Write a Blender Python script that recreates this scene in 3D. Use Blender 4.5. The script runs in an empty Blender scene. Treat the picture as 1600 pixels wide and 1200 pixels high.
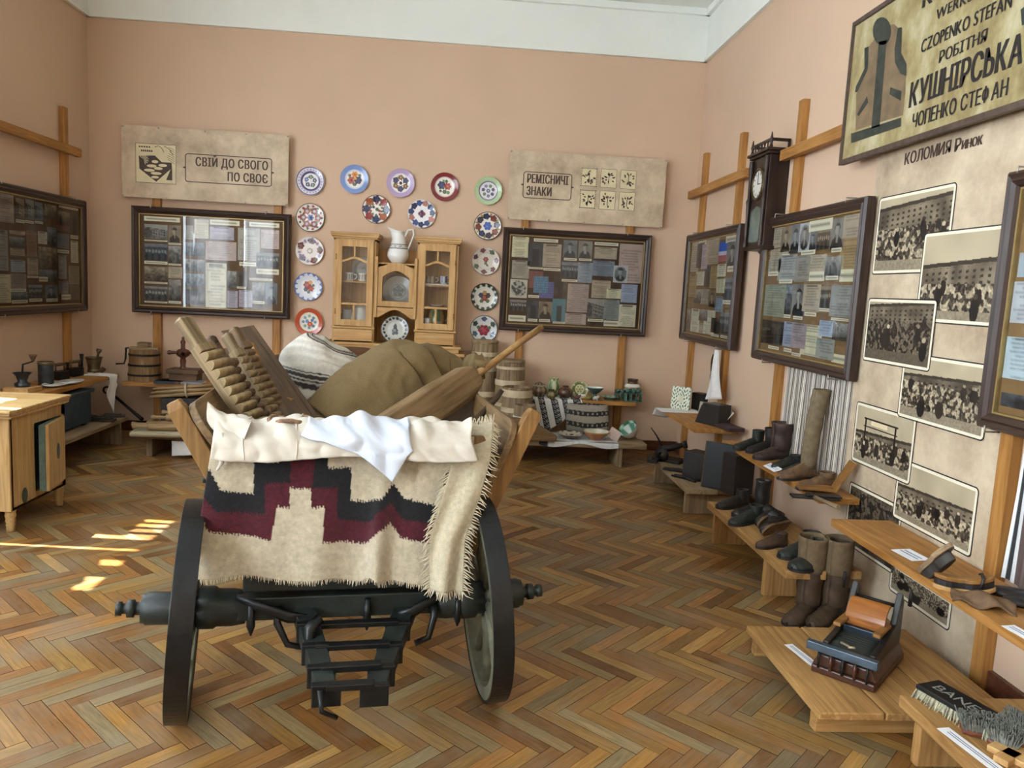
import bpy, bmesh, math, random
import numpy as np
from mathutils import Matrix, Vector
random.seed(7); rng = np.random.default_rng(7)
S = bpy.context.scene; COL = S.collection
PI = math.pi; R = math.radians

# ---------------- camera ----------------
FPX, EYE = 1205.0, 1.55
_ro, _pi, _ya = R(3.0), R(7.0), R(4.0)
FW = Vector((math.sin(_ya)*math.cos(_pi), math.cos(_ya)*math.cos(_pi), -math.sin(_pi)))
_R0 = Vector((math.cos(_ya), -math.sin(_ya), 0)); _U0 = _R0.cross(FW)
RT = _R0*math.cos(_ro) + _U0*math.sin(_ro); UP = -_R0*math.sin(_ro) + _U0*math.cos(_ro)
EYEP = Vector((0, 0, EYE))
cam = bpy.data.cameras.new('camera'); cam.sensor_width = 36; cam.lens = 36*FPX/1600; cam.clip_start = 0.05
camo = bpy.data.objects.new('camera', cam); COL.objects.link(camo)
m = Matrix((RT, UP, -FW)).transposed().to_4x4(); m.translation = EYEP
camo.matrix_world = m; S.camera = camo
XL, XR, D, YF, ZC, ZCOR = -3.51, 2.24, 7.6, -3.2, 4.28, 3.80   # room: left, right, back, front, ceiling, cornice

# ---------------- light and exposure ----------------
S.view_settings.view_transform = 'Standard'; S.view_settings.look = 'None'
S.view_settings.gamma = 1; S.view_settings.use_curve_mapping = False
S.view_settings.exposure = 0.25
W = bpy.data.worlds.new('sky'); S.world = W; W.use_nodes = True
_bg = W.node_tree.nodes['Background']; _bg.inputs[0].default_value = (0.75, 0.87, 1.0, 1); _bg.inputs[1].default_value = 2.5
def lamp(name, kind, loc, aim, energy, color=(1, 1, 1), size=None, size_y=None, angle=None):
    l = bpy.data.lights.new(name, kind); l.energy = energy; l.color = color
    if size: l.shape = 'RECTANGLE'; l.size = size; l.size_y = size_y
    if angle is not None: l.angle = angle
    o = bpy.data.objects.new(name, l); COL.objects.link(o); o.location = loc
    o.rotation_euler = Vector(aim).to_track_quat('-Z', 'Y').to_euler(); return o
SUN_DIR = Vector((1, -0.06, -1.75))
lamp('sun', 'SUN', (-8, 4, 10), SUN_DIR, 34, (1, .94, .84), angle=R(.5))
WINS = [(3.30, 5.00), (0.60, 2.30), (-2.3, -0.6)]; WZ0, WZ1 = 0.85, 3.62
for i, (a, b) in enumerate(WINS):
    lamp('window_daylight', 'AREA', (XL-.40, (a+b)/2, (WZ0+WZ1)/2), (1, 0, -.12), (225, 350, 430)[i], (.82, .96, 1.06), b-a, WZ1-WZ0)

# ---------------- helpers ----------------
def at(px, py, ax, val):
    """the point of the room seen at photo pixel (px,py) that has coordinate val on axis ax"""
    d = FW + RT*((px-800)/FPX) - UP*((py-600)/FPX); t = (val-EYEP[ax])/d[ax]
    return EYEP + d*t
def lin(c): return tuple((x/12.92 if x <= .04045 else ((x+.055)/1.055)**2.4) for x in c)
def hx(h): h = h.lstrip('#'); return lin(tuple(int(h[i:i+2], 16)/255 for i in (0, 2, 4)))
def sr(h): h = h.lstrip('#'); return np.array([int(h[i:i+2], 16)/255 for i in (0, 2, 4)])
def linarr(a): a = np.clip(a, 0, 1); return np.where(a <= .04045, a/12.92, ((a+.055)/1.055)**2.4)
TR = Matrix.Translation
def RX(a): return Matrix.Rotation(R(a), 4, 'X')
def RY(a): return Matrix.Rotation(R(a), 4, 'Y')
def RZ(a): return Matrix.Rotation(R(a), 4, 'Z')
def SC(x, y, z): return Matrix.Diagonal((x, y, z, 1))
def basis(o, zdir, xhint=(1, 0, 0)):
    """matrix with origin o, z axis along zdir, x axis near xhint"""
    z = Vector(zdir).normalized(); x = Vector(xhint); x = (x - z*x.dot(z)).normalized(); y = z.cross(x)
    m = Matrix((x, y, z)).transposed().to_4x4(); m.translation = Vector(o); return m

class MB:
    def __init__(s): s.v = []; s.f = []; s.mi = []; s.sm = []; s.c = {}; s.M = Matrix(); s.uv = None
    def at(s, M): s.M = M; return s
    def add(s, vs, fs, mi=0, sm=False, cols=None):
        b = len(s.v); M = s.M
        s.v += [tuple(M @ Vector(v)) for v in vs]
        if cols is not None:
            for i, c in enumerate(cols): s.c[b+i] = c
        s.f += [tuple(b+i for i in f) for f in fs]; s.mi += [mi]*len(fs); s.sm += [sm]*len(fs); return s
    def box(s, x0, x1, y0, y1, z0, z1, mi=0):
        v = [(x, y, z) for x in (x0, x1) for y in (y0, y1) for z in (z0, z1)]
        return s.add(v, [(0, 1, 3, 2), (4, 6, 7, 5), (0, 4, 5, 1), (2, 3, 7, 6), (0, 2, 6, 4), (1, 5, 7, 3)], mi)
    def prism(s, poly, y0, y1, mi=0, sm=False):
        """polygon in local x,z extruded along y"""
        n = len(poly); v = [(x, y0, z) for x, z in poly]+[(x, y1, z) for x, z in poly]
        f = [tuple(range(n)), tuple(range(2*n-1, n-1, -1))]
        s.add(v, f, mi, False); b = len(s.v)-2*n
        for i in range(n):
            j = (i+1) % n; s.f.append((b+i, b+n+i, b+n+j, b+j)); s.mi.append(mi); s.sm.append(sm)
        return s
    def tube(s, pts, r, n=8, mi=0, cap=True, sq=1.0, up=None):
        pts = [Vector(p) for p in pts]; k = len(pts); r = r if isinstance(r, (list, tuple)) else [r]*k
        v = []; prev = Vector(up) if up else None
        for i, p in enumerate(pts):
            t = (pts[min(i+1, k-1)]-pts[max(i-1, 0)]).normalized()
            if prev is None: prev = Vector((0, 0, 1)) if abs(t.z) < .9 else Vector((1, 0, 0))
            a = prev - t*prev.dot(t)
            if a.length < 1e-6: a = t.orthogonal()
            a.normalize(); b = t.cross(a); prev = a
            for j in range(n):
                w = 2*PI*(j+.5)/n; v.append(p + a*(math.cos(w)*r[i]) + b*(math.sin(w)*r[i]*sq))
        f = [(i*n+j, i*n+(j+1) % n, (i+1)*n+(j+1) % n, (i+1)*n+j) for i in range(k-1) for j in range(n)]
        s.add(v, f, mi, n > 4)
        if cap: s.f += [tuple(len(s.v)-k*n+j for j in range(n))[::-1], tuple(len(s.v)-n+j for j in range(n))]; s.mi += [mi]*2; s.sm += [False]*2
        return s
    def lathe(s, prof, n=24, mi=0, sm=True, colf=None):
        k = len(prof); v = []; cols = []
        for r, z in prof:
            for j in range(n):
                w = 2*PI*j/n; v.append((max(r, 1e-4)*math.cos(w), max(r, 1e-4)*math.sin(w), z))
        f = [(i*n+j, i*n+(j+1) % n, (i+1)*n+(j+1) % n, (i+1)*n+j) for i in range(k-1) for j in range(n)]
        if colf: cols = [colf(i/(k-1), j/n) for i in range(k) for j in range(n)]
        return s.add(v, f, mi, sm, cols or None)
    def grid(s, fn, nu, nv, mi=0, sm=True, colf=None, flip=False):
        v = [fn(i/nu, j/nv) for j in range(nv+1) for i in range(nu+1)]; w = nu+1
        f = [(j*w+i, j*w+i+1, (j+1)*w+i+1, (j+1)*w+i) for j in range(nv) for i in range(nu)]
        if flip: f = [t[::-1] for t in f]
        cols = [colf(i/nu, j/nv) for j in range(nv+1) for i in range(nu+1)] if colf else None
        return s.add(v, f, mi, sm, cols)
    def raster(s, arr, x0, x1, z0, z1, y, mi=0):
        """picture arr[row,col,3] (sRGB, row 0 on top) printed on the x,z rectangle at depth y"""
        h, w = arr.shape[:2]; L = linarr(arr)
        v = [(x0+(x1-x0)*i/(w-1), y, z1+(z0-z1)*j/(h-1)) for j in range(h) for i in range(w)]
        f = [(j*w+i, (j+1)*w+i, (j+1)*w+i+1, j*w+i+1) for j in range(h-1) for i in range(w-1)]
        return s.add(v, f, mi, False, [tuple(L[j, i]) for j in range(h) for i in range(w)])
    def text(s, body, size, x, z, y, sx=1.0, mi=0, align='LEFT', bold=0.0, depth=.0012, space=1.0, shear=0.0):
        c = bpy.data.curves.new('t', 'FONT'); c.body = body; c.size = size; c.align_x = align; c.offset = bold; c.space_character = space; c.shear = shear
        c.offset = 0; c.resolution_u = 12
        o = bpy.data.objects.new('t', c); COL.objects.link(o); dg = bpy.context.evaluated_depsgraph_get(); dg.update()
        me = bpy.data.meshes.new_from_object(o.evaluated_get(dg))
        for k, e in enumerate((-bold, 0, bold) if bold else (0,)):
            s.add([(x+q.co.x*sx+e, y-k*.0002, z+q.co.y) for q in me.vertices], [tuple(p.vertices) for p in me.polygons], mi)
        bpy.data.objects.remove(o); bpy.data.curves.remove(c); bpy.data.meshes.remove(me); return s
    def build(s, name, mats, parent=None, bevel=0, M=None, sub=0, solid=0, fix=True, wn=False):
        me = bpy.data.meshes.new(name); me.from_pydata(s.v, [], s.f)
        for mm in (mats if isinstance(mats, (list, tuple)) else [mats]): me.materials.append(mm)
        me.polygons.foreach_set('material_index', s.mi); me.polygons.foreach_set('use_smooth', s.sm)
        if s.c:
            ca = me.color_attributes.new('Col', 'FLOAT_COLOR', 'POINT'); a = np.ones((len(s.v), 4), np.float32)
            for i, c in s.c.items(): a[i, :3] = c[:3]
            ca.data.foreach_set('color', a.ravel())
        if fix:
            b = bmesh.new(); b.from_mesh(me); bmesh.ops.recalc_face_normals(b, faces=b.faces); b.to_mesh(me); b.free()
        me.update(); o = bpy.data.objects.new(name, me); COL.objects.link(o)
        if parent: o.parent = parent
        if M is not None: o.matrix_local = M
        if solid: q = o.modifiers.new('s', 'SOLIDIFY'); q.thickness = solid; q.offset = 0
        if bevel: q = o.modifiers.new('b', 'BEVEL'); q.width = bevel; q.segments = 2; q.limit_method = 'ANGLE'; q.angle_limit = R(40)
        if sub: q = o.modifiers.new('u', 'SUBSURF'); q.levels = sub; q.render_levels = sub
        return o
MW = {}
def tag(o, label, cat, group=None):
    o['label'] = label; o['category'] = cat
    if group: o['group'] = group
    return o
def thing(name, label, cat, loc=(0, 0, 0), rz=0, group=None, M=None):
    o = bpy.data.objects.new(name, None); COL.objects.link(o); o.empty_display_size = .1
    M = M if M is not None else TR(Vector(loc)) @ RZ(rz)
    o.matrix_world = M; MW[o.name] = M.copy(); return tag(o, label, cat, group)
def to_local(T, p): return MW[T.name].inverted() @ Vector(p)
def struct(mb, name, mats, **k): o = mb.build(name, mats, **k); o['kind'] = 'structure'; return o
def copy_tree(o, loc=None, rz=None, label=None, M=None):
    c = o.copy(); COL.objects.link(c)
    if M is not None: c.matrix_world = M
    elif loc is not None: c.location = loc
    if rz is not None: c.rotation_euler = (0, 0, R(rz))
    if label: c['label'] = label
    for ch in list(o.children):
        d = ch.copy(); COL.objects.link(d); d.parent = c
        for g in list(ch.children): e = g.copy(); COL.objects.link(e); e.parent = d
    return c

# ---------------- materials ----------------
MATS = {}
def nodes(name):
    m = bpy.data.materials.new(name); m.use_nodes = True; nt = m.node_tree; return m, nt, nt.nodes, nt.links, nt.nodes['Principled BSDF']
def mat(name, color, rough=.6, metal=0, var=.10, scale=30, bump=0, bscale=200, spec=.5, sheen=0):
    if name in MATS: return MATS[name]
    m, nt, N, L, B = nodes(name); c = hx(color) if isinstance(color, str) else color
    tc = N.new('ShaderNodeTexCoord'); no = N.new('ShaderNodeTexNoise'); no.inputs['Scale'].default_value = scale; no.inputs['Detail'].default_value = 5
    L.new(tc.outputs['Object'], no.inputs['Vector'])
    cr = N.new('ShaderNodeValToRGB'); cr.color_ramp.elements[0].position = .3; cr.color_ramp.elements[1].position = .7
    cr.color_ramp.elements[0].color = tuple(x*(1-var*1.5) for x in c)+(1,); cr.color_ramp.elements[1].color = tuple(min(1, x*(1+var)) for x in c)+(1,)
    L.new(no.outputs['Fac'], cr.inputs['Fac']); L.new(cr.outputs['Color'], B.inputs['Base Color'])
    B.inputs['Roughness'].default_value = rough; B.inputs['Metallic'].default_value = metal; B.inputs['Specular IOR Level'].default_value = spec
    if sheen: B.inputs['Sheen Weight'].default_value = sheen
    if bump:
        n2 = N.new('ShaderNodeTexNoise'); n2.inputs['Scale'].default_value = bscale; n2.inputs['Detail'].default_value = 3; L.new(tc.outputs['Object'], n2.inputs['Vector'])
        bp = N.new('ShaderNodeBump'); bp.inputs['Strength'].default_value = bump; bp.inputs['Distance'].default_value = .004
        L.new(n2.outputs['Fac'], bp.inputs['Height']); L.new(bp.outputs['Normal'], B.inputs['Normal'])
    MATS[name] = m; return m
def wood(name, c1, c2, axis=0, rough=.55, scale=1.0, bump=.15, spec=.4, knots=True):
    key = name+'_'+'xyz'[axis]
    if key in MATS: return MATS[key]
    m, nt, N, L, B = nodes(key); a, b = hx(c1), hx(c2)
    tc = N.new('ShaderNodeTexCoord'); mp = N.new('ShaderNodeMapping'); sc = [34*scale]*3; sc[axis] = 2.2*scale; mp.inputs['Scale'].default_value = sc
    L.new(tc.outputs['Object'], mp.inputs['Vector'])
    n1 = N.new('ShaderNodeTexNoise'); n1.inputs['Scale'].default_value = 1; n1.inputs['Detail'].default_value = 6; n1.inputs['Distortion'].default_value = 1.2; L.new(mp.outputs[0], n1.inputs['Vector'])
    n2 = N.new('ShaderNodeTexNoise'); n2.inputs['Scale'].default_value = 3.1*scale; n2.inputs['Detail'].default_value = 4; L.new(tc.outputs['Object'], n2.inputs['Vector'])
    ad = N.new('ShaderNodeMath'); ad.operation = 'MULTIPLY_ADD'; ad.inputs[1].default_value = .65; L.new(n1.outputs['Fac'], ad.inputs[0])
    mu = N.new('ShaderNodeMath'); mu.operation = 'MULTIPLY'; mu.inputs[1].default_value = .35; L.new(n2.outputs['Fac'], mu.inputs[0]); L.new(mu.outputs[0], ad.inputs[2])
    cr = N.new('ShaderNodeValToRGB'); e = cr.color_ramp.elements; e[0].position = .36; e[0].color = b+(1,); e[1].position = .62; e[1].color = a+(1,)
    L.new(ad.outputs[0], cr.inputs['Fac']); L.new(cr.outputs['Color'], B.inputs['Base Color'])
    B.inputs['Roughness'].default_value = rough; B.inputs['Specular IOR Level'].default_value = spec
    if bump:
        bp = N.new('ShaderNodeBump'); bp.inputs['Strength'].default_value = bump; bp.inputs['Distance'].default_value = .003
        L.new(n1.outputs['Fac'], bp.inputs['Height']); L.new(bp.outputs['Normal'], B.inputs['Normal'])
    MATS[key] = m; return m
def painted(name, rough=.5, var=.0, bump=0, bscale=300, spec=.5, coat=0, sheen=0):
    """colour comes from the pattern stored on the mesh"""
    if name in MATS: return MATS[name]
    m, nt, N, L, B = nodes(name)
    at_ = N.new('ShaderNodeAttribute'); at_.attribute_name = 'Col'; src = at_.outputs['Color']
    tc = N.new('ShaderNodeTexCoord'); no = N.new('ShaderNodeTexNoise'); no.inputs['Scale'].default_value = 60; no.inputs['Detail'].default_value = 6
    L.new(tc.outputs['Object'], no.inputs['Vector'])
    mr = N.new('ShaderNodeMapRange'); mr.inputs['From Min'].default_value = .3; mr.inputs['From Max'].default_value = .7; mr.inputs['To Min'].default_value = 1-var; mr.inputs['To Max'].default_value = 1+var
    L.new(no.outputs['Fac'], mr.inputs['Value']); vm = N.new('ShaderNodeVectorMath'); vm.operation = 'SCALE'; L.new(src, vm.inputs[0]); L.new(mr.outputs[0], vm.inputs['Scale'])
    L.new(vm.outputs[0], B.inputs['Base Color'])
    B.inputs['Roughness'].default_value = rough; B.inputs['Specular IOR Level'].default_value = spec; B.inputs['Coat Weight'].default_value = coat
    if sheen: B.inputs['Sheen Weight'].default_value = sheen
    if bump:
        n2 = N.new('ShaderNodeTexNoise'); n2.inputs['Scale'].default_value = bscale; n2.inputs['Detail'].default_value = 4; L.new(tc.outputs['Object'], n2.inputs['Vector'])
        bp = N.new('ShaderNodeBump'); bp.inputs['Strength'].default_value = bump; bp.inputs['Distance'].default_value = .006
        L.new(n2.outputs['Fac'], bp.inputs['Height']); L.new(bp.outputs['Normal'], B.inputs['Normal'])
    MATS[name] = m; return m
def glass_mat():
    if 'case_glass' in MATS: return MATS['case_glass']
    m = bpy.data.materials.new('case_glass'); m.use_nodes = True; N = m.node_tree.nodes; L = m.node_tree.links
    N.clear(); o = N.new('ShaderNodeOutputMaterial'); t = N.new('ShaderNodeBsdfTransparent'); t.inputs[0].default_value = (.97, .98, .98, 1)
    g = N.new('ShaderNodeBsdfGlossy'); g.inputs['Roughness'].default_value = .015; fr = N.new('ShaderNodeFresnel'); fr.inputs[0].default_value = 1.52
    no = N.new('ShaderNodeTexNoise'); no.inputs['Scale'].default_value = 3; mx = N.new('ShaderNodeMixShader')
    bp = N.new('ShaderNodeBump'); bp.inputs['Strength'].default_value = .02; L.new(no.outputs['Fac'], bp.inputs['Height']); L.new(bp.outputs['Normal'], g.inputs['Normal'])
    L.new(fr.outputs[0], mx.inputs[0]); L.new(t.outputs[0], mx.inputs[1]); L.new(g.outputs[0], mx.inputs[2]); L.new(mx.outputs[0], o.inputs[0]); MATS['case_glass'] = m; return m
PINE = ('pine', '#cda670', '#ad824b'); POST = ('honey_pine', '#b98548', '#8f5f2a'); OLDW = ('old_grey_wood', '#a28a68', '#6b5640'); DARKW = ('brown_wood', '#6f5138', '#42301f')
GREYW = ('weathered_board', '#9c8565', '#6d583f')
def pine(ax): return wood(*PINE, axis=ax)
def postw(ax): return wood(*POST, axis=ax)
def oldw(ax): return wood(*OLDW, axis=ax, rough=.75, bump=.3)
def darkw(ax): return wood(*DARKW, axis=ax, rough=.6)
IRON = mat('dark_iron', '#2a2522', .55, .6, .2, 40, .2, 120)
BLACKL = mat('black_leather', '#211c1a', .48, 0, .25, 30, .3, 160)
BROWNL = mat('brown_leather', '#4b3527', .6, 0, .25, 25, .3, 160)
WHITECL = mat('white_cloth', '#e9e6e2', .9, 0, .04, 20, .3, 500)
PAPER = mat('white_paper', '#eef0f4', .7, 0, .02)
INK = mat('black_ink', '#241d1b', .7, 0, .1)
PAINT = painted('painted_print', .55)
GLAZE = painted('painted_glaze', .18, coat=.3)
# ---------------- room shell ----------------
def wallmat():
    m, nt, N, L, B = nodes('pink_wall_paint'); c = hx('#d3b59a')
    tc = N.new('ShaderNodeTexCoord'); no = N.new('ShaderNodeTexNoise'); no.inputs['Scale'].default_value = 1.3; no.inputs['Detail'].default_value = 8; L.new(tc.outputs['Object'], no.inputs['Vector'])
    cr = N.new('ShaderNodeValToRGB'); e = cr.color_ramp.elements; e[0].position = .3; e[1].position = .7; e[0].color = tuple(x*.95 for x in c)+(1,); e[1].color = tuple(x*1.03 for x in c)+(1,)
    L.new(no.outputs['Fac'], cr.inputs['Fac']); L.new(cr.outputs[0], B.inputs['Base Color']); B.inputs['Roughness'].default_value = .75
    n2 = N.new('ShaderNodeTexNoise'); n2.inputs['Scale'].default_value = 90; L.new(tc.outputs['Object'], n2.inputs['Vector'])
    bp = N.new('ShaderNodeBump'); bp.inputs['Strength'].default_value = .06; bp.inputs['Distance'].default_value = .004; L.new(n2.outputs['Fac'], bp.inputs['Height']); L.new(bp.outputs['Normal'], B.inputs['Normal']); return m
WALL = wallmat(); WHITE = mat('white_plaster', '#ecefe8', .8, 0, .02, 3); WPAINT = mat('white_window_paint', '#e8e8e4', .4, 0, .03)
struct(MB().box(XL-.3, XR+.3, D, D+.3, 0, ZC), 'wall_back', WALL)
struct(MB().box(XR, XR+.3, YF, D, 0, ZC), 'wall_right', WALL)
struct(MB().box(XL-.3, XR+.3, YF-.3, YF, 0, ZC), 'wall_front', WALL)
mb = MB(); edges = [YF]+[q for w in sorted(WINS) for q in w]+[D]
for i in range(0, len(edges), 2): mb.box(XL-.3, XL, edges[i], edges[i+1], 0, ZC)
for a, b in WINS: mb.box(XL-.3, XL, a, b, 0, WZ0).box(XL-.3, XL, a, b, WZ1, ZC)
struct(mb, 'wall_left', WALL)
struct(MB().box(XL-.3, XR+.3, YF-.3, D+.3, ZC, ZC+.2), 'ceiling', WHITE)
# plaster frieze and bead under the ceiling
def frieze(name, x0, x1, y0, y1, nx, ny):
    mb = MB()
    def slab(d, z0, z1): mb.box(x0 if nx >= 0 else x1-d, x0+d if nx > 0 else x1, y0 if ny >= 0 else y1-d, y0+d if ny > 0 else y1, z0, z1)
    slab(.035, ZCOR, ZCOR+.03); slab(.020, ZCOR+.03, ZCOR+.045); slab(.012, ZCOR+.045, ZC-.06); slab(.05, ZC-.06, ZC)
    struct(mb, name, WHITE)
frieze('trim_1', XL, XR, D-.3, D, 0, -1); frieze('trim_2', XR-.3, XR, YF, D, -1, 0); frieze('trim_3', XL, XL+.3, YF, D, 1, 0)
BASEM = wood('dark_skirting', '#6a3f2c', '#472718', axis=0, rough=.4)
struct(MB().box(XL, XR, D-.022, D, 0, .10), 'baseboard_back', BASEM)
struct(MB().box(XR-.022, XR, YF, D-.022, 0, .10), 'baseboard_right', BASEM)
struct(MB().box(XL, XL+.022, YF, D-.022, 0, .10), 'baseboard_left', BASEM)
# windows in the left wall: frame with mullion and transoms, sheer curtains inside
def sheer():
    m = bpy.data.materials.new('sheer_lace'); m.use_nodes = True; N = m.node_tree.nodes; L = m.node_tree.links; N.clear()
    o = N.new('ShaderNodeOutputMaterial'); a = N.new('ShaderNodeBsdfTranslucent'); b = N.new('ShaderNodeBsdfDiffuse')
    tc = N.new('ShaderNodeTexCoord'); mp = N.new('ShaderNodeMapping'); mp.inputs['Scale'].default_value = (1, 14, 5); L.new(tc.outputs['Object'], mp.inputs[0])
    no = N.new('ShaderNodeTexNoise'); no.inputs['Scale'].default_value = 2; no.inputs['Detail'].default_value = 4; L.new(mp.outputs[0], no.inputs['Vector'])
    cr = N.new('ShaderNodeValToRGB'); cr.color_ramp.elements[0].color = (.32, .33, .36, 1); cr.color_ramp.elements[1].color = (.86, .86, .88, 1); cr.color_ramp.elements[0].position = .35; cr.color_ramp.elements[1].position = .62
    L.new(no.outputs['Fac'], cr.inputs[0]); L.new(cr.outputs[0], a.inputs[0]); L.new(cr.outputs[0], b.inputs[0])
    mx = N.new('ShaderNodeMixShader'); mx.inputs[0].default_value = .45; L.new(a.outputs[0], mx.inputs[1]); L.new(b.outputs[0], mx.inputs[2]); L.new(mx.outputs[0], o.inputs[0]); return m
SHEER = sheer()
for i, (a, b) in enumerate(WINS):
    mb = MB(); x0, x1 = XL-.20, XL-.14
    mb.box(x0, x1, a, a+.07, WZ0, WZ1).box(x0, x1, b-.07, b, WZ0, WZ1).box(x0, x1, a, b, WZ0, WZ0+.07).box(x0, x1, a, b, WZ1-.07, WZ1)
    if i: mb.box(x0, x1, (a+b)/2-.05, (a+b)/2+.05, WZ0, WZ1)
    else: mb.box(x0, x1, 4.22, 4.30, WZ0, WZ1)
    struct(mb, 'window_%d' % (i+1), WPAINT, bevel=.005)
    struct(MB().box(XL-.3, XL+.10, a-.05, b+.05, WZ0-.04, WZ0), 'trim_%d' % (4+i), WPAINT, bevel=.006)
def curtain(pieces, label, group=None):
    mb = MB()
    for y0, y1, z0, z1 in pieces:
        n = max(2, int((y1-y0)/.02)); mb.grid(lambda u, v: (XL+.06+.012*math.sin((y0+u*(y1-y0))*52), y0+u*(y1-y0), z0+v*(z1-z0)), n, 1)
    return tag(mb.build('lace_curtain', SHEER, fix=False), label, 'curtain', group)
# gaps added in the first window's curtain, shaped to cast the sun patches
T_ = 2.70
curtain([(3.22, 3.80, .5, 3.06), (3.80, 3.97, .5, 2.86), (3.97, 4.13, .5, 3.06), (4.13, 4.29, .5, 2.80), (4.29, 4.355, .5, 3.06), (4.38, 4.545, .5, 3.06), (4.60, 4.66, .5, T_), (4.66, 4.93, .5, 1.25), (4.66, 4.93, 2.05, T_), (4.75, 4.765, 1.25, 2.05), (4.84, 4.85, 1.25, 2.05), (4.93, 5.10, .5, T_),
         (4.63, 4.68, T_, 3.06), (4.73, 4.78, T_, 3.06), (4.83, 4.87, T_, 3.06), (4.95, 5.10, T_, 3.06), (3.22, 5.10, 3.06, 3.7)], 'white lace curtain on the left wall window nearest the back wall')
curtain([(.62, 2.28, .5, 3.7)], 'white lace curtain on the middle left wall window')
# parquet
def floor():
    L_, W_ = .350, .35/6; m_ = 6; mb = MB(); s2 = math.sqrt(.5); uvs = []; cols = []
    pal = [sr(c) for c in ('#946c34', '#865d30', '#9a763f', '#7c5429', '#8f6536', '#a17b45', '#877049', '#734c24', '#966a38', '#84714f')]
    g = .0009
    def plank(a, b, w, h):
        # corner in the 45 degree frame -> room
        X = (a+b)*s2*W_; 
        c = [(a*W_+g, b*W_+g), ((a+w)*W_-g, b*W_+g), ((a+w)*W_-g, (b+h)*W_-g), (a*W_+g, (b+h)*W_-g)]
        pts = [((p+q)*s2, (q-p)*s2) for p, q in c]
        cx = sum(p[0] for p in pts)/4; cy = sum(p[1] for p in pts)/4+2.665
        if cx < XL-.2 or cx > XR+.2 or cy < 0.6 or cy > D+.2: return
        k = len(mb.v); z = rng.uniform(-.0006, .0006)
        mb.v += [(p[0], p[1]+2.665, z) for p in pts]; mb.f.append((k, k+1, k+2, k+3)); mb.mi.append(0); mb.sm.append(False)
        col = pal[rng.integers(len(pal))]*rng.uniform(.86, 1.12); col = linarr(col); o = rng.uniform(0, 50)
        for j in range(4): mb.c[k+j] = col
        l = max(w, h)*W_; n = min(w, h)*W_; q = [(0, 0), (l, 0), (l, n), (0, n)] if w > h else [(0, n), (0, 0), (l, 0), (l, n)]
        uvs.extend([(u+o, v+o*.37) for u, v in q])
    for k in range(-190, 191):
        for t in range(-40, 40):
            a0 = k+2*m_*t
            if abs((a0+k)*s2*W_) > 5.2 or abs((k-a0)*s2*W_) > 6: continue
            plank(a0, k, m_, 1); plank(a0, k+1, 1, m_)
    m, nt, N, Lk, B = nodes('herringbone_parquet')
    at_ = N.new('ShaderNodeAttribute'); at_.attribute_name = 'Col'; uv = N.new('ShaderNodeUVMap'); tc = N.new('ShaderNodeTexCoord')
    mp = N.new('ShaderNodeMapping'); mp.inputs['Scale'].default_value = (7, 95, 1); Lk.new(uv.outputs[0], mp.inputs[0])
    n1 = N.new('ShaderNodeTexNoise'); n1.inputs['Scale'].default_value = 1; n1.inputs['Detail'].default_value = 6; n1.inputs['Distortion'].default_value = .8; Lk.new(mp.outputs[0], n1.inputs['Vector'])
    mr = N.new('ShaderNodeMapRange'); mr.inputs['From Min'].default_value = .3; mr.inputs['From Max'].default_value = .7; mr.inputs['To Min'].default_value = .70; mr.inputs['To Max'].default_value = 1.18; Lk.new(n1.outputs['Fac'], mr.inputs[0])
    vm = N.new('ShaderNodeVectorMath'); vm.operation = 'SCALE'; Lk.new(at_.outputs['Color'], vm.inputs[0]); Lk.new(mr.outputs[0], vm.inputs['Scale'])
    n2 = N.new('ShaderNodeTexNoise'); n2.inputs['Scale'].default_value = 2.6; n2.inputs['Detail'].default_value = 7; n2.inputs['Roughness'].default_value = .62; Lk.new(tc.outputs['Object'], n2.inputs['Vector'])
    cr = N.new('ShaderNodeValToRGB'); cr.color_ramp.elements[0].position = .46; cr.color_ramp.elements[1].position = .66; cr.color_ramp.elements[0].color = (0, 0, 0, 1); cr.color_ramp.elements[1].color = (.5, .5, .5, 1); Lk.new(n2.outputs['Fac'], cr.inputs[0])
    mx = N.new('ShaderNodeMix'); mx.data_type = 'RGBA'; Lk.new(cr.outputs[0], mx.inputs[0]); Lk.new(vm.outputs[0], mx.inputs[6]); mx.inputs[7].default_value = hx('#857a66')+(1,)
    Lk.new(mx.outputs[2], B.inputs['Base Color'])
    m2 = N.new('ShaderNodeMapRange'); m2.inputs['To Min'].default_value = .24; m2.inputs['To Max'].default_value = .55; Lk.new(n2.outputs['Fac'], m2.inputs[0]); Lk.new(m2.outputs[0], B.inputs['Roughness'])
    B.inputs['Specular IOR Level'].default_value = .6
    bp = N.new('ShaderNodeBump'); bp.inputs['Strength'].default_value = .12; bp.inputs['Distance'].default_value = .002; Lk.new(n1.outputs['Fac'], bp.inputs['Height']); Lk.new(bp.outputs['Normal'], B.inputs['Normal'])
    k = len(mb.v); mb.v += [(XL, YF, -.004), (XR, YF, -.004), (XR, D, -.004), (XL, D, -.004)]; mb.f.append((k, k+1, k+2, k+3)); mb.mi.append(1); mb.sm.append(False)
    for j in range(4): mb.c[k+j] = linarr(sr('#7a5c38'))
    uvs.extend([(0, 0)]*4)
    gap = mat('dark_joint', '#2a1c10', .8)
    o = struct(mb, 'floor', [m, gap], fix=False)
    ul = o.data.uv_layers.new(name='UVMap'); ul.data.foreach_set('uv', np.array(uvs, np.float32).ravel())
floor()
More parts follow.
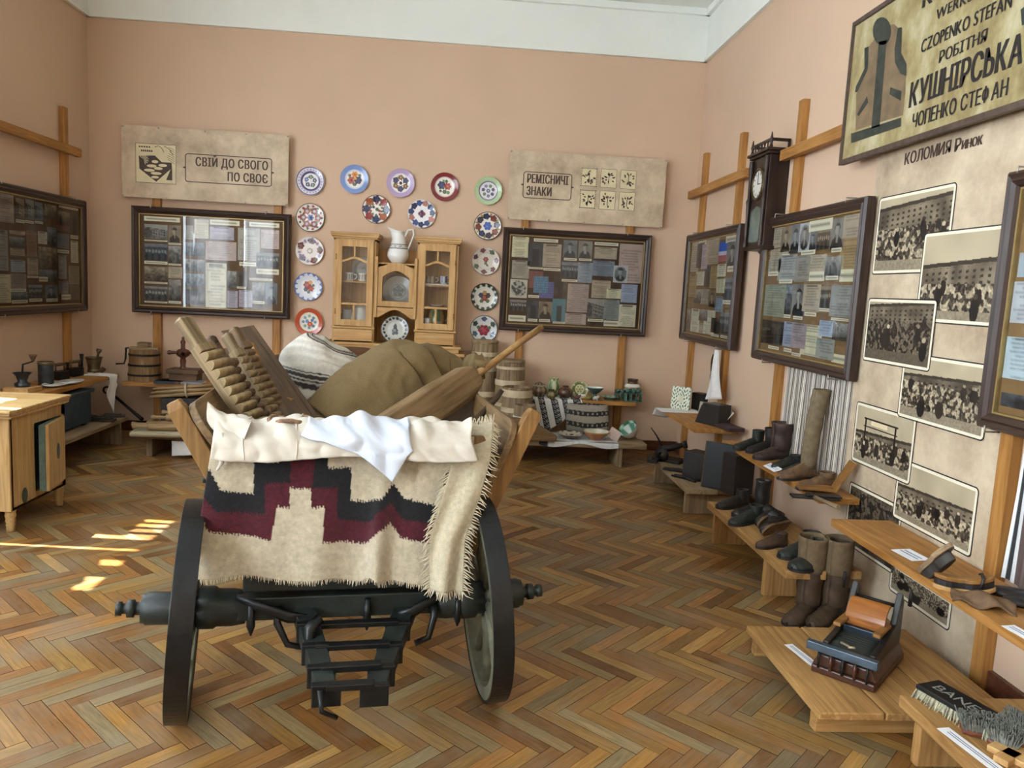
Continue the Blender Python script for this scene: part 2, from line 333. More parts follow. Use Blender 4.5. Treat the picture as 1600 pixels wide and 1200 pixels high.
# ---------------- pictures: small procedural prints ----------------
def vnoise(h, w, k, seed):
    g = np.random.default_rng(seed).random((k+2, int(k*w/h)+3)); y = np.linspace(0, k, h); x = np.linspace(0, int(k*w/h)+1, w)
    yi = y.astype(int); xi = x.astype(int); fy = (y-yi)[:, None]; fx = (x-xi)[None]
    a = g[np.ix_(yi, xi)]; b = g[np.ix_(yi, xi+1)]; c = g[np.ix_(yi+1, xi)]; d = g[np.ix_(yi+1, xi+1)]
    return (a*(1-fx)+b*fx)*(1-fy)+(c*(1-fx)+d*fx)*fy
def canvas(h, w, c): return np.ones((h, w, 3))*np.asarray(c)
def YX(h, w): return np.linspace(0, 1, h)[:, None], np.linspace(0, 1, w)[None]
TONES = {'blue': ('#14181e', '#bcc6cc'), 'grey': ('#191817', '#d8d4ca'), 'sepia': ('#20160f', '#d9c7a6')}
def ramp(v, tone):
    a, b = (sr(c) for c in TONES[tone]); return a+(b-a)*np.clip(v, 0, 1)[..., None]
def pic(kind, h, w, seed, base='#d8cfb9'):
    r = np.random.default_rng(seed); y, x = YX(h, w); t = ['blue', 'grey', 'sepia'][seed % 3]
    if kind == 'doc':
        a = canvas(h, w, sr(base))*(1-.10*vnoise(h, w, 4, seed)[..., None])
        for i in range(1, h-1):
            if i % 2 and r.random() < .85:
                l = int(w*r.uniform(.08, .3)); e = int(w*r.uniform(.7, .95)); a[i, l:e] *= .74+.12*r.random((max(0, e-l), 1))
        if r.random() < .5: a[1:max(2, h//9), w//5:w*4//5] *= .55
        return a
    if kind == 'cap':
        a = canvas(h, w, sr(base)); a[h//2, int(w*.1):int(w*.9)] *= .6; return a
    if kind == 'portrait':
        v = .45+.25*vnoise(h, w, 3, seed); hd = ((x-.5)/.17)**2+((y-.36)/.19)**2 < 1; bd = ((x-.5)/.42)**2+((y-1.0)/.42)**2 < 1; hair = ((x-.5)/.19)**2+((y-.28)/.14)**2 < 1
        v = np.where(bd, .06+.05*vnoise(h, w, 6, seed+1), v); v = np.where((np.abs(x-.5) < .07) & (y > .55) & (y < .78), .75, v); v = np.where(hair, .12, v); v = np.where(hd & (y > .27), .78-.25*(x > .55), v)
        return ramp(v, t)
    if kind == 'group':
        v = .18+.2*vnoise(h, w, 6, seed)+.35*(y < .2)
        for k in range(7):
            cx = .1+k*.135; cy = .42+.05*r.random(); v = np.where(((x-cx)/.05)**2+((y-cy)/.10)**2 < 1, .75, v); v = np.where(((x-cx)/.065)**2+((y-cy-.36)/.25)**2 < 1, .05+.2*(k % 2), v)
        return ramp(v, t)
    if kind == 'building':
        v = .8-.1*vnoise(h, w, 3, seed)+0*x; top = .18+.22*x; v = np.where(y > top, .62, v); v = np.where((y > top) & (y < top+.05), .2, v)
        win = (((x*9) % 1) > .45) & (((y-top)*5 % 1) > .45) & (y > top+.12) & (y < .85) & (x > .3); v = np.where(win, .15, v); v = np.where(y > .86, .35+.3*vnoise(h, w, 9, seed), v)
        v = np.where((((x-.12)/.2)**2+((y-.6)/.35)**2 < 1), .15+.25*vnoise(h, w, 12, seed), v); return ramp(v, t)
    if kind == 'scene':
        v = .7-.55*np.clip((y-.15)*1.2, 0, 1)+.5*(vnoise(h, w, 9, seed)-.5)+0*x; return ramp(v, t)
    if kind == 'dark':
        v = .12+.25*vnoise(h, w, 4, seed); v = np.where((np.abs(x-.5) < .2) & (y > .25), .04, v); return ramp(v, t)
    if kind == 'check':
        c1, c2 = sr(base), sr(base)*.55+.12; q = ((np.floor((x+y)*7)+np.floor((x-y)*7)) % 2)[..., None]; return c1*q+c2*(1-q)
    if kind == 'oval':
        a = canvas(h, w, sr('#c9cdd2')); p = pic('portrait', h, w, seed); o = (((x-.5)/.43)**2+((y-.5)/.45)**2 < 1)[..., None]; return np.where(o, p, a)
    if kind == 'plate':
        a = canvas(h, w, sr('#d9d4c2')); q = np.sqrt((x-.5)**2+(y-.5)**2); a = np.where((q < .44)[..., None], ramp(.85-.6*(vnoise(h, w, 10, seed) > .52), 'grey'), a); return a
    if kind == 'flag':
        a = canvas(h, w, sr('#2f62c8')); a[h*2//3:] = sr('#b96a66'); a[h//2:h*2//3] = sr('#d7d7e4'); return a
    if kind == 'teal':
        a = canvas(h, w, sr('#5d8c95')); a = a*(1-.6*(np.abs(x-.55) < .18)[..., None]*(y > .3)[..., None]); return a
# ---------------- display cases ----------------
FRAMEW = wood('walnut_frame', '#43322a', '#2a1e19', axis=0, rough=.38, bump=.05); FRAMEZ = wood('walnut_frame', '#43322a', '#2a1e19', axis=2, rough=.38, bump=.05)
GOLD = mat('gilt_slip', '#a9905c', .45, .5, .1); BACKB = mat('brown_felt', '#6b5138', .9, 0, .10, 8); BACKB2 = mat('ochre_felt', '#8a6a41', .9, 0, .10, 8); STEEL = mat('nickel', '#c9c6c0', .3, .9, .05)
def frame_part(T, w, h, prof, name, mats, gi, M=None):
    mb = MB()
    for a in range(len(prof)-1):
        (d0, y0), (d1, y1) = prof[a], prof[a+1]; c0 = [(d0, d0), (w-d0, d0), (w-d0, h-d0), (d0, h-d0)]; c1 = [(d1, d1), (w-d1, d1), (w-d1, h-d1), (d1, h-d1)]
        for k in range(4):
            j = (k+1) % 4; mb.add([(c0[k][0], y0, c0[k][1]), (c0[j][0], y0, c0[j][1]), (c1[j][0], y1, c1[j][1]), (c1[k][0], y1, c1[k][1])], [(0, 1, 2, 3)], gi[a] if gi[a] else (0 if k % 2 == 0 else 1))
    return mb.build(name, mats, T, fix=True)
PROF = [(0, 0), (0, -.045), (.012, -.058), (.030, -.052), (.040, -.060), (.056, -.050), (.064, -.036), (.072, -.036), (.072, -.012), (.072, 0), (0, 0)]
PG = [0, 0, 0, 0, 0, 0, 2, 2, 0, 0]
def display(label, rz, loc, w, h, wall, prints, back=BACKB, clips=(.16, .80), group='framed display cases'):
    """wall = (axis, coordinate) of the print plane; prints = (kind, x0, y0, x1, y1, colour) in photo pixels"""
    T = thing('display_case', label, 'display case', loc, rz, group)
    frame_part(T, w, h, PROF, 'frame', [FRAMEW, FRAMEZ, GOLD], PG)
    MB().box(.06, w-.06, -.016, -.010, .06, h-.06).build('backing_board', back, T)
    mb = MB().add([(.066, -.032, .066), (w-.066, -.032, .066), (w-.066, -.032, h-.066), (.066, -.032, h-.066)], [(0, 1, 2, 3)]); mb.build('glass_pane', glass_mat(), T, fix=False)
    for k, q in enumerate(prints):
        kind, a, b, c, d = q[:5]; p0 = to_local(T, at(a, b, *wall)); p1 = to_local(T, at(c, d, *wall)); x0, x1 = max(p0.x, .074), min(p1.x, w-.074); z1, z0 = min(p0.z, h-.074), max(p1.z, .074)
        if x1-x0 < .012 or z1-z0 < .012: continue
        base = q[5] if len(q) > 5 else '#d6cdb4'; n = max(8, min(26, int((x1-x0)*130))); nh = max(5, min(30, int((z1-z0)*130))); y = -.0175-.0006*(k % 5)
        name = {'doc': 'document', 'cap': 'caption_strip', 'check': 'pattern_sample', 'flag': 'photograph'}.get(kind, 'photograph')
        if kind == 'doc': n, nh = max(10, n), max(12, nh)
        if kind == 'cap': nh = 5
        MB().raster(pic(kind, nh, n, k*7+int(abs(a)), base), x0, x1, z0, z1, y).build(name, PAINT, T, fix=False)
    for sx in clips:
        for z, s in ((0, -1), (h, 1)):
            MB().tube([(sx*w, 0, z+.012*s), (sx*w, -.064, z+.012*s), (sx*w, -.066, z-.014*s)], .004, 5).build('hanging_hook', STEEL, T)
    return T
CR, YEL, PK, PU, BL, GR, OR_, BG = '#f0ead0', '#ebe6c4', '#d2bdb4', '#c3bac6', '#b2c0d8', '#b7b09f', '#c79a68', '#c9baa1'
def px(o, s, rows): return [(r[0], o[0]+r[1]/s, o[1]+r[2]/s, o[0]+r[3]/s, o[1]+r[4]/s)+tuple(r[5:]) for r in rows]
HD = .985
display('dark framed case of photos and letters on back wall under the СВІЙ ДО СВОГО board', 0, (-3.095, D-.05, 1.152), 1.455, HD, (1, D-.05-.017), px((180, 320), 5.333, [
 ('cap', 240, 92, 540, 148, CR), ('building', 243, 158, 437, 290), ('cap', 243, 288, 437, 310, CR), ('group', 243, 320, 437, 467), ('cap', 243, 465, 437, 500, CR), ('scene', 243, 510, 437, 640), ('cap', 243, 638, 437, 662, CR),
 ('group', 245, 675, 437, 800), ('cap', 245, 800, 437, 822, CR), ('portrait', 443, 168, 550, 315), ('cap', 443, 315, 550, 337, CR), ('scene', 443, 340, 550, 490), ('cap', 443, 488, 550, 508, CR), ('doc', 443, 515, 560, 615, BG), ('scene', 445, 620, 550, 800), ('cap', 445, 800, 550, 825, CR),
 ('doc', 660, 118, 780, 285, CR), ('cap', 790, 122, 1037, 178, CR), ('doc', 790, 180, 990, 297, PU), ('scene', 575, 310, 745, 430), ('scene', 575, 450, 745, 555), ('doc', 580, 170, 650, 290, GR), ('scene', 575, 570, 740, 690), ('dark', 575, 700, 735, 830), ('doc', 755, 300, 1010, 470, PK), ('doc', 755, 480, 925, 860, CR),
 ('cap', 1035, 475, 1185, 515, CR), ('scene', 935, 550, 1010, 700), ('dark', 1015, 550, 1090, 680), ('cap', 1015, 680, 1090, 700, CR), ('doc', 1023, 190, 1205, 470, GR), ('cap', 1117, 143, 1368, 193, CR), ('doc', 1218, 205, 1365, 370, PK), ('group', 1177, 395, 1365, 530), ('cap', 1177, 530, 1365, 585, CR), ('cap', 1117, 607, 1310, 637, CR),
 ('scene', 1142, 645, 1245, 800), ('cap', 1142, 800, 1245, 828, CR), ('portrait', 1255, 650, 1350, 830), ('doc', 1033, 710, 1143, 855, PU), ('doc', 935, 715, 1020, 860, PU)]), clips=(.125, .845))
display('dark framed case of portraits and papers on back wall under the РЕМІСНИЧІ ЗНАКИ board', 0, (.368, D-.05, 1.152), 1.445, HD, (1, D-.05-.017), px((760, 200), 3.528, [
 ('doc', 145, 597, 230, 715, YEL), ('doc', 143, 728, 233, 832, GR), ('plate', 133, 832, 222, 938), ('group', 130, 945, 218, 1010), ('cap', 122, 1030, 215, 1068, CR), ('cap', 262, 608, 395, 633, CR), ('dark', 232, 630, 312, 765, ), ('cap', 232, 765, 312, 780, CR), ('doc', 315, 637, 408, 770, BG), ('cap', 315, 770, 408, 790, CR),
 ('portrait', 427, 618, 497, 715), ('cap', 427, 715, 497, 733, CR), ('portrait', 510, 622, 580, 718), ('cap', 510, 718, 580, 735, CR), ('cap', 597, 628, 727, 652, CR), ('doc', 597, 655, 717, 725, BG), ('doc', 737, 637, 852, 858, PK), ('group', 415, 737, 507, 830), ('cap', 415, 832, 500, 850, CR), ('doc', 507, 740, 580, 855, '#a3adb8'),
 ('doc', 587, 730, 702, 820, '#8d9aab'), ('cap', 587, 820, 702, 830, CR), ('oval', 703, 757, 775, 855), ('check', 237, 787, 310, 885, '#9a5a4c'), ('check', 263, 815, 337, 912, '#6f9fc0'), ('check', 293, 845, 368, 940, '#7d78b8'), ('cap', 230, 920, 290, 937, CR), ('dark', 375, 813, 440, 937), ('teal', 365, 940, 432, 1070), ('cap', 365, 1066, 432, 1080, CR),
 ('doc', 450, 857, 557, 1018, '#c2ada2'), ('doc', 435, 1020, 547, 1085, '#c9b4a6'), ('doc', 583, 838, 680, 940, BG), ('doc', 663, 885, 740, 942, YEL), ('building', 558, 940, 643, 1050), ('cap', 558, 1050, 643, 1070, CR), ('doc', 647, 945, 727, 1060, '#9aa09c'), ('cap', 647, 1060, 727, 1095, CR), ('doc', 745, 860, 827, 965, BL), ('doc', 733, 972, 818, 1098, CR),
 ('dark', 228, 950, 287, 1050), ('cap', 228, 1050, 280, 1068, CR), ('portrait', 290, 955, 360, 1050), ('cap', 290, 1052, 350, 1070, CR)]), back=mat('dark_brown_felt', '#4e3a2a', .9, 0, .1, 8), clips=(.13, .83))
XP = XR-.05-.017
display('small-looking dark framed case on right wall nearest the back corner, left of the wall clock', -90, (XR-.05, 7.447, 1.155), 1.435, .998, (0, XP), px((1040, 140), 2.5, [
 ('doc', 100, 595, 127, 710, BG), ('cap', 132, 590, 160, 603, CR), ('dark', 127, 603, 146, 695), ('doc', 146, 606, 162, 700, PU), ('doc', 165, 583, 205, 680, BG), ('flag', 208, 598, 242, 670), ('cap', 238, 570, 290, 592, CR), ('portrait', 243, 597, 290, 692), ('cap', 243, 690, 282, 710, CR), ('doc', 95, 720, 118, 810, '#b99a63'), ('doc', 120, 712, 150, 765, CR), ('dark', 155, 690, 175, 770), ('doc', 178, 690, 200, 775, '#c3ab7a'),
 ('doc', 205, 683, 235, 730, CR), ('doc', 202, 740, 230, 795, YEL), ('group', 228, 735, 272, 822), ('cap', 225, 822, 268, 840, CR), ('scene', 113, 780, 140, 835), ('doc', 142, 780, 170, 840, GR), ('portrait', 170, 785, 195, 850), ('doc', 195, 808, 222, 870, '#9fb4c4'), ('doc', 85, 815, 110, 850, '#a77c46'), ('scene', 80, 855, 105, 940), ('doc', 103, 855, 130, 950, CR), ('scene', 133, 857, 163, 905), ('doc', 125, 910, 155, 955, BG), ('doc', 153, 860, 188, 960, CR), ('dark', 180, 890, 215, 955), ('cap', 178, 953, 208, 968, CR), ('group', 215, 868, 262, 960), ('cap', 215, 958, 252, 976, CR)]), back=BACKB2, clips=(.14, .80))
display('dark framed case on right wall between the wall clock and the sepia market photo panel', -90, (XR-.05, 5.538, 1.142), 1.440, 1.004, (0, XP), px((1040, 140), 2.5, [
 ('doc', 415, 545, 455, 615, BG), ('doc', 412, 625, 455, 662, BG), ('doc', 405, 665, 448, 712, GR), ('cap', 403, 712, 440, 727, CR), ('portrait', 457, 540, 487, 632), ('cap', 457, 632, 485, 645, CR), ('portrait', 490, 530, 525, 637), ('oval', 528, 525, 560, 632), ('cap', 532, 630, 585, 642, CR), ('cap', 565, 510, 652, 543, CR), ('portrait', 563, 555, 588, 628), ('group', 595, 548, 647, 622), ('portrait', 650, 507, 695, 620), ('cap', 650, 620, 688, 633, CR), ('doc', 700, 495, 775, 572, '#c9bba4'), ('doc', 688, 575, 770, 700, '#bb9d6e'), ('cap', 683, 703, 752, 750, YEL),
 ('doc', 445, 650, 507, 745, '#b6b7b3'), ('cap', 445, 742, 495, 757, CR), ('doc', 512, 650, 560, 750, '#a9a294'), ('doc', 562, 648, 625, 710, BG), ('cap', 560, 712, 620, 748, CR), ('scene', 627, 655, 683, 730), ('cap', 627, 728, 675, 743, CR), ('doc', 393, 762, 462, 890, '#a5a893'), ('scene', 458, 762, 495, 880), ('cap', 456, 877, 488, 893, CR), ('portrait', 500, 760, 542, 885), ('cap', 500, 884, 535, 900, CR), ('doc', 543, 762, 600, 870, BG), ('cap', 543, 868, 588, 887, CR), ('group', 598, 768, 650, 855), ('cap', 596, 853, 642, 868, CR), ('doc', 650, 765, 745, 893, '#a7a7a0'), ('cap', 648, 890, 732, 908, CR),
 ('dark', 378, 898, 440, 1000), ('dark', 440, 905, 475, 1003), ('doc', 465, 905, 508, 1010, '#a8b2c6'), ('cap', 463, 1008, 492, 1028, CR), ('doc', 497, 910, 545, 1015, '#b5a3a5'), ('doc', 535, 915, 602, 1048, YEL), ('doc', 603, 900, 660, 970, '#b9c6da'), ('doc', 592, 968, 655, 1060, '#aeb0a6'), ('scene', 657, 910, 730, 988), ('cap', 655, 985, 722, 1003, CR), ('cap', 650, 1030, 718, 1078, YEL), ('cap', 402, 998, 442, 1018, CR), ('cap', 493, 1025, 527, 1052, CR)]), back=BACKB2, clips=(.17, .86))
display('dark framed case with gilt slip at the right edge, beyond the sepia market photo panel', -90, (XR-.05, 3.015, 1.09), 1.50, 1.022, (0, XP), [
 ('doc', 1594, 395, 1650, 432, '#aeb8bd'), ('doc', 1583, 440, 1640, 508, '#c6c9cb'), ('doc', 1571, 525, 1640, 602, '#c3d2d6'), ('dark', 1566, 612, 1640, 650)], back=BACKB2, clips=(.05, .85))
display('dark framed case of diplomas and photos on the left wall above the grinder bench', 90, (XL+.05, 5.86, 1.152), 1.46, HD, (0, XL+.067), px((0, 270), 5, [
 ('doc', -60, 145, 110, 395, '#c5b3a4'), ('cap', 0, 385, 110, 412, CR), ('building', 120, 195, 190, 362), ('cap', 120, 360, 190, 395, CR), ('building', 195, 205, 265, 370), ('cap', 195, 368, 265, 400, CR), ('building', 270, 225, 335, 375), ('cap', 270, 373, 335, 402, CR), ('scene', 345, 240, 440, 365), ('cap', 345, 368, 440, 390, CR), ('cap', 460, 252, 610, 298, CR), ('scene', 452, 295, 545, 405), ('dark', 550, 310, 612, 480), ('cap', 548, 485, 610, 520, CR), ('doc', 445, 405, 543, 460, '#8d6558'), ('doc', 448, 470, 540, 595, '#8d9090'), ('cap', 448, 597, 540, 632, CR), ('doc', 550, 530, 612, 705, CR),
 ('doc', -60, 435, 65, 765, '#b3aca4'), ('doc', 70, 445, 195, 490, BG), ('scene', 70, 495, 193, 580), ('doc', 78, 585, 193, 650, BG), ('cap', 80, 650, 193, 668, CR), ('doc', 80, 680, 197, 778, '#b9c0cc'), ('doc', 203, 450, 287, 655, '#b08a6c'), ('doc', 295, 455, 370, 560, CR), ('scene', 365, 420, 440, 570), ('scene', 297, 575, 443, 750), ('doc', 210, 665, 297, 800, BG), ('cap', 210, 805, 297, 822, CR), ('scene', 303, 755, 445, 845), ('cap', 303, 812, 373, 850, YEL), ('doc', 455, 640, 520, 830, '#b9b3b0'), ('doc', 533, 725, 620, 870, '#a9a07c'),
 ('doc', -60, 790, 85, 1015, YEL), ('doc', 80, 785, 205, 905, '#a99a92'), ('cap', 80, 905, 205, 928, CR), ('scene', 88, 930, 215, 995), ('cap', 90, 995, 215, 1017, CR), ('group', 218, 875, 330, 980), ('cap', 228, 980, 330, 1005, CR), ('portrait', 350, 875, 450, 985), ('cap', 360, 983, 450, 1005, CR), ('doc', 457, 845, 533, 945, '#a5a3a8'), ('cap', 477, 950, 550, 990, CR), ('doc', 547, 870, 620, 990, '#7f7363')]), clips=(.10, .86))
# ---------------- header boards ----------------
def parchment():
    m, nt, N, L, B = nodes('parchment_print'); tc = N.new('ShaderNodeTexCoord')
    n1 = N.new('ShaderNodeTexNoise'); n1.inputs['Scale'].default_value = 3.2; n1.inputs['Detail'].default_value = 9; n1.inputs['Roughness'].default_value = .68; L.new(tc.outputs['Object'], n1.inputs['Vector'])
    cr = N.new('ShaderNodeValToRGB'); e = cr.color_ramp.elements; e[0].position = .30; e[0].color = hx('#a38c74')+(1,); e[1].position = .62; e[1].color = hx('#d8c5a8')+(1,)
    L.new(n1.outputs['Fac'], cr.inputs[0]); L.new(cr.outputs[0], B.inputs['Base Color']); B.inputs['Roughness'].default_value = .6; return m
PARCH = parchment(); PRINTB = mat('brown_print_ink', '#4a3930', .6, 0, .1); CREAM = mat('cream_print', '#dccfa9', .6, 0, .06, 12)
def outline(mb, x0, x1, z0, z1, y, t, r=.02, mi=0):
    def ring(d):
        o = []
        for cx, cz, a0 in ((x1-r, z1-r, 0), (x0+r, z1-r, 90), (x0+r, z0+r, 180), (x1-r, z0+r, 270)):
            for k in range(5): a = R(a0+k*22.5); o.append((cx+(r-d)*math.cos(a), y, cz+(r-d)*math.sin(a)))
        return o
    a, b = ring(0), ring(t); n = len(a); return mb.add(a+b, [(i, (i+1) % n, n+(i+1) % n, n+i) for i in range(n)], mi)
def rrect(mb, x0, x1, z0, z1, y, r=.02, mi=0):
    o = []
    for cx, cz, a0 in ((x1-r, z1-r, 0), (x0+r, z1-r, 90), (x0+r, z0+r, 180), (x1-r, z0+r, 270)):
        for k in range(5): a = R(a0+k*22.5); o.append((cx+r*math.cos(a), y, cz+r*math.sin(a)))
    return mb.add(o, [tuple(range(len(o)))], mi)
def board(label, x0):
    T = thing('header_board', label, 'sign', (x0, D-.075, 2.215), 0); w, h = 1.51, .645
    MB().box(0, w, -.012, 0, 0, h).build('panel', PARCH, T)
    for sx, sz in ((.012, h-.012), (.33, h-.012), (.75, h-.012), (1.12, h-.012), (w-.012, h-.012), (.012, .012), (.40, .012), (.75, .012), (1.12, .012), (w-.012, .012)):
        MB().at(TR((sx, -.012, sz)) @ RX(90)).lathe([(0.009, 0), (.008, .006), (0, .009)], 8).build('pin', STEEL, T)
    return T
T = board('parchment board lettered СВІЙ ДО СВОГО ПО СВОЄ above a case on back wall', -3.18); y = -.0135
mb = MB(); outline(mb, .57, 1.36, .165, .425, y, .008, .025); mb.add([(.545, y, .295), (.57, y, .305), (.57, y, .285)], [(0, 1, 2)]).add([(1.385, y, .295), (1.36, y, .305), (1.36, y, .285)], [(0, 1, 2)]).build('text_border', PRINTB, T, fix=False)
mb = MB(); mb.text('СВІЙ ДО СВОГО', .112, 1.325, .315, y, .665, align='RIGHT', bold=.0035, space=1.12); mb.text('ПО СВОЄ', .112, 1.325, .195, y, .665, align='RIGHT', bold=.0035, space=1.12); mb.build('lettering', PRINTB, T, fix=False)
mb = MB(); mb.box(.125, .49, y, -.012, .135, .49).build('print', CREAM, T)
mb = MB(); yy = y-.001; outline(mb, .125, .49, .135, .49, yy, .004, .004); mb.add([(.155, yy, .375), (.30, yy, .385), (.36, yy, .33), (.45, yy, .33), (.455, yy, .25), (.455, yy, .17), (.40, yy, .17), (.44, yy, .27), (.31, yy, .15), (.16, yy, .26)], [tuple(range(10))])
for k in range(5): mb.box(.155+k*.022, .170+k*.022, yy, yy+.001, .452, .464)
for k in range(6): mb.box(.175+k*.018, .188+k*.018, yy, yy+.001, .415, .432)
for k in range(7): mb.tube([(.42+.010*math.sin(k), yy, .465-k*.018), (.455, yy, .455-k*.02), (.475, yy, .44-k*.02)], .0022, 4)
mb.tube([(.30, yy, .46), (.33, yy, .475), (.36, yy, .455), (.38, yy, .42)], .003, 4).tube([(.38, yy, .475), (.43, yy, .45), (.46, yy, .40)], .003, 4).build('woodcut', PRINTB, T, fix=False)
mb = MB(); yy -= .001
for k in range(9):
    a = R(-70+k*26); mb.add([(.20, yy, .345), (.20+.038*math.cos(a-.1), yy, .345+.038*math.sin(a-.1)), (.20+.05*math.cos(a), yy, .345+.05*math.sin(a)), (.20+.038*math.cos(a+.1), yy, .345+.038*math.sin(a+.1))], [(0, 1, 2, 3)])
for cx, cz, rx, rz in ((.27, .29, .045, .014), (.33, .27, .04, .013), (.25, .25, .05, .013), (.31, .225, .05, .013), (.37, .30, .04, .014), (.30, .33, .03, .014), (.36, .36, .03, .012), (.30, .19, .035, .012)):
    mb.add([(cx+rx*math.cos(R(q*30)), yy, cz+rz*math.sin(R(q*30))) for q in range(12)], [tuple(range(12))])
mb.build('woodcut_highlight', CREAM, T, fix=False)
T = board('parchment board lettered РЕМІСНИЧІ ЗНАКИ with six craft stamps, on back wall', .395)
mb = MB(); outline(mb, .135, .605, .205, .455, y, .008, .03); mb.add([(.112, y, .33), (.135, y, .34), (.135, y, .32)], [(0, 1, 2)]).add([(.628, y, .33), (.605, y, .34), (.605, y, .32)], [(0, 1, 2)]).build('text_border', PRINTB, T, fix=False)
mb = MB(); mb.text('РЕМІСНИЧІ', .115, .17, .35, y, .565, bold=.004, space=1.06); mb.text('ЗНАКИ', .115, .17, .235, y, .60, bold=.004, space=1.06); mb.build('lettering', PRINTB, T, fix=False)
for c in range(3):
    for r_ in range(2):
        cx, cz = .765+c*.19, .435-r_*.205; mb = MB(); rrect(mb, cx-.078, cx+.078, cz-.088, cz+.088, y, .006, 1)
        if c == 0:
            for k in range(11):
                t = -.074+k*.0148
                for q in (-.082, .082): mb.box(cx+t-.004, cx+t+.004, y-.001, y, cz+q-.005, cz+q+.005)
                t *= 1.08
                for q in (-.072, .072): mb.box(cx+q-.005, cx+q+.005, y-.001, y, cz+t-.004, cz+t+.004)
        else: outline(mb, cx-.078, cx+.078, cz-.088, cz+.088, y-.001, .003, .006)
        q = np.random.default_rng(c*2+r_+5)
        mb.tube([(cx, y-.001, cz-.05), (cx+.004, y-.001, cz+.04)], .004, 4)
        for k in range(18):
            a = q.uniform(0, 2*PI); d = q.uniform(.012, .048); ex, ez = cx+d*math.cos(a), cz+d*math.sin(a)*1.05; b = a+q.uniform(-1, 1)
            mb.add([(ex, y-.001, ez), (ex+.016*math.cos(b-.5), y-.001, ez+.016*math.sin(b-.5)), (ex+.030*math.cos(b), y-.001, ez+.030*math.sin(b)), (ex+.016*math.cos(b+.5), y-.001, ez+.016*math.sin(b+.5))], [(0, 1, 2, 3)])
        mb.build('stamp', [PRINTB, CREAM], T, fix=False)
# ---------------- wooden post racks ----------------
def rack(label, rz, loc, posts, rails=(), shelf=None, group='wooden post racks'):
    """posts: x centres; rails: (x0, x1, z); shelf: (x0, x1, depth, z)"""
    T = thing('post_rack', label, 'rack', loc, rz, group)
    for p in posts:
        p = p if isinstance(p, tuple) else (p, 0, 2.90); MB().box(p[0]-.036, p[0]+.036, -.048, -.001, p[1], p[2]).build('post', postw(2), T, bevel=.003)
    for a, b, z in rails: MB().box(a, b, -.095, -.049, z-.036, z+.036).build('crossbar', postw(0), T, bevel=.003)
    if shelf:
        a, b, d, z = shelf; MB().box(a, b, -d, -.049, z-.036, z).build('shelf', postw(0), T, bevel=.003)
    return T
lx = lambda X, Y, yy=D-.03: at(X, Y, 1, yy).x
rack('two pine posts and shelf behind the case on left of back wall', 0, (0, D, 0), [(lx(246, 500), 0, 2.80), (lx(432, 510), 0, 2.80)], shelf=(-3.06, -1.5, .42, .53))
rack('two pine posts and shelf behind the case on right of back wall', 0, (0, D, 0), [(lx(811, 530), 0, 2.80), (lx(970, 560), 0, 2.80)], shelf=(.66, 1.71, .36, .53))
ry = lambda X, Y: -at(X, Y, 0, XR-.03).y
rack('pine posts and crossbar behind the right wall case nearest the back corner', -90, (XR, 0, 0), [ry(1104, 236), ry(1162, 210)], [(ry(1085, 303), ry(1172, 270)+.05, 2.545)], (-6.82, -5.79, .40, .555))
rack('pine post and crossbar on right wall just right of the wall clock', -90, (XR, 0, 0), [ry(1256, 160)], [(-5.36, -3.9, 2.56)], (-5.50, -3.93, .275, .525))
rack('pine post beside the case at the right edge, carrying a shelf of shoe lasts', -90, (XR, 0, 0), [(-2.90, 0, 1.9)], (), (-3.62, -1.6, .36, .50))
rack('pine post and crossbar on the left wall behind the case of diplomas', 90, (XL, 0, 0), [at(102, 200, 0, XL+.04).y, 5.9], [(5.5, at(127, 240, 0, XL+.09).y, 2.545)], (5.3, 7.2, .42, .60))
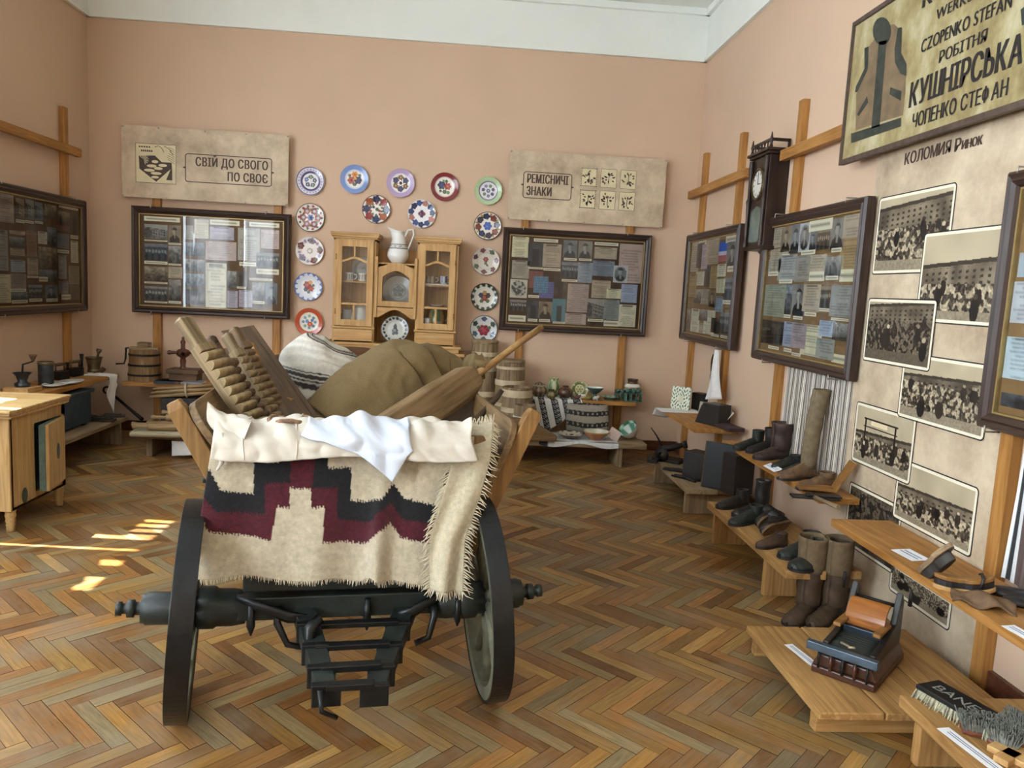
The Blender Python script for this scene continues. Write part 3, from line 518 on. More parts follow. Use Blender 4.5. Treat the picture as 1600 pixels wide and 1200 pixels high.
# ---------------- painted plates on the back wall ----------------
def plate_mesh(rad, style, nr=30, nt=96):
    rr = np.linspace(0, 1, nr+1)[:, None]; th = np.linspace(0, 2*PI, nt, endpoint=False)[None]; x = rr*np.cos(th); y = rr*np.sin(th); rr = rr+0*th
    a = np.ones((nr+1, nt, 3))*sr(style['base'])
    for r0, r1, c in style.get('bands', ()): a[(rr >= r0) & (rr <= r1)] = sr(c)
    for n, rad_, c0, sz, cols, ph in style.get('rings', ()):     # n flowers on a ring
        for k in range(n):
            w = 2*PI*(k+ph)/n; fx, fy = rad_*math.cos(w), rad_*math.sin(w); d = np.hypot(x-fx, y-fy); an = np.arctan2(y-fy, x-fx)
            sz2 = sz*(1.32 if sz > .06 else 1.1)
            for lw_ in ((-1, 1) if sz > .1 else ()):
                lx_, ly_ = (rad_+.02)*math.cos(w+lw_*sz*1.15/rad_), (rad_+.02)*math.sin(w+lw_*sz*1.15/rad_); a[np.hypot(x-lx_, y-ly_) < sz*.42] = sr(GN if k % 2 else '#7d8a66')
            a[d < sz2*(.90+.10*np.cos(5*an))] = sr(cols[k % len(cols)]); a[(d < sz2*.62) & (np.cos(5*an+1) > .2)] = sr(cols[k % len(cols)])*.72+.2
            if c0: a[d < sz2*.35] = sr(c0)
    for fx, fy, sz, c, c0 in style.get('spots', ()):
        d = np.hypot(x-fx, y-fy); an = np.arctan2(y-fy, x-fx); a[d < sz*1.2*(.90+.10*np.cos(6*an))] = sr(c); a[(d < sz*.8) & (np.cos(6*an+2) > .3)] = sr(c)*.75+.17
        if c0: a[d < sz*.4] = sr(c0)
    sc = style.get('scallop', 0); zz = lambda q: .012*max(0, q-.55)/.45*rad/.134*1.4 + (.004 if q < .1 else 0)
    v = [(rad*x[i, j]*(1+sc*math.cos(16*th[0, j])*(i/nr)**4), rad*y[i, j]*(1+sc*math.cos(16*th[0, j])*(i/nr)**4), zz(i/nr)) for i in range(nr+1) for j in range(nt)]
    f = [(i*nt+j, i*nt+(j+1) % nt, (i+1)*nt+(j+1) % nt, (i+1)*nt+j) for i in range(nr) for j in range(nt)]
    L = linarr(a).reshape(-1, 3); mb = MB(); mb.add(v, f, 0, True, [tuple(c) for c in L])
    b = nr*nt; back = [(p[0]*.97, p[1]*.97, p[2]-.006) for p in v[b:]]; back2 = [(p[0]*.5, p[1]*.5, -.006) for p in v[b:]]
    k = len(mb.v); mb.add(back+back2, [(j, (j+1) % nt, nt+(j+1) % nt, nt+j) for j in range(nt)], 0, True, [tuple(linarr(sr(style.get('edge', style['base']))))]*(2*nt))
    for j in range(nt): mb.f.append((b+j, b+(j+1) % nt, k+(j+1) % nt, k+j)); mb.mi.append(0); mb.sm.append(True)
    mb.f.append(tuple(k+nt+j for j in range(nt))); mb.mi.append(0); mb.sm.append(False); return mb
WH, NV, RD, GN, BR, LIL, BLU = '#e9e6e0', '#232a55', '#8e2a2c', '#4c6146', '#7a4a34', '#b9a3c8', '#6f86c0'
ST = [
 (485, 283, 'purple banded plate, topmost of the left column of wall plates', dict(base='#e4e2ea', bands=[(.93, .97, '#5a4f84'), (.56, .66, '#3d3768'), (.66, .72, '#8b80ad')], rings=[(24, .80, None, .055, ['#6a5f95', '#8d84b4'], 0), (5, .30, '#9fb0c8', .12, [NV, GN, '#4d5f96'], .2)])),
 (554, 280, 'blue rimmed plate with a bouquet, left one in the row above the jug', dict(base='#eceae4', bands=[(.66, 1, '#7f98cf'), (.6, .68, '#c9d4ea')], spots=[(0, .33, .2, '#d98a3c', '#c25a2c'), (-.22, -.08, .24, '#b04a3e', RD), (.24, -.05, .24, NV, '#39427c'), (0, -.35, .12, GN, None), (-.35, .25, .1, GN, None), (.34, .28, .1, GN, None), (.05, .05, .09, '#e0b34a', None)])),
 (626, 286, 'lilac rimmed plate with dark flower spots, middle of the row above the jug', dict(base='#eeecea', bands=[(.68, 1, LIL), (.63, .68, '#e6dfec')], rings=[(3, .40, None, .17, [NV], .25), (3, .40, '#b98a5a', .15, ['#6b4a3a'], .75), (6, .2, None, .04, [RD], .1)], spots=[(0, 0, .11, '#20242e', None)])),
 (695, 292, 'maroon rimmed plate with blue and red flowers, right one in the row above the jug', dict(base='#ebe9e2', bands=[(.72, 1, '#7e2f33'), (.66, .72, '#d9b9b0')], spots=[(-.22, .12, .26, NV, '#39427c'), (.2, .05, .22, '#a8453f', '#c77a66'), (0, -.34, .14, GN, None), (.25, -.38, .12, '#6b8a5a', None), (-.3, -.3, .1, GN, None), (.1, .4, .1, GN, None), (-.1, .42, .08, '#6b8a5a', None)])),
 (763, 298, 'pale green scalloped plate with a violet ring, topmost of the right column', dict(base='#dfe0e4', bands=[(.70, 1, '#b4cba0'), (.62, .67, '#6a5f8d')], rings=[(7, .36, None, .1, ['#4b4a6e', '#5d7a5c', '#77719a'], .3)], spots=[(0, 0, .13, '#5d5a80', '#cfd4d0')], scallop=.03, edge='#a9bf94')),
 (588, 327, 'white plate with big navy and red flowers, left of the jug top', dict(base=WH, bands=[(.95, 1, '#6d4a32')], rings=[(8, .70, None, .22, [NV, RD, NV, '#a3563a'], 0), (10, .42, None, .08, [GN, '#2f3f4a', RD], .5)], spots=[(.05, 0, .12, '#3f5a40', None), (-.2, .15, .09, NV, None), (.22, -.1, .09, RD, None)])),
 (659, 334, 'white plate with a navy flower wreath and a red cross, right of the jug top', dict(base='#e9e9ee', bands=[(.95, 1, '#d9d6dd')], rings=[(11, .76, None, .17, [NV, '#2f3d70', '#b5766c', '#3a4a86'], .2)], spots=[(0, .14, .12, NV, None), (0, -.14, .12, NV, None), (.14, 0, .12, '#7a3346', None), (-.14, 0, .12, '#7a3346', None)])),
 (485, 340, 'dark edged plate with red scroll flowers and a blue centre, second in the left column', dict(base='#e6dfd8', bands=[(.94, 1, '#2a2020')], rings=[(6, .52, '#b9c6d8', .2, ['#a3605e', '#8c4744'], 0), (14, .80, None, .07, ['#57473e', RD], 0)], spots=[(0, 0, .2, '#4a6aae', '#22305e')])),
 (484, 392, 'white plate with red and violet rim flowers, third in the left column', dict(base='#e8e4e0', rings=[(5, .72, None, .19, ['#7d2f3a', '#9a86ab'], .1), (10, .74, None, .09, ['#6d7f66', '#a08bb0'], .25), (8, .16, None, .06, ['#b78a8a', '#8fa088'], 0)], bands=[(.97, 1, '#cfc7c0')])),
 (482, 448, 'blue plate with white petal rim and rose bouquet, fourth in the left column', dict(base='#e2e6ee', bands=[(.78, 1, '#5f78bd')], rings=[(14, .80, None, .12, ['#dfe5f2'], 0)], spots=[(-.1, .12, .24, '#8b2d33', '#b3534b'), (.15, -.12, .2, '#a33d35', None), (-.2, -.2, .14, '#3b2f50', None), (.12, .32, .13, '#c98a3e', None), (.32, .1, .1, GN, None), (0, -.38, .1, GN, None)])),
 (483, 503, 'orange red rimmed plate with a small blue bouquet, lowest in the left column', dict(base='#ebe5d8', bands=[(.70, 1, '#c1593a')], rings=[(8, .42, None, .09, ['#5f9ab0', '#4f7fa8', '#7aa68a'], 0)], spots=[(.05, -.16, .17, '#c25039', '#e09a5a'), (-.15, .05, .12, '#5a8fb5', None), (.2, .12, .1, '#4a7aa0', None)])),
 (762, 353, 'dark edged plate with brown dots and a blue centre, second in the right column', dict(base='#e8e3da', bands=[(.94, 1, '#231d1f')], rings=[(8, .68, None, .19, ['#3b3040', '#7a3a30', '#2a3050'], .2), (8, .84, None, .07, ['#c39a4a', '#b5763a'], .7)], spots=[(0, 0, .27, '#3f5fae', '#5b7cc8')])),
 (759, 408, 'cream plate with red leaf rim and one rose, third in the right column', dict(base='#dedad0', bands=[(.97, 1, '#b5aca0'), (.60, .63, '#c4bdb2')], rings=[(7, .78, None, .14, ['#6b2f38', '#5f6b58', '#7d3f48'], .1)], spots=[(0, .12, .17, '#8e3038', '#b05a58'), (0, -.16, .1, '#5f7054', None), (.12, -.3, .08, '#5f7054', None)])),
 (757, 464, 'dark green plate with white dot rim and red flowers, fourth in the right column', dict(base='#dfe0d8', bands=[(.74, 1, '#2f4038')], rings=[(13, .84, None, .08, ['#dcdccf'], 0)], spots=[(0, -.05, .24, '#8a3030', '#b0604a'), (-.25, .12, .17, NV, None), (.26, .12, .17, '#3b2b30', None), (0, .3, .15, '#b58a4a', None), (-.2, -.3, .13, GN, None), (.24, -.28, .13, GN, None)])),
 (756, 514, 'pale plate with a crimson flower and green leaves, behind the tallest barrel', dict(base='#dfe1e3', bands=[(.96, 1, '#56685c')], rings=[(6, .74, None, .15, ['#2f4038', '#4a5f7a'], .5)], spots=[(0, -.1, .36, '#8e2238', '#c04458'), (-.4, .1, .12, GN, None), (.4, .1, .12, GN, None)])),
]
for X, Y, lab, st in ST:
    p = at(X, Y, 1, D-.02); o = plate_mesh(.134, st).build('painted_plate', GLAZE, M=TR((p.x, D-.012, p.z)) @ RX(90)); tag(o, lab, 'plate', 'painted plates on the back wall')
# ---------------- crockery makers ----------------
def pot(name, label, cat, M, prof, colf, parent=None, n=24, group=None, parts=()):
    mb = MB(); mb.lathe(prof, n, colf=colf); o = mb.build(name, GLAZE, parent, M=M)
    if not parent: tag(o, label, cat, group)
    return o
def one(c): l = tuple(linarr(sr(c))); return lambda i, t: l
def bandsf(rows):
    """rows of (i limit, colour, second colour, repeats)"""
    q = [(a, tuple(linarr(sr(b))), tuple(linarr(sr(c or b))), k) for a, b, c, k in rows]
    def f(i, t):
        for a, b, c, k in q:
            if i <= a: return b if (t*k) % 1 < .5 else c
        return q[-1][1]
    return f
def wall_prof(pts, th=.004, n=26):
    """smooth outer profile plus an inner wall so that the vessel is hollow"""
    P = [Vector((r, z, 0)) for r, z in pts]; out = []
    k = len(P)-1
    for i in range(n+1):
        t = i/n*k; j = min(int(t), k-1); f = t-j; p0, p1, p2, p3 = P[max(j-1, 0)], P[j], P[j+1], P[min(j+2, k)]
        q = .5*((2*p1)+(p2-p0)*f+(2*p0-5*p1+4*p2-p3)*f*f+(3*p1-p0-3*p2+p3)*f**3); out.append((max(q.x, .001), q.y))
    return [(.001, out[0][1])]+out+[(max(r-th, .001), z if i else z) for i, (r, z) in enumerate(out[::-1][:-3])]+[(.001, out[0][1]+.006)]
def handle(T, pts, r, m, name='handle'): return MB().tube(pts, r, 8).build(name, m, T)
WGL = mat('white_glaze', '#e2e2df', .2, 0, .03); 
# ---------------- pine wall hutch ----------------
HX, HY, HZ = -1.195, D-.34, .985
T = thing('dresser_hutch', 'pine dresser top with two glazed doors and a plate niche at middle of back wall', 'cabinet', (HX, HY, HZ))
w1, w2, w3, hd = .385, .765, 1.145, .30
mb = MB()
for a, b in ((0, w1), (w2, w3)):
    mb.box(a, a+.02, .02, hd, 0, .95).box(b-.02, b, .02, hd, 0, .95).box(a, b, .02, hd, .93, .95).box(a, b, .02, hd, .125, .145).box(a+.02, b-.02, hd-.012, hd, 0, .95)
mb.box(w1, w2, hd-.015, hd, 0, .88).box(w1, w2, .05, hd, .735, .75).box(w1, w2, .05, hd, .325, .34).build('case', pine(2), T, bevel=.002)
mb = MB()
for a, b in ((0, w1), (w2, w3)):
    MB().box(a-.012, b+.012, .005, hd, .95, .965).box(a-.024, b+.024, -.008, hd, .965, .985).box(a-.03, b+.03, -.015, hd, .985, 1.005).build('cornice', pine(0), T, bevel=.003)
pass
MB().box(-.06, w3+.06, -.05, hd+.02, -.022, 0).box(-.04, w3+.04, -.03, hd+.02, -.06, -.022).build('base_ledge', pine(0), T, bevel=.004)
def knobbed(name, a, b, z0, z1):
    d = MB().box(a, b, .0, .02, z0, z1).build(name, pine(0), T, bevel=.004); return d
for a, b in ((0, w1), (w2, w3)):
    knobbed('drawer', a+.012, b-.012, .012, .12); MB().box(a-.008, b+.008, -.004, .02, .125, .143).build('rail', pine(0), T, bevel=.002)
def arch_door(a, b, z0, z1):
    """glazed door with arched bars; returns the door"""
    s = .058; mb = MB().box(a, a+s, 0, .022, z0, z1).box(b-s, b, 0, .022, z0, z1).box(a+s, b-s, 0, .022, z0, z0+s).box(a+s, b-s, 0, .022, z1-s, z1)
    ia, ib = a+s, b-s; c = (ia+ib)/2; zt = z1-s-.125
    n = 14; up = [(ia+(ib-ia)*k/n, zt+.035*math.sin(PI*k/n)**1.5) for k in range(n+1)]; mb.prism(up+[(x, z-.022) for x, z in up[::-1]], .003, .019)
    mb.box(c-.009, c+.009, .003, .019, zt+.03, z1-s).box(ia, ib, .003, .019, z0+s+.135, z0+s+.155).box(c-.009, c+.009, .003, .019, z0+s, z0+s+.14)
    d = mb.build('door', pine(2), T, bevel=.0015); MB().add([(ia, .012, z0+s), (ib, .012, z0+s), (ib, .012, z1-s), (ia, .012, z1-s)], [(0, 1, 2, 3)]).build('pane', glass_mat(), d, fix=False)
    return d
for a, b, kx in ((.022, w1-.02, .345), (w2+.02, w3-.022, w3-.345)):
    d = arch_door(a, b, .15, .935); hx_ = a+.004 if a < .3 else b-.004
    for z in (.28, .78): MB().tube([(hx_, -.004, z-.025), (hx_, -.004, z+.025)], .005, 6).build('hinge', mat('brass', '#a8854a', .35, .8), d)
# middle: arched niche door and scalloped apron
a, b = w1+.012, w2-.012; n = 16; mb = MB(); z0, z1 = .345, .70
arc = [(a+(b-a)*k/n, .70+.055*math.sin(PI*k/n)**1.6) for k in range(n+1)]
mb.prism([(a, .62)]+[(a, .70)]+arc[1:-1]+[(b, .70), (b, .62)]+[(b-.055-(b-a-.11)*k/n, .62+.055*math.sin(PI*k/n)**1.2) for k in range(n+1)], .012, .034)
mb.box(a, a+.055, .012, .034, z0, .625).box(b-.055, b, .012, .034, z0, .625).box(a+.055, b-.055, .012, .034, z0, z0+.05); d = mb.build('door', pine(2), T, bevel=.002)
MB().add([(a+.05, .024, z0+.04), (b-.05, .024, z0+.04), (b-.05, .024, .66), (a+.05, .024, .66)], [(0, 1, 2, 3)]).build('pane', glass_mat(), d, fix=False)
mb = MB().prism([(w1, .335), (w1, .235)]+[(w1+.03+(w2-w1-.06)*k/n, .24+.075*math.sin(PI*k/n)**1.4) for k in range(n+1)]+[(w2, .235), (w2, .335)], .012, .03); mb.build('apron', pine(0), T, bevel=.002)
for q in (w1-.004, w2-.022): MB().box(q, q+.026, 0, .03, .24, .80).build('stile', pine(2), T, bevel=.003)
MB().box(.02, w1-.02, .05, hd-.02, .55, .565).box(w2+.02, w3-.02, .05, hd-.02, .55, .565).build('shelf', pine(0), T)
hp = lambda x, y, z: TR((HX+x, HY+y, HZ+z))
def mug(M, label, colf, r=.04, h=.075, hs=1, group=None, cat='mug', name='mug'):
    T = thing(name, label, cat, M=M, group=group); MB().lathe(wall_prof([(r*.8, 0), (r, h*.2), (r*.96, h*.6), (r*1.02, h)], .003, 14), 20, colf=colf).build('body', GLAZE, T)
    handle(T, [(hs*r*.9, 0, h*.8), (hs*(r+.022), 0, h*.78), (hs*(r+.026), 0, h*.5), (hs*(r+.014), 0, h*.25), (hs*r*.9, 0, h*.2)], .0045, WGL); return T
def stand_plate(M, label, style, rad, tilt=80, group=None):
    o = plate_mesh(rad, style, 22, 72).build('standing_plate', GLAZE, M=M @ TR((0, 0, rad*math.sin(R(tilt)))) @ RX(tilt)); tag(o, label, 'plate', group); return o
flor = bandsf([(.2, '#dedbd2', None, 1), (.45, '#dedbd2', '#7d7f6e', 9), (.62, '#dedbd2', None, 1), (1, '#e4e2da', None, 1)])
mug(hp(.135, .13, .566), 'flowered white mug with its handle to the right, upper shelf of left hutch door', flor)
mug(hp(.255, .13, .566), 'flowered white mug beside the handled one, upper shelf of left hutch door', flor, .043)
stand_plate(hp(.25, .235, .566), 'grey plate leaning behind the two mugs in the left hutch door', dict(base='#a9aba6', bands=[(.7, .74, '#84877f')]), .115)
T2 = thing('cream_jug', 'plain white wide jug on lower shelf of left hutch door', 'jug', M=hp(.245, .13, .146))
mb = MB(); mb.lathe(wall_prof([(.062, 0), (.088, .05), (.082, .12), (.07, .17), (.086, .215)], .004), 28, colf=one('#d9d8d2')); o = mb.build('body', GLAZE, T2)
for q in o.data.vertices:
    if q.co.z > .16 and q.co.x < 0: q.co.z -= .05*(q.co.z-.16)/.055*min(1, -q.co.x/.07)
handle(T2, [(.07, 0, .19), (.115, 0, .18), (.12, 0, .11), (.084, 0, .07)], .007, WGL)
T2 = thing('tea_pot', 'dim grey pot left of the white jug in the left hutch door', 'pot', M=hp(.12, .15, .146)); MB().lathe(wall_prof([(.04, 0), (.06, .06), (.045, .13), (.05, .15)], .004), 20, colf=one('#a8a8a2')).build('body', GLAZE, T2); handle(T2, [(-.05, 0, .12), (-.08, 0, .1), (-.075, 0, .05), (-.055, 0, .04)], .005, WGL)
mug(hp(w2+.125, .13, .566), 'brown speckled cup on white tray, upper shelf of right hutch door', bandsf([(.6, '#6d5a48', '#c3b59c', 7), (1, '#8a765c', None, 1)]), .045, .07, group=None, cat='cup', name='cup')
mug(hp(w2+.245, .13, .566), 'blue and white cup on white tray, upper shelf of right hutch door', bandsf([(.2, '#dfe2ea', None, 1), (.5, '#4b5e9e', '#e2e4ea', 6), (1, '#e6e8ee', None, 1)]), .035, .075, cat='cup', name='cup')
tag(MB().box(-.12, .12, -.06, .04, 0, .012).build('serving_tray', WGL, M=hp(w2+.185, .12, .5655)), 'thin white tray under two cups in the right hutch door', 'tray')
for o in S.objects:
    if o.name.startswith('cup') and o.parent is None: o.location.z += .0125
T2 = thing('painted_jug', 'jug with red rim and green and brown bands in the right hutch door', 'jug', M=hp(w2+.19, .15, .146))
MB().lathe(wall_prof([(.05, 0), (.085, .06), (.078, .13), (.06, .19), (.072, .235)], .004), 28, colf=bandsf([(.18, '#c9bfa6', '#b78a52', 4), (.40, '#7e9a6a', '#c7a878', 3), (.48, '#7d3f38', None, 1), (1, '#b9ad96', None, 1)])).build('body', GLAZE, T2)
handle(T2, [(.066, 0, .21), (.115, 0, .2), (.12, 0, .12), (.086, 0, .08)], .007, WGL)
mug(hp(w2+.11, .08, .146), 'white tall cup left of the painted jug in the right hutch door', one('#e3e0d8'), .036, .11, -1, cat='cup', name='cup')
stand_plate(hp(.585, .19, .342), 'large grey plate with a dark ring emblem behind the arched middle hutch door', dict(base='#a3a49f', bands=[(.42, .46, '#3a3d40'), (.70, .72, '#8a8c88')], rings=[(5, .26, None, .11, ['#4a4d50'], .2)], spots=[(0, 0, .1, '#4a4d50', None)]), .15, 78)
mug(hp(.525, .09, .341), 'small grey cup at the foot of the large plate in the middle hutch door', one('#9b978c'), .03, .05, -1, cat='cup', name='cup')
mug(hp(.635, .09, .341), 'small blue and red flowered cup in the middle hutch door', bandsf([(.5, '#4a5a9e', '#b06a78', 5), (1, '#d0d0d8', None, 1)]), .032, .055, cat='cup', name='cup')
stand_plate(hp(.575, .10, .002), 'grey plate with black toothed rim and a seated figure in the open hutch niche', dict(base='#bdbdb6', bands=[(.95, 1, '#5a5c5a')], rings=[(18, .80, None, .085, ['#2c2f31'], 0)], spots=[(0, .2, .13, '#33363a', None), (0, -.08, .2, '#3c3f43', '#80837f'), (-.1, -.3, .1, '#33363a', None), (.12, -.28, .1, '#33363a', None), (.02, .36, .06, '#33363a', None)]), .132, 76)
# big jug on the hutch
T2 = thing('white_ewer', 'tall white ewer with a flower band standing on top of the hutch', 'jug', M=hp(.575, .17, .751)); s_ = 1.0
base_p = [(.06, 0), (.098, .05), (.102, .09), (.085, .15), (.075, .17), (.062, .23), (.05, .27), (.058, .30)]
def ewer_col(i, t):
    W0 = tuple(linarr(sr('#e6e5e1'))); K = tuple(linarr(sr('#4a4a48'))); G = tuple(linarr(sr('#8d8f8a')))
    if .205 < i < .218 or .295 < i < .31: return K
    if .22 < i < .29: return K if (math.sin(t*2*PI*9)+math.sin(t*2*PI*23+i*160)) > .8 else (G if math.sin(t*2*PI*14+i*90) > .75 else W0)
    return W0
mb = MB(); mb.lathe(wall_prof(base_p, .004, 48), 64, colf=ewer_col); o = mb.build('body', GLAZE, T2)
for q in o.data.vertices:      # drawn-out spout on the left
    if q.co.z > .22 and q.co.x < 0:
        f = (q.co.z-.22)/.08*max(0, -q.co.x/.055)**1.5; q.co.x -= .055*f; q.co.y *= 1-.35*min(1, f); q.co.z += .035*f
handle(T2, [(.06, 0, .25), (.085, 0, .315), (.13, 0, .32), (.14, 0, .27), (.115, 0, .20), (.10, 0, .16), (.092, 0, .13)], .009, WGL)
# sideboard below
T = thing('pine_sideboard', 'pine sideboard under the hutch, mostly hidden by the wagon load', 'cabinet', (HX-.05, HY-.06, 0)); W_ = 1.26
mb = MB().box(0, .03, .02, .38, 0, .895).box(W_-.03, W_, .02, .38, 0, .895).box(0, W_, .36, .38, .08, .895).box(0, W_, .02, .38, .08, .10).build('case', pine(2), T, bevel=.003)
MB().box(-.03, W_+.03, 0, .39, .895, .923).build('top', pine(0), T, bevel=.004)
for k in range(3):
    a = .035+k*.4; d = MB().box(a, a+.385, .0, .022, .12, .68).box(a+.06, a+.325, -.006, 0, .18, .62).build('door', pine(2), T, bevel=.003); MB().at(TR((a+.35, 0, .42)) @ RX(90)).lathe([(.006, 0), (.012, .012), (.014, .02), (0, .026)], 10).build('knob', darkw(0), d)
    d = MB().box(a, a+.385, .0, .022, .70, .87).build('drawer', pine(0), T, bevel=.003); MB().at(TR((a+.19, 0, .785)) @ RX(90)).lathe([(.006, 0), (.012, .012), (.014, .02), (0, .026)], 10).build('knob', darkw(0), d)
# ---------------- bench and barrels on the right of the back wall ----------------
def bench(label, M, x0, x1, d, z, legs, th=.045, wd=GREYW, group='low wooden benches', legth=.05):
    T = thing('low_bench', label, 'bench', M=M, group=group); n = max(3, int(d/.22)); mb = MB()
    mb.box(x0, x1, 0, d*.52, z-th, z).box(x0+.01, x1-.02, d*.53, d, z-th, z-.002); mb.build('board', wood(*wd, axis=0, rough=.7, bump=.3), T, bevel=.006)
    for l in legs: MB().box(l-legth/2, l+legth/2, .02, d-.03, 0, z-th).build('leg', wood(*wd, axis=2, rough=.7), T, bevel=.006)
    return T
BZ = .225
bench('long grey bench with bowls along right part of back wall', TR((0, 6.74, 0)), .40, 1.72, .48, BZ, (.47, 1.48), .05)
STV = wood('barrel_stave', '#9c8768', '#6e583f', axis=2, rough=.7, scale=.8, bump=.25); HOOP = mat('barrel_hoop', '#c3b193', .7, 0, .12, 18); 
def barrel(label, x, y, z, r, h, hoops, lid=None, belly=1.08, name='wooden_barrel', parts=None):
    T = thing(name, label, 'barrel', (x, y, z), 0, 'barrels by the back wall'); n = 18; mb = MB()
    for k in range(n):
        a0, a1 = 2*PI*(k+.03)/n, 2*PI*(k+.97)/n; v = []
        for i in range(7):
            q = i/6; rr = r*(1+(belly-1)*math.sin(PI*q)); v += [(rr*math.cos(a0), rr*math.sin(a0), h*q), (rr*math.cos(a1), rr*math.sin(a1), h*q), ((rr-.014)*math.cos(a1), (rr-.014)*math.sin(a1), h*q), ((rr-.014)*math.cos(a0), (rr-.014)*math.sin(a0), h*q)]
        f = [(i*4+j, i*4+(j+1) % 4, i*4+4+(j+1) % 4, i*4+4+j) for i in range(6) for j in range(4)]+[(3, 2, 1, 0), (24, 25, 26, 27)]; mb.add(v, f)
    mb.build('staves', STV, T)
    for q0, q1 in hoops:
        r0, r1 = (r*(1+(belly-1)*math.sin(PI*q)) for q in (q0, q1)); MB().lathe([(r0, h*q0), (r0+.006, h*q0), (r1+.006, h*q1), (r1, h*q1)], 36, sm=False).build('hoop', HOOP, T)
    MB().lathe([(.001, h-.03), (r-.012, h-.03), (r-.012, h-.045), (.001, h-.045)], 36, sm=False).build('head', oldw(0), T)
    if lid: MB().lathe([(.001, h+lid), (r*1.03, h+lid), (r*1.05, h+lid*.5), (r*1.03, h), (.001, h)], 36, sm=False).build('lid', oldw(0), T, bevel=.003)
    return T
bx = lambda X, Y, y: at(X, Y, 1, y).x
bt = lambda X, Y, y: at(X, Y, 1, y).z
T = barrel('tallest lidded barrel, left of the others, under the crimson flower plate', bx(757, 560, 7.45), 7.45, 0, .125, bt(757, 532, 7.35)-.03, [(.06, .10), (.25, .29), (.50, .55), (.74, .80), (.88, .92)], .03, 1.05)
barrel('second tallest barrel, just right of the tallest, under the long handle', bx(797, 600, 7.29), 7.29, BZ, .13, bt(796, 563, 7.2)-.022-BZ, [(.08, .12), (.35, .40), (.66, .74), (.90, .94)], .022, 1.10)
barrel('small pale barrel standing in front of the second tallest barrel', bx(808, 620, 7.03), 7.03, BZ, .132, bt(808, 606, 6.95)-BZ, [(.10, .20), (.48, .58), (.80, .95)], None, 1.06)
T = barrel('smallest barrel with a white band at left end of long grey bench', bx(820, 645, 6.80), 6.80, BZ, .097, bt(820, 634, 6.75)-BZ, [(.08, .18)], None, 1.04)
MB().lathe([(.1005, .13), (.107, .13), (.107, .21), (.1005, .21)], 36, sm=False).build('white_band', mat('lime_white', '#cfcac2', .8), T)
# ---------------- things on the right back shelf ----------------
SZ = .531
def sx(X, Y, y): return at(X, Y, 1, y).x
def shelfpot(name, label, cat, X, y, prof, rows, n=28, z=SZ, group=None):
    return pot(name, label, cat, TR((sx(X, 620, y), y, z)), wall_prof(prof, .004), bandsf(rows), n=n, group=group)
DG, OL = '#3f5a4a', '#8a8a52'
shelfpot('lidded_jar', 'speckled lidded jar at left end of the crockery shelf, beside the barrels', 'jar', 842, 7.40, [(.05, 0), (.075, .05), (.06, .09), (.045, .10), (.06, .115), (.03, .13), (.012, .14)], [(.25, '#5b4636', '#8d7a5c', 8), (.35, '#c9bfa2', None, 1), (1, '#4f3d30', '#a3906a', 9)])
shelfpot('green_vase', 'green and cream tall vase, left part of the crockery shelf', 'vase', 864, 7.42, [(.04, 0), (.05, .04), (.058, .11), (.042, .16), (.05, .185)], [(.1, '#6a7a50', None, 1), (.2, '#c9c9a0', OL, 6), (.38, '#5f7e52', '#cfcfa6', 5), (1, '#8d9a66', '#c9c49c', 7)])
shelfpot('brown_pot', 'squat brown glazed pot right of the green and cream vase', 'pot', 883, 7.36, [(.035, 0), (.07, .04), (.065, .08), (.03, .105), (.035, .12)], [(1, '#54382c', '#6a4838', 3)])
shelfpot('small_olive_jug', 'small olive jug at the edge of the striped runner', 'jug', 861, 7.27, [(.03, 0), (.045, .03), (.035, .06), (.026, .075), (.03, .09)], [(.3, '#5e5436', '#8a7c4a', 6), (1, '#4a4028', None, 1)])
stand_plate(TR((sx(905, 615, 7.44), 7.44, SZ)), 'olive green folk plate standing against back wall on the crockery shelf', dict(base='#8c8b5c', bands=[(.9, .96, '#d0cc9c'), (.62, .70, '#5a5f3c'), (0, .5, '#c9c692')], rings=[(10, .78, None, .08, ['#d2cfa4', '#6a7a4a'], 0), (6, .3, None, .1, ['#6f8a50', '#a58a4a'], 0)], spots=[(0, 0, .12, '#8a7a3c', None)]), .085, 74)
shelfpot('footed_bowl', 'dark green footed bowl with white inside on the crockery shelf', 'bowl', 929, 7.38, [(.045, 0), (.022, .03), (.02, .05), (.05, .07), (.078, .10), (.082, .115)], [(.28, '#2f4a42', '#48665a', 5), (.5, '#33524a', None, 1), (1, '#e0e0d8', None, 1)])
CARDM = PAPER
tag(MB().prism([(-.045, 0), (.05, .0), (.045, .045), (-.02, .05)], 0, .002).build('name_card', CARDM, M=TR((sx(908, 612, 7.33), 7.33, SZ)) @ RX(-15)), 'white folded card in front of the standing olive plate', 'card')
for i, (X, yy, c, lab) in enumerate(((902, 7.28, '#6a4436', 'small brown whistle figure left of the spoon on crockery shelf'), (912, 7.27, '#b89a6a', 'small tan clay toy in the middle of the crockery shelf front'), (920, 7.26, '#8a7d3e', 'small mustard clay toy at front edge of the crockery shelf'), (931, 7.27, '#d9d4c8', 'small white and black clay toy under the footed bowl'))):
    mb = MB(); mb.tube([(-.03, 0, .016), (-.012, 0, .024), (.012, 0, .026), (.024, 0, .036), (.034, 0, .046)], [.008, .018, .018, .012, .007], 10).tube([(-.012, 0, .012), (-.014, 0, 0)], .006, 6).tube([(.012, 0, .012), (.012, 0, 0)], .006, 6)
    tag(mb.build('clay_toy', mat('clay%d' % i, c, .35, 0, .3, 60), M=TR((sx(X, 620, yy), yy, SZ+.0))), lab, 'figurine', 'clay toys on the crockery shelf')
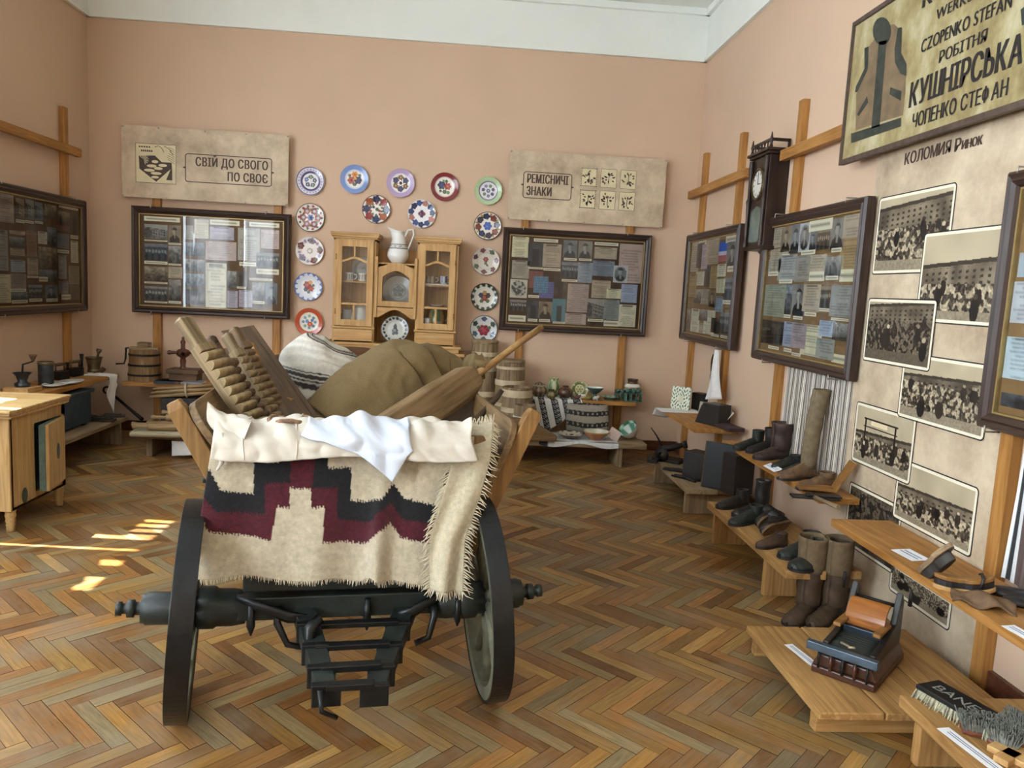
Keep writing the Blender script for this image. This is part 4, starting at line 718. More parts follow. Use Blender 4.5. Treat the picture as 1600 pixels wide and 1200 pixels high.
shelfpot('green_dish', 'flat green dish right of the footed bowl', 'dish', 952, 7.36, [(.05, 0), (.06, .012), (.088, .03), (.095, .034)], [(.45, '#51685a', None, 1), (1, '#8fa58f', '#6c866f', 9)])
GRN = mat('mottled_green_glaze', '#4f6e60', .2, 0, .45, 60)
def cup_stand(X, y, label, w, h):
    T = thing('openwork_stand', label, 'ceramic stand', (sx(X, 625, y), y, SZ), 0, 'green openwork ceramics'); mb = MB()
    mb.box(-w, w, -.035, .035, 0, .012).box(-w, w, -.035, .035, h*.62, h*.68); n = max(2, round(w/.03))
    for k in range(n+1):
        q = -w+.008+(2*w-.016)*k/n; mb.box(q-.008, q+.008, -.035, -.022, .01, h*.63).box(q-.008, q+.008, .022, .035, .01, h*.63)
    mb.build('frame', GRN, T, bevel=.003)
    for k in range(n):
        q = -w+.008+(2*w-.016)*(k+.5)/n; MB().at(TR((q, 0, h*.66))).lathe(wall_prof([(.010, 0), (.026, .012), (.03, h*.3), (.024, h*.36)], .003, 8), 14).build('cup', GRN, T)
cup_stand(968, 7.40, 'green mottled openwork ceramic stand, smaller one left of the shelf end', .05, .10)
cup_stand(989, 7.30, 'green mottled openwork ceramic stand, larger one at right end of the shelf', .082, .125)
shelfpot('brown_urn', 'brown and cream round urn behind the larger green openwork stand', 'vase', 987, 7.48, [(.045, 0), (.082, .07), (.078, .13), (.05, .165), (.055, .20)], [(.18, '#6d3f24', None, 1), (.25, '#a3672f', '#6a8a70', 8), (.36, '#cfcbbc', None, 1), (.45, '#5a3a28', None, 1), (1, '#40291f', None, 1)])
# striped runner over the shelf's left end
WB1, WB0 = sr('#dcdad6'), sr('#1d1c1e')
def stripes(u, v, k, ph=0):
    q = (u*k+ph) % 1
    if q < .42: return tuple(linarr(WB1))
    z = (math.sin(v*150)*math.sin(u*k*2*PI*6) > .35); return tuple(linarr(WB1*.9 if z and .5 < q < .92 else WB0))
def runner(u, v):     # u along the shelf, v from wall to hanging tip
    x = .62+u*.55; tip = 1-abs(u-.08)*1.05; L_ = .34+.36*max(0, tip); s = v*L_
    if s < .30: return Vector((x+.01*math.sin(9*v), 7.54-s, SZ+.003+.003*math.sin(u*20)))
    t = s-.30; return Vector((x+.26*t+.01*math.sin(u*14), 7.235-.012-.03*math.sin(t*6)*.6, SZ-t*.98))
tag(MB().grid(runner, 110, 60, colf=lambda u, v: stripes(u, v, 5.0, .1)).build('striped_runner', painted('woven_cloth', .9, .08, .3, 400), fix=False), 'black and white striped woven runner hanging off left end of the crockery shelf', 'cloth')
# striped pillow and bowls on the bench
def pillow(u, v):
    a, b = (u-.5)*2, (v-.5)*2; th = .085*max(0, (1-a**4)*(1-b**4))**.5; return a, b, th
def pil(sgn):
    def f(u, v):
        a, b, th = pillow(u, v); return Vector((a*.205*(1-.05*b*b), sgn*th-.03*b*0, b*.148*(1-.06*a*a)))
    return f
def pilcol(u, v):
    s = v+.10*(abs(u-.5)*2)**2*-1; q = (s*2.7+.15) % 1
    if q > .58: return tuple(linarr(sr('#1f1d1d') if not (math.sin(u*2*PI*9) > .55 and .7 < q < .9) else sr('#857c6e')))
    return tuple(linarr(sr('#938a7c')))  # pale stripes darkened, the shade under the shelf is in their colour
mb = MB(); mb.grid(pil(-1), 60, 40, colf=pilcol).grid(pil(1), 30, 20, colf=lambda u, v: pilcol(u, v))
tag(mb.build('striped_pillow', painted('woven_cloth', .9), M=TR((sx(918, 655, 7.12), 7.13, BZ+.150)) @ RX(-16)), 'black and grey striped pillow propped under the crockery shelf', 'pillow')
tag(MB().grid(lambda u, v: Vector((.74+u*.72, 6.733+v*.40 if v > .12 else 6.733, BZ+.003 if v > .12 else BZ+.003-(.12-v)*.32*(1+.5*math.sin(u*9)))), 40, 20, colf=lambda u, v: tuple(linarr(sr('#d5d8d8') if .1 < u else sr('#30343a'))*(1 if (u*26) % 1 > .06 else .85))).build('white_runner', painted('woven_cloth', .9), fix=False), 'white cloth runner on the long grey bench', 'cloth')
pot('painted_bowl', 'flat bowl with black and white painted rim on white runner', 'bowl', TR((sx(890, 680, 6.88), 6.88, BZ+.004)), wall_prof([(.05, 0), (.07, .015), (.11, .04), (.118, .05)], .004), bandsf([(.35, '#6a4a36', None, 1), (.48, '#d5cfc0', None, 1), (.70, '#c9c2b2', '#3a3533', 14), (.8, '#b5a894', None, 1), (1, '#c9c2b2', '#5a4a40', 9)])); 
pot('terracotta_bowl', 'wide terracotta bowl with cream inside on white runner', 'bowl', TR((sx(931, 685, 6.87), 6.87, BZ+.004)), wall_prof([(.055, 0), (.075, .02), (.115, .06), (.125, .078)], .005), bandsf([(.42, '#a5693c', None, 1), (.52, '#b98a5a', None, 1), (1, '#d6d0bc', '#b9bba0', 6)]))
tag(MB().box(-.055, .055, -.0015, .0015, -.05, .05).build('name_card', mat('card_pink', '#dcc7bc', .7, 0, .1, 40), M=TR((sx(960, 678, 6.86), 6.86, BZ+.058)) @ RY(32) @ RX(-20)), 'small tilted pinkish card leaning before the tipped bowl', 'card')
pot('tipped_bowl', 'white bowl with green inside tipped on its side at right end of bench', 'bowl', TR((sx(984, 675, 6.95), 6.95, BZ+.075)) @ basis((0, 0, 0), (-.62, -.34, .70)) @ TR((0, 0, -.05)), wall_prof([(.045, 0), (.07, .03), (.09, .075), (.095, .10)], .004), bandsf([(.5, '#d9d6cc', None, 1), (.72, '#3f7a60', '#a8c9b5', 5), (1, '#cfd8d0', '#5a8a72', 4)]))
T = thing('wooden_scoop', 'brown wooden wedge shaped trough end lying on the left part of the long bench', 'scoop', (.60, 6.715, BZ+.002))
MB().prism([(-.16, 0), (.285, 0), (.295, .05), (.02, .20), (-.16, .20)], -.035, .03).build('body', wood('scoop_wood', '#806341', '#5b4228', axis=0, rough=.6), T, bevel=.012)
# ---------------- the wagon ----------------
CO = Vector((-.39, 2.73, 0)); CM = TR(CO) @ RZ(9); CMI = CM.inverted(); CA = (CM.to_3x3() @ Vector((0, 1, 0)))
def ct(X, Y, y):
    """wagon coordinates of the point at photo pixel (X,Y) on the wagon cross-section y"""
    d = FW + RT*((X-800)/FPX) - UP*((Y-600)/FPX); t = ((CO+CA*y-EYEP).dot(CA))/d.dot(CA); return CMI @ (EYEP+d*t)
GREEN = mat('dark_green_black_paint', '#1c2421', .5, 0, .35, 14, .2, 90); GREENL = mat('worn_green_paint', '#3d5245', .55, 0, .3, 16, .2, 90); DUST = mat('dusty_olive_paint', '#5f5f4c', .7, 0, .25, 18, .2, 90)
BLK = mat('black_iron_paint', '#17191b', .35, .3, .2, 30, .15, 120)
CW = wood('wagon_board', '#8a6e4a', '#5c462c', axis=1, rough=.6, bump=.2); CWZ = wood('wagon_board', '#8a6e4a', '#5c462c', axis=2, rough=.6, bump=.2); STK = wood('stake_wood', '#9a7442', '#6b4c28', axis=2, rough=.55)
WG = thing('wooden_wagon', 'old wooden farm wagon with dark spoked wheels standing on the parquet', 'wagon', M=CM)
def wheel(M, r=.378):
    mb = MB(); n = 96; w = .034     # felloes: axis along local x
    ring = [(r-.058, -w*.9), (r-.058, w*.9), (r-.010, w), (r-.010, -w)]
    mb.at(RY(90)).lathe(ring+[ring[0]], n, sm=False); wh = mb.build('wheel', [DUST], WG, M=M, bevel=.004)
    MB().at(RY(90)).lathe([(r-.010, -w-.002), (r, -w-.002), (r, w+.002), (r-.010, w+.002), (r-.010, -w-.002)], n, sm=False).build('tyre', BLK, wh, bevel=.002)
    for k in range(10):
        a = 2*PI*(k+.3)/10; c, s_ = math.cos(a), math.sin(a)
        MB().tube([(.012*q, c*(.05+(r-.10)*(1-q)), s_*(.05+(r-.10)*(1-q))) for q in (1, .7, .3, 0)], [.026, .02, .017, .02], 8, sq=.75).build('spoke', DUST, wh)
    return wh
for s_, yw, rzz in ((-1, 0, 6), (1, 0, 0), (-1, 1.75, 0), (1, 1.75, 0)):
    M = TR((.528*s_, yw, .386)) @ RZ(rzz) @ RY(4*-s_*-1 if 0 else -4*s_)
    wh = wheel(M)
    prof = [(.030, -.20), (.058, -.195), (.066, -.15), (.066, -.10), (.074, -.09), (.074, -.04), (.060, -.03), (.068, .03), (.060, .045), (.056, .06), (.056, .13), (.050, .135), (.050, .145), (.022, .15), (.022, .165), (.030, .168), (.030, .19), (.018, .193), (.018, .205), (.024, .207), (.024, .225), (.0, .228)]
    MB().at(RY(90*s_)).lathe(prof, 28).build('hub', GREEN, wh)
# axle, bolster, irons
MB().box(-.36, .36, -.045, .045, .345, .43).build('axle', GREEN, WG, bevel=.006)
MB().box(-.34, .42, -.05, .05, .45, .545).build('bolster', GREEN, WG, bevel=.008)
MB().box(-.36, .36, 1.70, 1.80, .345, .43).build('axle', GREEN, WG, bevel=.006); MB().box(-.34, .42, 1.70, 1.80, .45, .545).build('bolster', GREEN, WG, bevel=.008)
MB().box(-.03, .03, .05, 1.70, .37, .43).build('perch_pole', GREEN, WG, bevel=.006)
for a, b, c in ((-.36, -.26, -.10), (.40, .30, .20)):
    MB().tube([(a, -.055, .44), (b, -.075, .40), ((b+c)/2, -.085, .372), (c, -.09, .365)], [.012, .02, .022, .014], 8, sq=.5).build('iron_strap', BLK, WG)
for a, dx in ((-.22, .12), (.33, -.07)):
    MB().tube([(a, -.05, .40), (a, -.08, .35), (a+dx*.3, -.10, .28), (a+dx, -.11, .265)], [.016, .014, .012, .012], 8).build('iron_hook', BLK, WG)
for x in (-.31, .42, .09): MB().tube([(x, -.06, .42), (x, -.06, .335), (x, -.06, .30)], [.011, .016, .003], 8).build('bolt', BLK, WG)
# pole fork pointing to the viewer
def lerp(a, b, t): return Vector(a)*(1-t)+Vector(b)*t
FL0, FL1, FR0, FR1 = (-.135, .0, .365), (-.045, -.50, .30), (.235, 0, .352), (.095, -.50, .29)
for p, q, dx in ((FL0, FL1, 1), (FR0, FR1, -1)):
    mb = MB(); a, b = Vector(p), Vector(q)
    v = [w+Vector((e*hw, 0, f*.028)) for w, hw in ((a, .040), (b, .032)) for e in (-1, 1) for f in (-1, 1)]
    mb.add(v, [(0, 1, 3, 2), (4, 6, 7, 5), (0, 4, 5, 1), (2, 3, 7, 6), (0, 2, 6, 4), (1, 5, 7, 3)]); mb.build('fork_arm', GREEN, WG, bevel=.004)
    MB().add([w+Vector((e*.002+dx*hw, 0, f*.018)) for w, hw in ((lerp(a, b, .05), .0405), (lerp(a, b, .97), .0325)) for e in (-1, 1) for f in (-1, 1)], [(0, 1, 3, 2), (4, 6, 7, 5), (0, 4, 5, 1), (2, 3, 7, 6), (0, 2, 6, 4), (1, 5, 7, 3)]).build('green_lining', GREENL, WG)
for t, h in ((.30, .018), (.56, .018), (.80, .022), (.985, .02)):
    a, b = lerp(FL0, FL1, t), lerp(FR0, FR1, t); MB().box(a.x, b.x, a.y-.018, a.y+.018, (a.z+b.z)/2+.020, (a.z+b.z)/2+.020+h).build('fork_crossbar', BLK, WG, bevel=.003)
    for p in (a, b): MB().box(p.x-.044, p.x+.044, p.y-.014, p.y+.014, p.z-.034, p.z+.036).build('iron_band', BLK, WG, bevel=.003)
p = lerp(FL0, FL1, .34); MB().tube([p+Vector((.03, -.03, .07)), p+Vector((.0, -.055, .05)), p+Vector((-.005, -.06, -.06)), p+Vector((.01, -.05, -.09))], [.02, .022, .016, .008], 8).build('pole_catch', BLK, WG)
MB().tube([lerp(FL0, FL1, 1)+Vector((-.02, -.02, .03)), lerp(FL0, FL1, 1)+Vector((-.015, -.05, -.02)), lerp(FL0, FL1, 1)+Vector((.03, -.03, -.055))], .008, 8).build('iron_hook', BLK, WG)
# body
MB().box(-.20, .44, -.02, 2.2, .56, .59).build('floor_board', CW, WG, bevel=.004)
def sideboard(b0, t0, b1, t1, y0, y1):
    """b,t: (x,z) bottom and top at the near and far end, rounded near corner"""
    n = (Vector((t0[0], 0, t0[1]))-Vector((b0[0], 0, b0[1]))).normalized(); th = Vector((n.z, 0, -n.x))*.028*(1 if t0[0] > 0 else -1)
    L = (Vector(t0)-Vector(b0)).length; R_ = .10; pts = [(0, y0), (1-R_/L, y0)]
    for k in range(1, 6): a = R(k*18); pts.append((1-R_/L*(1-math.sin(a)), y0+R_*(1-math.cos(a))))
    pts += [(1, y1), (0, y1)]
    def P(q, y):
        t = (y-y0)/(y1-y0); A = Vector((b0[0]+(b1[0]-b0[0])*t, y, b0[1]+(b1[1]-b0[1])*t)); B = Vector((t0[0]+(t1[0]-t0[0])*t, y, t0[1]+(t1[1]-t0[1])*t)); return A.lerp(B, q)
    v = [P(q, y) for q, y in pts]; w = [a+th for a in v]; n_ = len(v)
    MB().add(v+w, [tuple(range(n_)), tuple(range(2*n_-1, n_-1, -1))]+[(i, n_+i, n_+(i+1) % n_, (i+1) % n_) for i in range(n_)]).build('sideboard', CW, WG, bevel=.004)
sideboard((-.165, .585), (-.527, 1.10), (-.165, .585), (-.46, 1.08), .04, 2.2)
sideboard((.42, .585), (.628, 1.05), (.40, .585), (.56, 1.06), .04, 2.2)
for p, q in (((-.592, .10, 1.10), (-.27, .10, .50)), ((.715, .10, 1.09), (.45, .10, .50)), ((-.56, 1.75, 1.12), (-.27, 1.75, .50)), ((.66, 1.75, 1.12), (.45, 1.75, .50))):
    a, b = Vector(p), Vector(q); M = basis(b, a-b, (1, 0, 0)); l = (a-b).length
    MB().at(M).add([(x*w, y*w*.9, z) for z, w in ((0, .034), (l-.03, .030), (l, .022)) for x, y in ((-1, -1), (1, -1), (1, 1), (-1, 1))], [(i*4+j, i*4+(j+1) % 4, i*4+4+(j+1) % 4, i*4+4+j) for i in (0, 1) for j in range(4)]+[(3, 2, 1, 0), (8, 9, 10, 11)]).build('stake', STK, WG, bevel=.004)
MB().prism([(-.17, .59), (.42, .59), (.535, .93), (.50, 1.005), (-.40, .985), (-.425, .955)], .0, .025).build('tailboard', CWZ, WG, bevel=.004)
mb = MB(); mb.prism([(-.16, .59), (.40, .59), (.55, 1.06)]+[(.52-.94*k/12, 1.07+.07*math.sin(PI*k/12)) for k in range(13)]+[(-.45, 1.06)], 2.17, 2.2); mb.build('headboard', wood('dark_headboard', '#6f4a2c', '#4a2e1a', axis=0, rough=.5), WG, bevel=.004)
# wheel wedges
for X, Y, r_ in ((275, 1112, 20), (768, 1082, -25)):
    p = at(X, Y, 2, 0); tag(MB().prism([(-.012, 0), (.03, 0), (.03, .006), (-.012, .022)], -.03, .03).build('wheel_wedge', mat('grey_card', '#a59a88', .8, 0, .2), M=TR((p.x, p.y-.02, .001)) @ RZ(r_)), 'small wedge tucked under the %s wheel of the wagon' % ('left front' if X < 500 else 'right front'), 'wedge')
# ---------------- striped woollen blanket over the tailboard ----------------
NX, NY = 230, 160
def inpoly(X, Y, P):
    r = np.zeros(X.shape, bool)
    for i in range(len(P)):
        (x0, y0), (x1, y1) = P[i], P[i-1]; c = ((y0 > Y) != (y1 > Y)); r ^= c & (X < (x1-x0)*(Y-y0)/(y1-y0+1e-9)+x0)
    return r
uu, vv = np.meshgrid(np.linspace(0, 1, NX+1), np.linspace(0, 1, NY+1)); xl = 100-90*vv; xr = 1290-90*vv; PX = xl+(xr-xl)*uu; PY = (215+45*uu)+(625+10*uu)*vv
jag = np.abs(((PX/13) % 1)-.5)*24-6+rng.normal(0, 2.5, PX.shape); PYj = PY+jag
TOP = [(-20, 300), (90, 365), (130, 450), (270, 480), (275, 325), (380, 340), (385, 225), (610, 230), (597, 370), (705, 375), (695, 518), (830, 525), (890, 448), (945, 520), (1115, 550), (1140, 410), (1300, 420)]
REDT = [(-20, 440), (70, 490), (110, 545), (318, 572), (320, 432), (430, 430), (437, 280), (547, 280), (527, 455), (640, 460), (630, 603), (790, 615), (873, 530), (935, 612), (1112, 628), (1170, 632), (1175, 480), (1300, 490)]
WHT = [(-20, 560), (60, 590), (80, 632), (340, 690), (370, 535), (425, 540), (428, 450), (521, 460), (521, 542), (580, 540), (565, 702), (780, 705), (868, 615), (920, 692), (1175, 722), (1300, 730)]
bc = np.ones(PX.shape+(3,))*sr('#cdc1a8'); bc *= (1-.07*vnoise(NY+1, NX+1, 30, 3)-.05*vnoise(NY+1, NX+1, 80, 4))[..., None]
blk = inpoly(PX, PYj, TOP+WHT[::-1]); red = inpoly(PX, PYj, REDT+WHT[::-1]); wv = (.85+.3*vnoise(NY+1, NX+1, 90, 5))[..., None]
bc = np.where(blk[..., None], sr('#1b1b1f')*wv, bc); bc = np.where(red[..., None], sr('#4d1722')*wv, bc)
dk = (PX-905)**2/60**2+(PY-285)**2/20**2 < 1; bc = np.where((dk & (PYj < 300))[..., None], sr('#4a4550'), bc)
bl = linarr(bc)
def drape(u, v):
    """blanket surface in wagon coordinates: over the tailboard top, then hanging"""
    x = (-.44-.052*v)+u*(.895+.02*v); fold = math.sin(u*17+1.2)*.55+math.sin(u*31+.4)*.35+1.3*math.exp(-((u-.655)/.03)**2)-.8*math.exp(-((u-.72)/.03)**2)
    z = 1.0+.01*u-v*(.452+.075*u+.006*math.sin(u*23)-.028*math.exp(-((u-.64)/.025)**2)); y = -.036-.085*v**.8-.022*fold*v**1.3
    return Vector((x, y, z))
WOOLP = painted('woollen_weave', .95, .14, .8, 420, spec=.1, sheen=.3)
BL = thing('patterned_blanket', 'cream wool blanket with black and crimson stepped bands hanging over wagon tailboard', 'blanket', M=CM)
MB().grid(drape, NX, NY, colf=lambda u, v: tuple(bl[round(v*NY), round(u*NX)])).build('cloth', WOOLP, BL, solid=.008, fix=False)
FUZ = mat('cream_wool', '#d3c8ae', .95, 0, .08, 60, .6, 500)
mb = MB()
for k in range(240):
    u = k/239; p = drape(u, 1.0); mb.tube([p+Vector((0, 0, .004)), p+Vector((rng.normal(0, .003), rng.normal(-.002, .003), -.008-rng.random()*.012))], [.0022, .0008], 4)
o = mb.build('fringe', FUZ, BL); o['kind'] = 'stuff'
# fringed end of the blanket turned over the right sideboard
SE = [(1385, 90, 1505, 62, .12), (1370, 150, 1500, 130, .02), (1300, 262, 1490, 250, -.05), (1262, 400, 1445, 420, -.11), (1228, 520, 1400, 560, -.145), (1195, 640, 1370, 650, -.16), (1190, 780, 1362, 790, -.175), (1195, 905, 1355, 912, -.18)]
def strip(u, v):
    k = v*(len(SE)-1); i = min(int(k), len(SE)-2); f = k-i; a, b = SE[i], SE[i+1]; q = [a[j]*(1-f)+b[j]*f for j in range(5)]
    X = q[0]+(q[2]-q[0])*u; Y = q[1]+(q[3]-q[1])*u; p = ct(300+X/3.2, 640+Y/3.2, q[4]); p.y -= .012*math.sin(u*8+v*5)*(.3+v)-.02*(u-.5)**2; return p
T = thing('fringed_wool_throw', 'plain cream wool throw with long fringe over right end of wagon tailboard', 'blanket', M=CM)
MB().grid(strip, 30, 90, colf=lambda u, v: tuple(linarr(sr('#cfc4a8')*(1-.06*rng.random())))).build('cloth', WOOLP, T, solid=.008, fix=False)
mb = MB()
for k in range(70):
    v = k/69
    for u, s_ in ((0, -1), (1, 1)):
        if u == 0 and v < .25: continue
        p = strip(u, v); mb.tube([p, p+Vector((s_*.012, -.006, -.006+rng.normal(0, .004))), p+Vector((s_*(.022+rng.random()*.016), -.006+rng.normal(0, .004), -.012-rng.random()*.02))], [.0032, .0024, .0008], 4)
for k in range(26):
    p = strip(k/25, 0); mb.tube([p, p+Vector((rng.normal(0, .008), .0, .022+rng.random()*.015))], [.003, .001], 4); p = strip(k/25, 1); mb.tube([p, p+Vector((rng.normal(0, .005), -.004, -.02-rng.random()*.015))], [.003, .001], 4)
o = mb.build('fringe', FUZ, T); o['kind'] = 'stuff'
# cream shirt laid along the top, white kerchief, wreath
LINEN = mat('cream_linen', '#cac3b6', .9, 0, .08, 9, .35, 40)
def shirt(u, v):
    x = -.435+u*.885; w = .007*math.sin(u*24+v*3)+.005*math.sin(u*57-v*11)+.004*math.sin(u*13+v*17); f = v
    if f < .5: q = f/.5; return Vector((x, .20-.22*q, 1.0+.055*math.sin(q*PI*.55)+w*(.5+q)+.006*math.sin(q*12+u*9)))
    q = (f-.5)/.5; return Vector((x+.012*math.sin(q*4)*math.sin(u*5), -.02-.060*math.sin(min(1, q*1.5)*PI/2)-.03*q-abs(w)*.8, 1.042-.100*q**1.1-.010*math.sin(u*9)*q+w*(1-q)))
T = thing('linen_shirt', 'cream linen shirt laid along the top of the wagon tailboard', 'shirt', M=CM)
MB().grid(shirt, 120, 34).build('body', LINEN, T, solid=.006, fix=False)
def sleeve(u, v):
    a = v*2*PI; t = u; c = Vector((-.335-.13*t, -.04+.05*t, 1.005+.015*t+.06*t*t)); r_ = (.062-.030*t)*(1+.10*math.sin(3*a+t*9)+.06*math.sin(5*a-t*14)); return c+Vector((.35*math.sin(a)*r_*(1-t), math.cos(a)*r_*.75, math.sin(a)*r_))
MB().grid(sleeve, 26, 30).build('sleeve', LINEN, T)
MB().tube([(-.40, -.075, .99), (-.412, -.085, .955), (-.405, -.09, .925), (-.42, -.092, .90)], [.010, .007, .008, .004], 8).tube([(-.39, -.078, .99), (-.385, -.09, .96), (-.392, -.092, .92)], [.008, .006, .004], 8).tube([(-.41, -.07, 1.02), (-.40, -.085, .985), (-.375, -.08, .975)], .009, 8).build('cuff_tie', LINEN, T)
for x0 in (-.335, -.165): MB().tube([shirt((x0+.435)/.885, v_/12)+Vector((.012*math.sin(v_*.6), -.003, .004)) for v_ in range(2, 13)], [.0025]*11, 6).build('seam', LINEN, T)
tag(MB().grid(lambda u, v: ct(340+u*32-8*v, 676-u*14+22*v+(6*math.sin(u*9)), .22)+Vector((0, .03*math.sin(u*7+v*4), 0)), 14, 10).build('crimson_cloth', mat('crimson_wool', '#5d1c2b', .95, 0, .2, 50), M=CM, solid=.006, fix=False), 'crumpled crimson cloth end beside the linen shirt on the left', 'cloth')
def kerch(u, v):
    uu = .375+u*.365; top = .36; tip = max(0, 1-abs(u-.70)/(.72 if u < .70 else .34)); far = .66+.22*u+.42*tip**1.3; q = top+(far-top)*v; sh = (.10*tip)*max(0, v-.4)-.07*(1-u)*v
    p = shirt(min(1, uu+sh), min(q, 1.0)); 
    if q > 1: p.z -= (q-1)*.36; p.y -= .004
    return p+Vector((0, -.009-.004*math.sin(u*11+v*6)*v, .009+.003*math.sin(u*15)))
tag(MB().grid(kerch, 60, 34).build('kerchief', mat('sky_tinted_cotton', '#cad2e0', .9, 0, .02, 14, .15, 200), M=CM, solid=.004, fix=False), 'plain white kerchief with a point hanging over the linen shirt', 'kerchief')  # blue tint of the sky light is put into the cotton colour
wc = ct(452, 667, .03)+Vector((0, 0, .026)); wr = [wc+Vector((.068*math.cos(2*PI*k/22), .055*math.sin(2*PI*k/22), .006*math.sin(2*PI*k*3/22))) for k in range(20)]
tag(MB().tube(wr, [.007+.002*(k % 2) for k in range(20)], 8).build('plaited_ring', mat('plaited_straw', '#8a6a52', .8, 0, .35, 80), M=CM), 'brown plaited ring lying on the linen shirt', 'ring')
# ---------------- the load ----------------
MW_ = wood('mangle_wood', '#9b8762', '#63503a', axis=2, rough=.7, bump=.25); MD = wood('mangle_dark', '#6e543b', '#412e20', axis=2, rough=.65)
def mangle(label, P, Q, w, wd, grip=.36, face=(.84, -.54, .05), teeth=9, amp=.016, cat='washboard', hole=False, knob=False):
    """toothed mangle board from foot Q to grip end P"""
    P, Q = Vector(P), Vector(Q); M = CM @ basis(Q, P-Q, face); L = (P-Q).length; T = thing('mangle_board', label, cat, M=M, group='toothed mangle boards in the wagon')
    lt = L*(1-grip); pr = []
    n = teeth*10
    for k in range(n+1):
        q = k/n; pr.append((.012+amp*abs(math.sin(q*teeth*PI))**.55, lt*q))
    MB().prism([(-.022, 0)]+pr+[(.030, lt+.004), (.030, lt+.035), (-.022, lt+.035)], -w/2, w/2, sm=True).build('toothed_blade', wd, T, bevel=.002)
    mb = MB(); g = w*.36; mb.add([(x*t, y*h, z) for z, t, h in ((lt+.03, .022, g*1.0), (lt+.06, .020, g*.95), (L-.012, .022, g*1.05), (L, .016, g*.8)) for x, y in ((-1, -1), (1, -1), (1, 1), (-1, 1))], [(i*4+j, i*4+(j+1) % 4, i*4+4+(j+1) % 4, i*4+4+j) for i in range(3) for j in range(4)]+[(3, 2, 1, 0), (12, 13, 14, 15)]); mb.build('grip', wd, T, bevel=.005)
    if hole: MB().tube([(.0235, 0, L-.035), (.0215, 0, L-.035)], .007, 10).build('hang_hole', INK, T)
    if knob: MB().at(TR((.0, 0, lt+.02))).lathe([(.02, -.03), (.05, -.012), (.052, .005), (.03, .02), (.02, .03)], 12).build('carved_knob', wd, T)
    return T
mangle('largest grey toothed mangle board, at left in front of the other boards', ct(284, 497, .50), ct(402, 672, .36), .085, MW_, .32, teeth=9, amp=.034)
mangle('dark brown mangle board with a hole in the grip and carved knob', ct(326, 527, .62), ct(418, 668, .50), .050, MD, .36, teeth=8, amp=.022, hole=True, knob=True)
mangle('narrow grey mangle board behind the dark knobbed one', ct(352, 522, .74), ct(436, 668, .60), .046, MW_, .26, teeth=10, amp=.022)
mangle('narrow brown mangle board, farthest right of the toothed boards', ct(364, 513, .84), ct(446, 660, .70), .052, wood('mangle_brown', '#86694a', '#54402b', axis=2, rough=.65), .24, teeth=11, amp=.019)
OCH = wood('ochre_plank', '#9c6e36', '#6d4820', axis=0, rough=.5)
mb = MB(); pts = [ct(376, 530, .95), ct(392, 540, .93), ct(404, 575, .90), ct(424, 620, .84), ct(446, 660, .78)]
mb.tube(pts, [.016, .026, .03, .032, .03], 4, sq=.45); T = thing('bent_wooden_shovel', 'bent ochre wooden slat with a peg, behind the toothed boards', 'tool', M=CM); mb.build('slat', OCH, T, bevel=.003)
MB().tube([ct(425, 618, .80), ct(458, 628, .74)], [.022, .016], 6).build('peg', OCH, T, bevel=.003)
def trough(name, label, A, B, nrm, w, h, th, m, cap=True):
    """open box trough from A to B, opening along nrm"""
    A, B = Vector(A), Vector(B); M = CM @ basis(A, B-A, nrm); L = (B-A).length; T = thing(name, label, 'trough', M=M)
    MB().box(0, th, -w/2, w/2, 0, L).build('bottom_board', m, T, bevel=.004)
    for s_ in (-1, 1): MB().box(th, h, s_*w/2-(th if s_ > 0 else 0), s_*w/2+(th if s_ < 0 else 0), 0, L).build('side_board', m, T, bevel=.004)
    if cap: MB().box(th, h*.8, -w/2+th, w/2-th, L-th, L).build('end_board', m, T, bevel=.004)
    return T
DKT = wood('dark_trough', '#60482f', '#3a2a1b', axis=2, rough=.6); trough('long_wooden_trough', 'long dark wooden trough leaning up between the toothed boards and the striped sack', ct(512, 690, .62), ct(396, 524, 1.22), (-.55, -.55, -.3), .13, .16, .022, DKT, False)
# sacks
BURL = mat('burlap', '#77623f', .95, 0, .16, 220, .7, 600); 
from mathutils import noise as mnoise
def blob(ctrl, nu, nv, mb, colf=None, wr=.03, nz=0, fq=6, post=None):
    wr0 = wr
    """smooth sack skin through (centre, rx, rz) rings along an axis"""
    C_ = [(Vector(c), a, b) for c, a, b in ctrl]; k = len(C_)-1
    def cr(t):
        t = t*k; j = min(int(t), k-1); f = t-j; g = [C_[max(j-1, 0)], C_[j], C_[j+1], C_[min(j+2, k)]]
        h = lambda a, b, c, d: .5*((2*b)+(c-a)*f+(2*a-5*b+4*c-d)*f*f+(3*b-a-3*c+d)*f**3); return h(*[q[0] for q in g]), max(.002, h(*[q[1] for q in g])), max(.002, h(*[q[2] for q in g])), (C_[min(j+1, k)][0]-C_[j][0]).normalized()
    def fn(u, v):
        c, ra, rb, t = cr(v); a = u*2*PI; wr = wr0*(.7+1.5*v*v); sd = t.cross(Vector((0, 0, 1))); sd = sd.normalized() if abs(t.z) < .75 else (Vector((1, 0, 0))-t*t.x).normalized(); up = sd.cross(t)
        e = 1+wr*math.sin(3*a+v*9)+wr*.6*math.sin(7*a-v*17)+wr*.5*math.sin(2*a+v*31); p = c+sd*(math.cos(a)*ra*e)+up*(math.sin(a)*rb*e)
        if nz: d_ = (p-c); q_ = p*fq; d_ = d_.normalized() if d_.length > 1e-4 else up; p = p+d_*(nz*(mnoise.noise(q_)+.6*(1-2*abs(mnoise.noise(q_*1.7+Vector((3, 1, 2))))))*min(1, ra/.08))
        return post(p) if post else p
    return mb.grid(fn, nu, nv, colf=colf)
T = thing('burlap_sack', 'full brown burlap sack tied at the neck lying across the wagon', 'sack', M=CM); g = ct
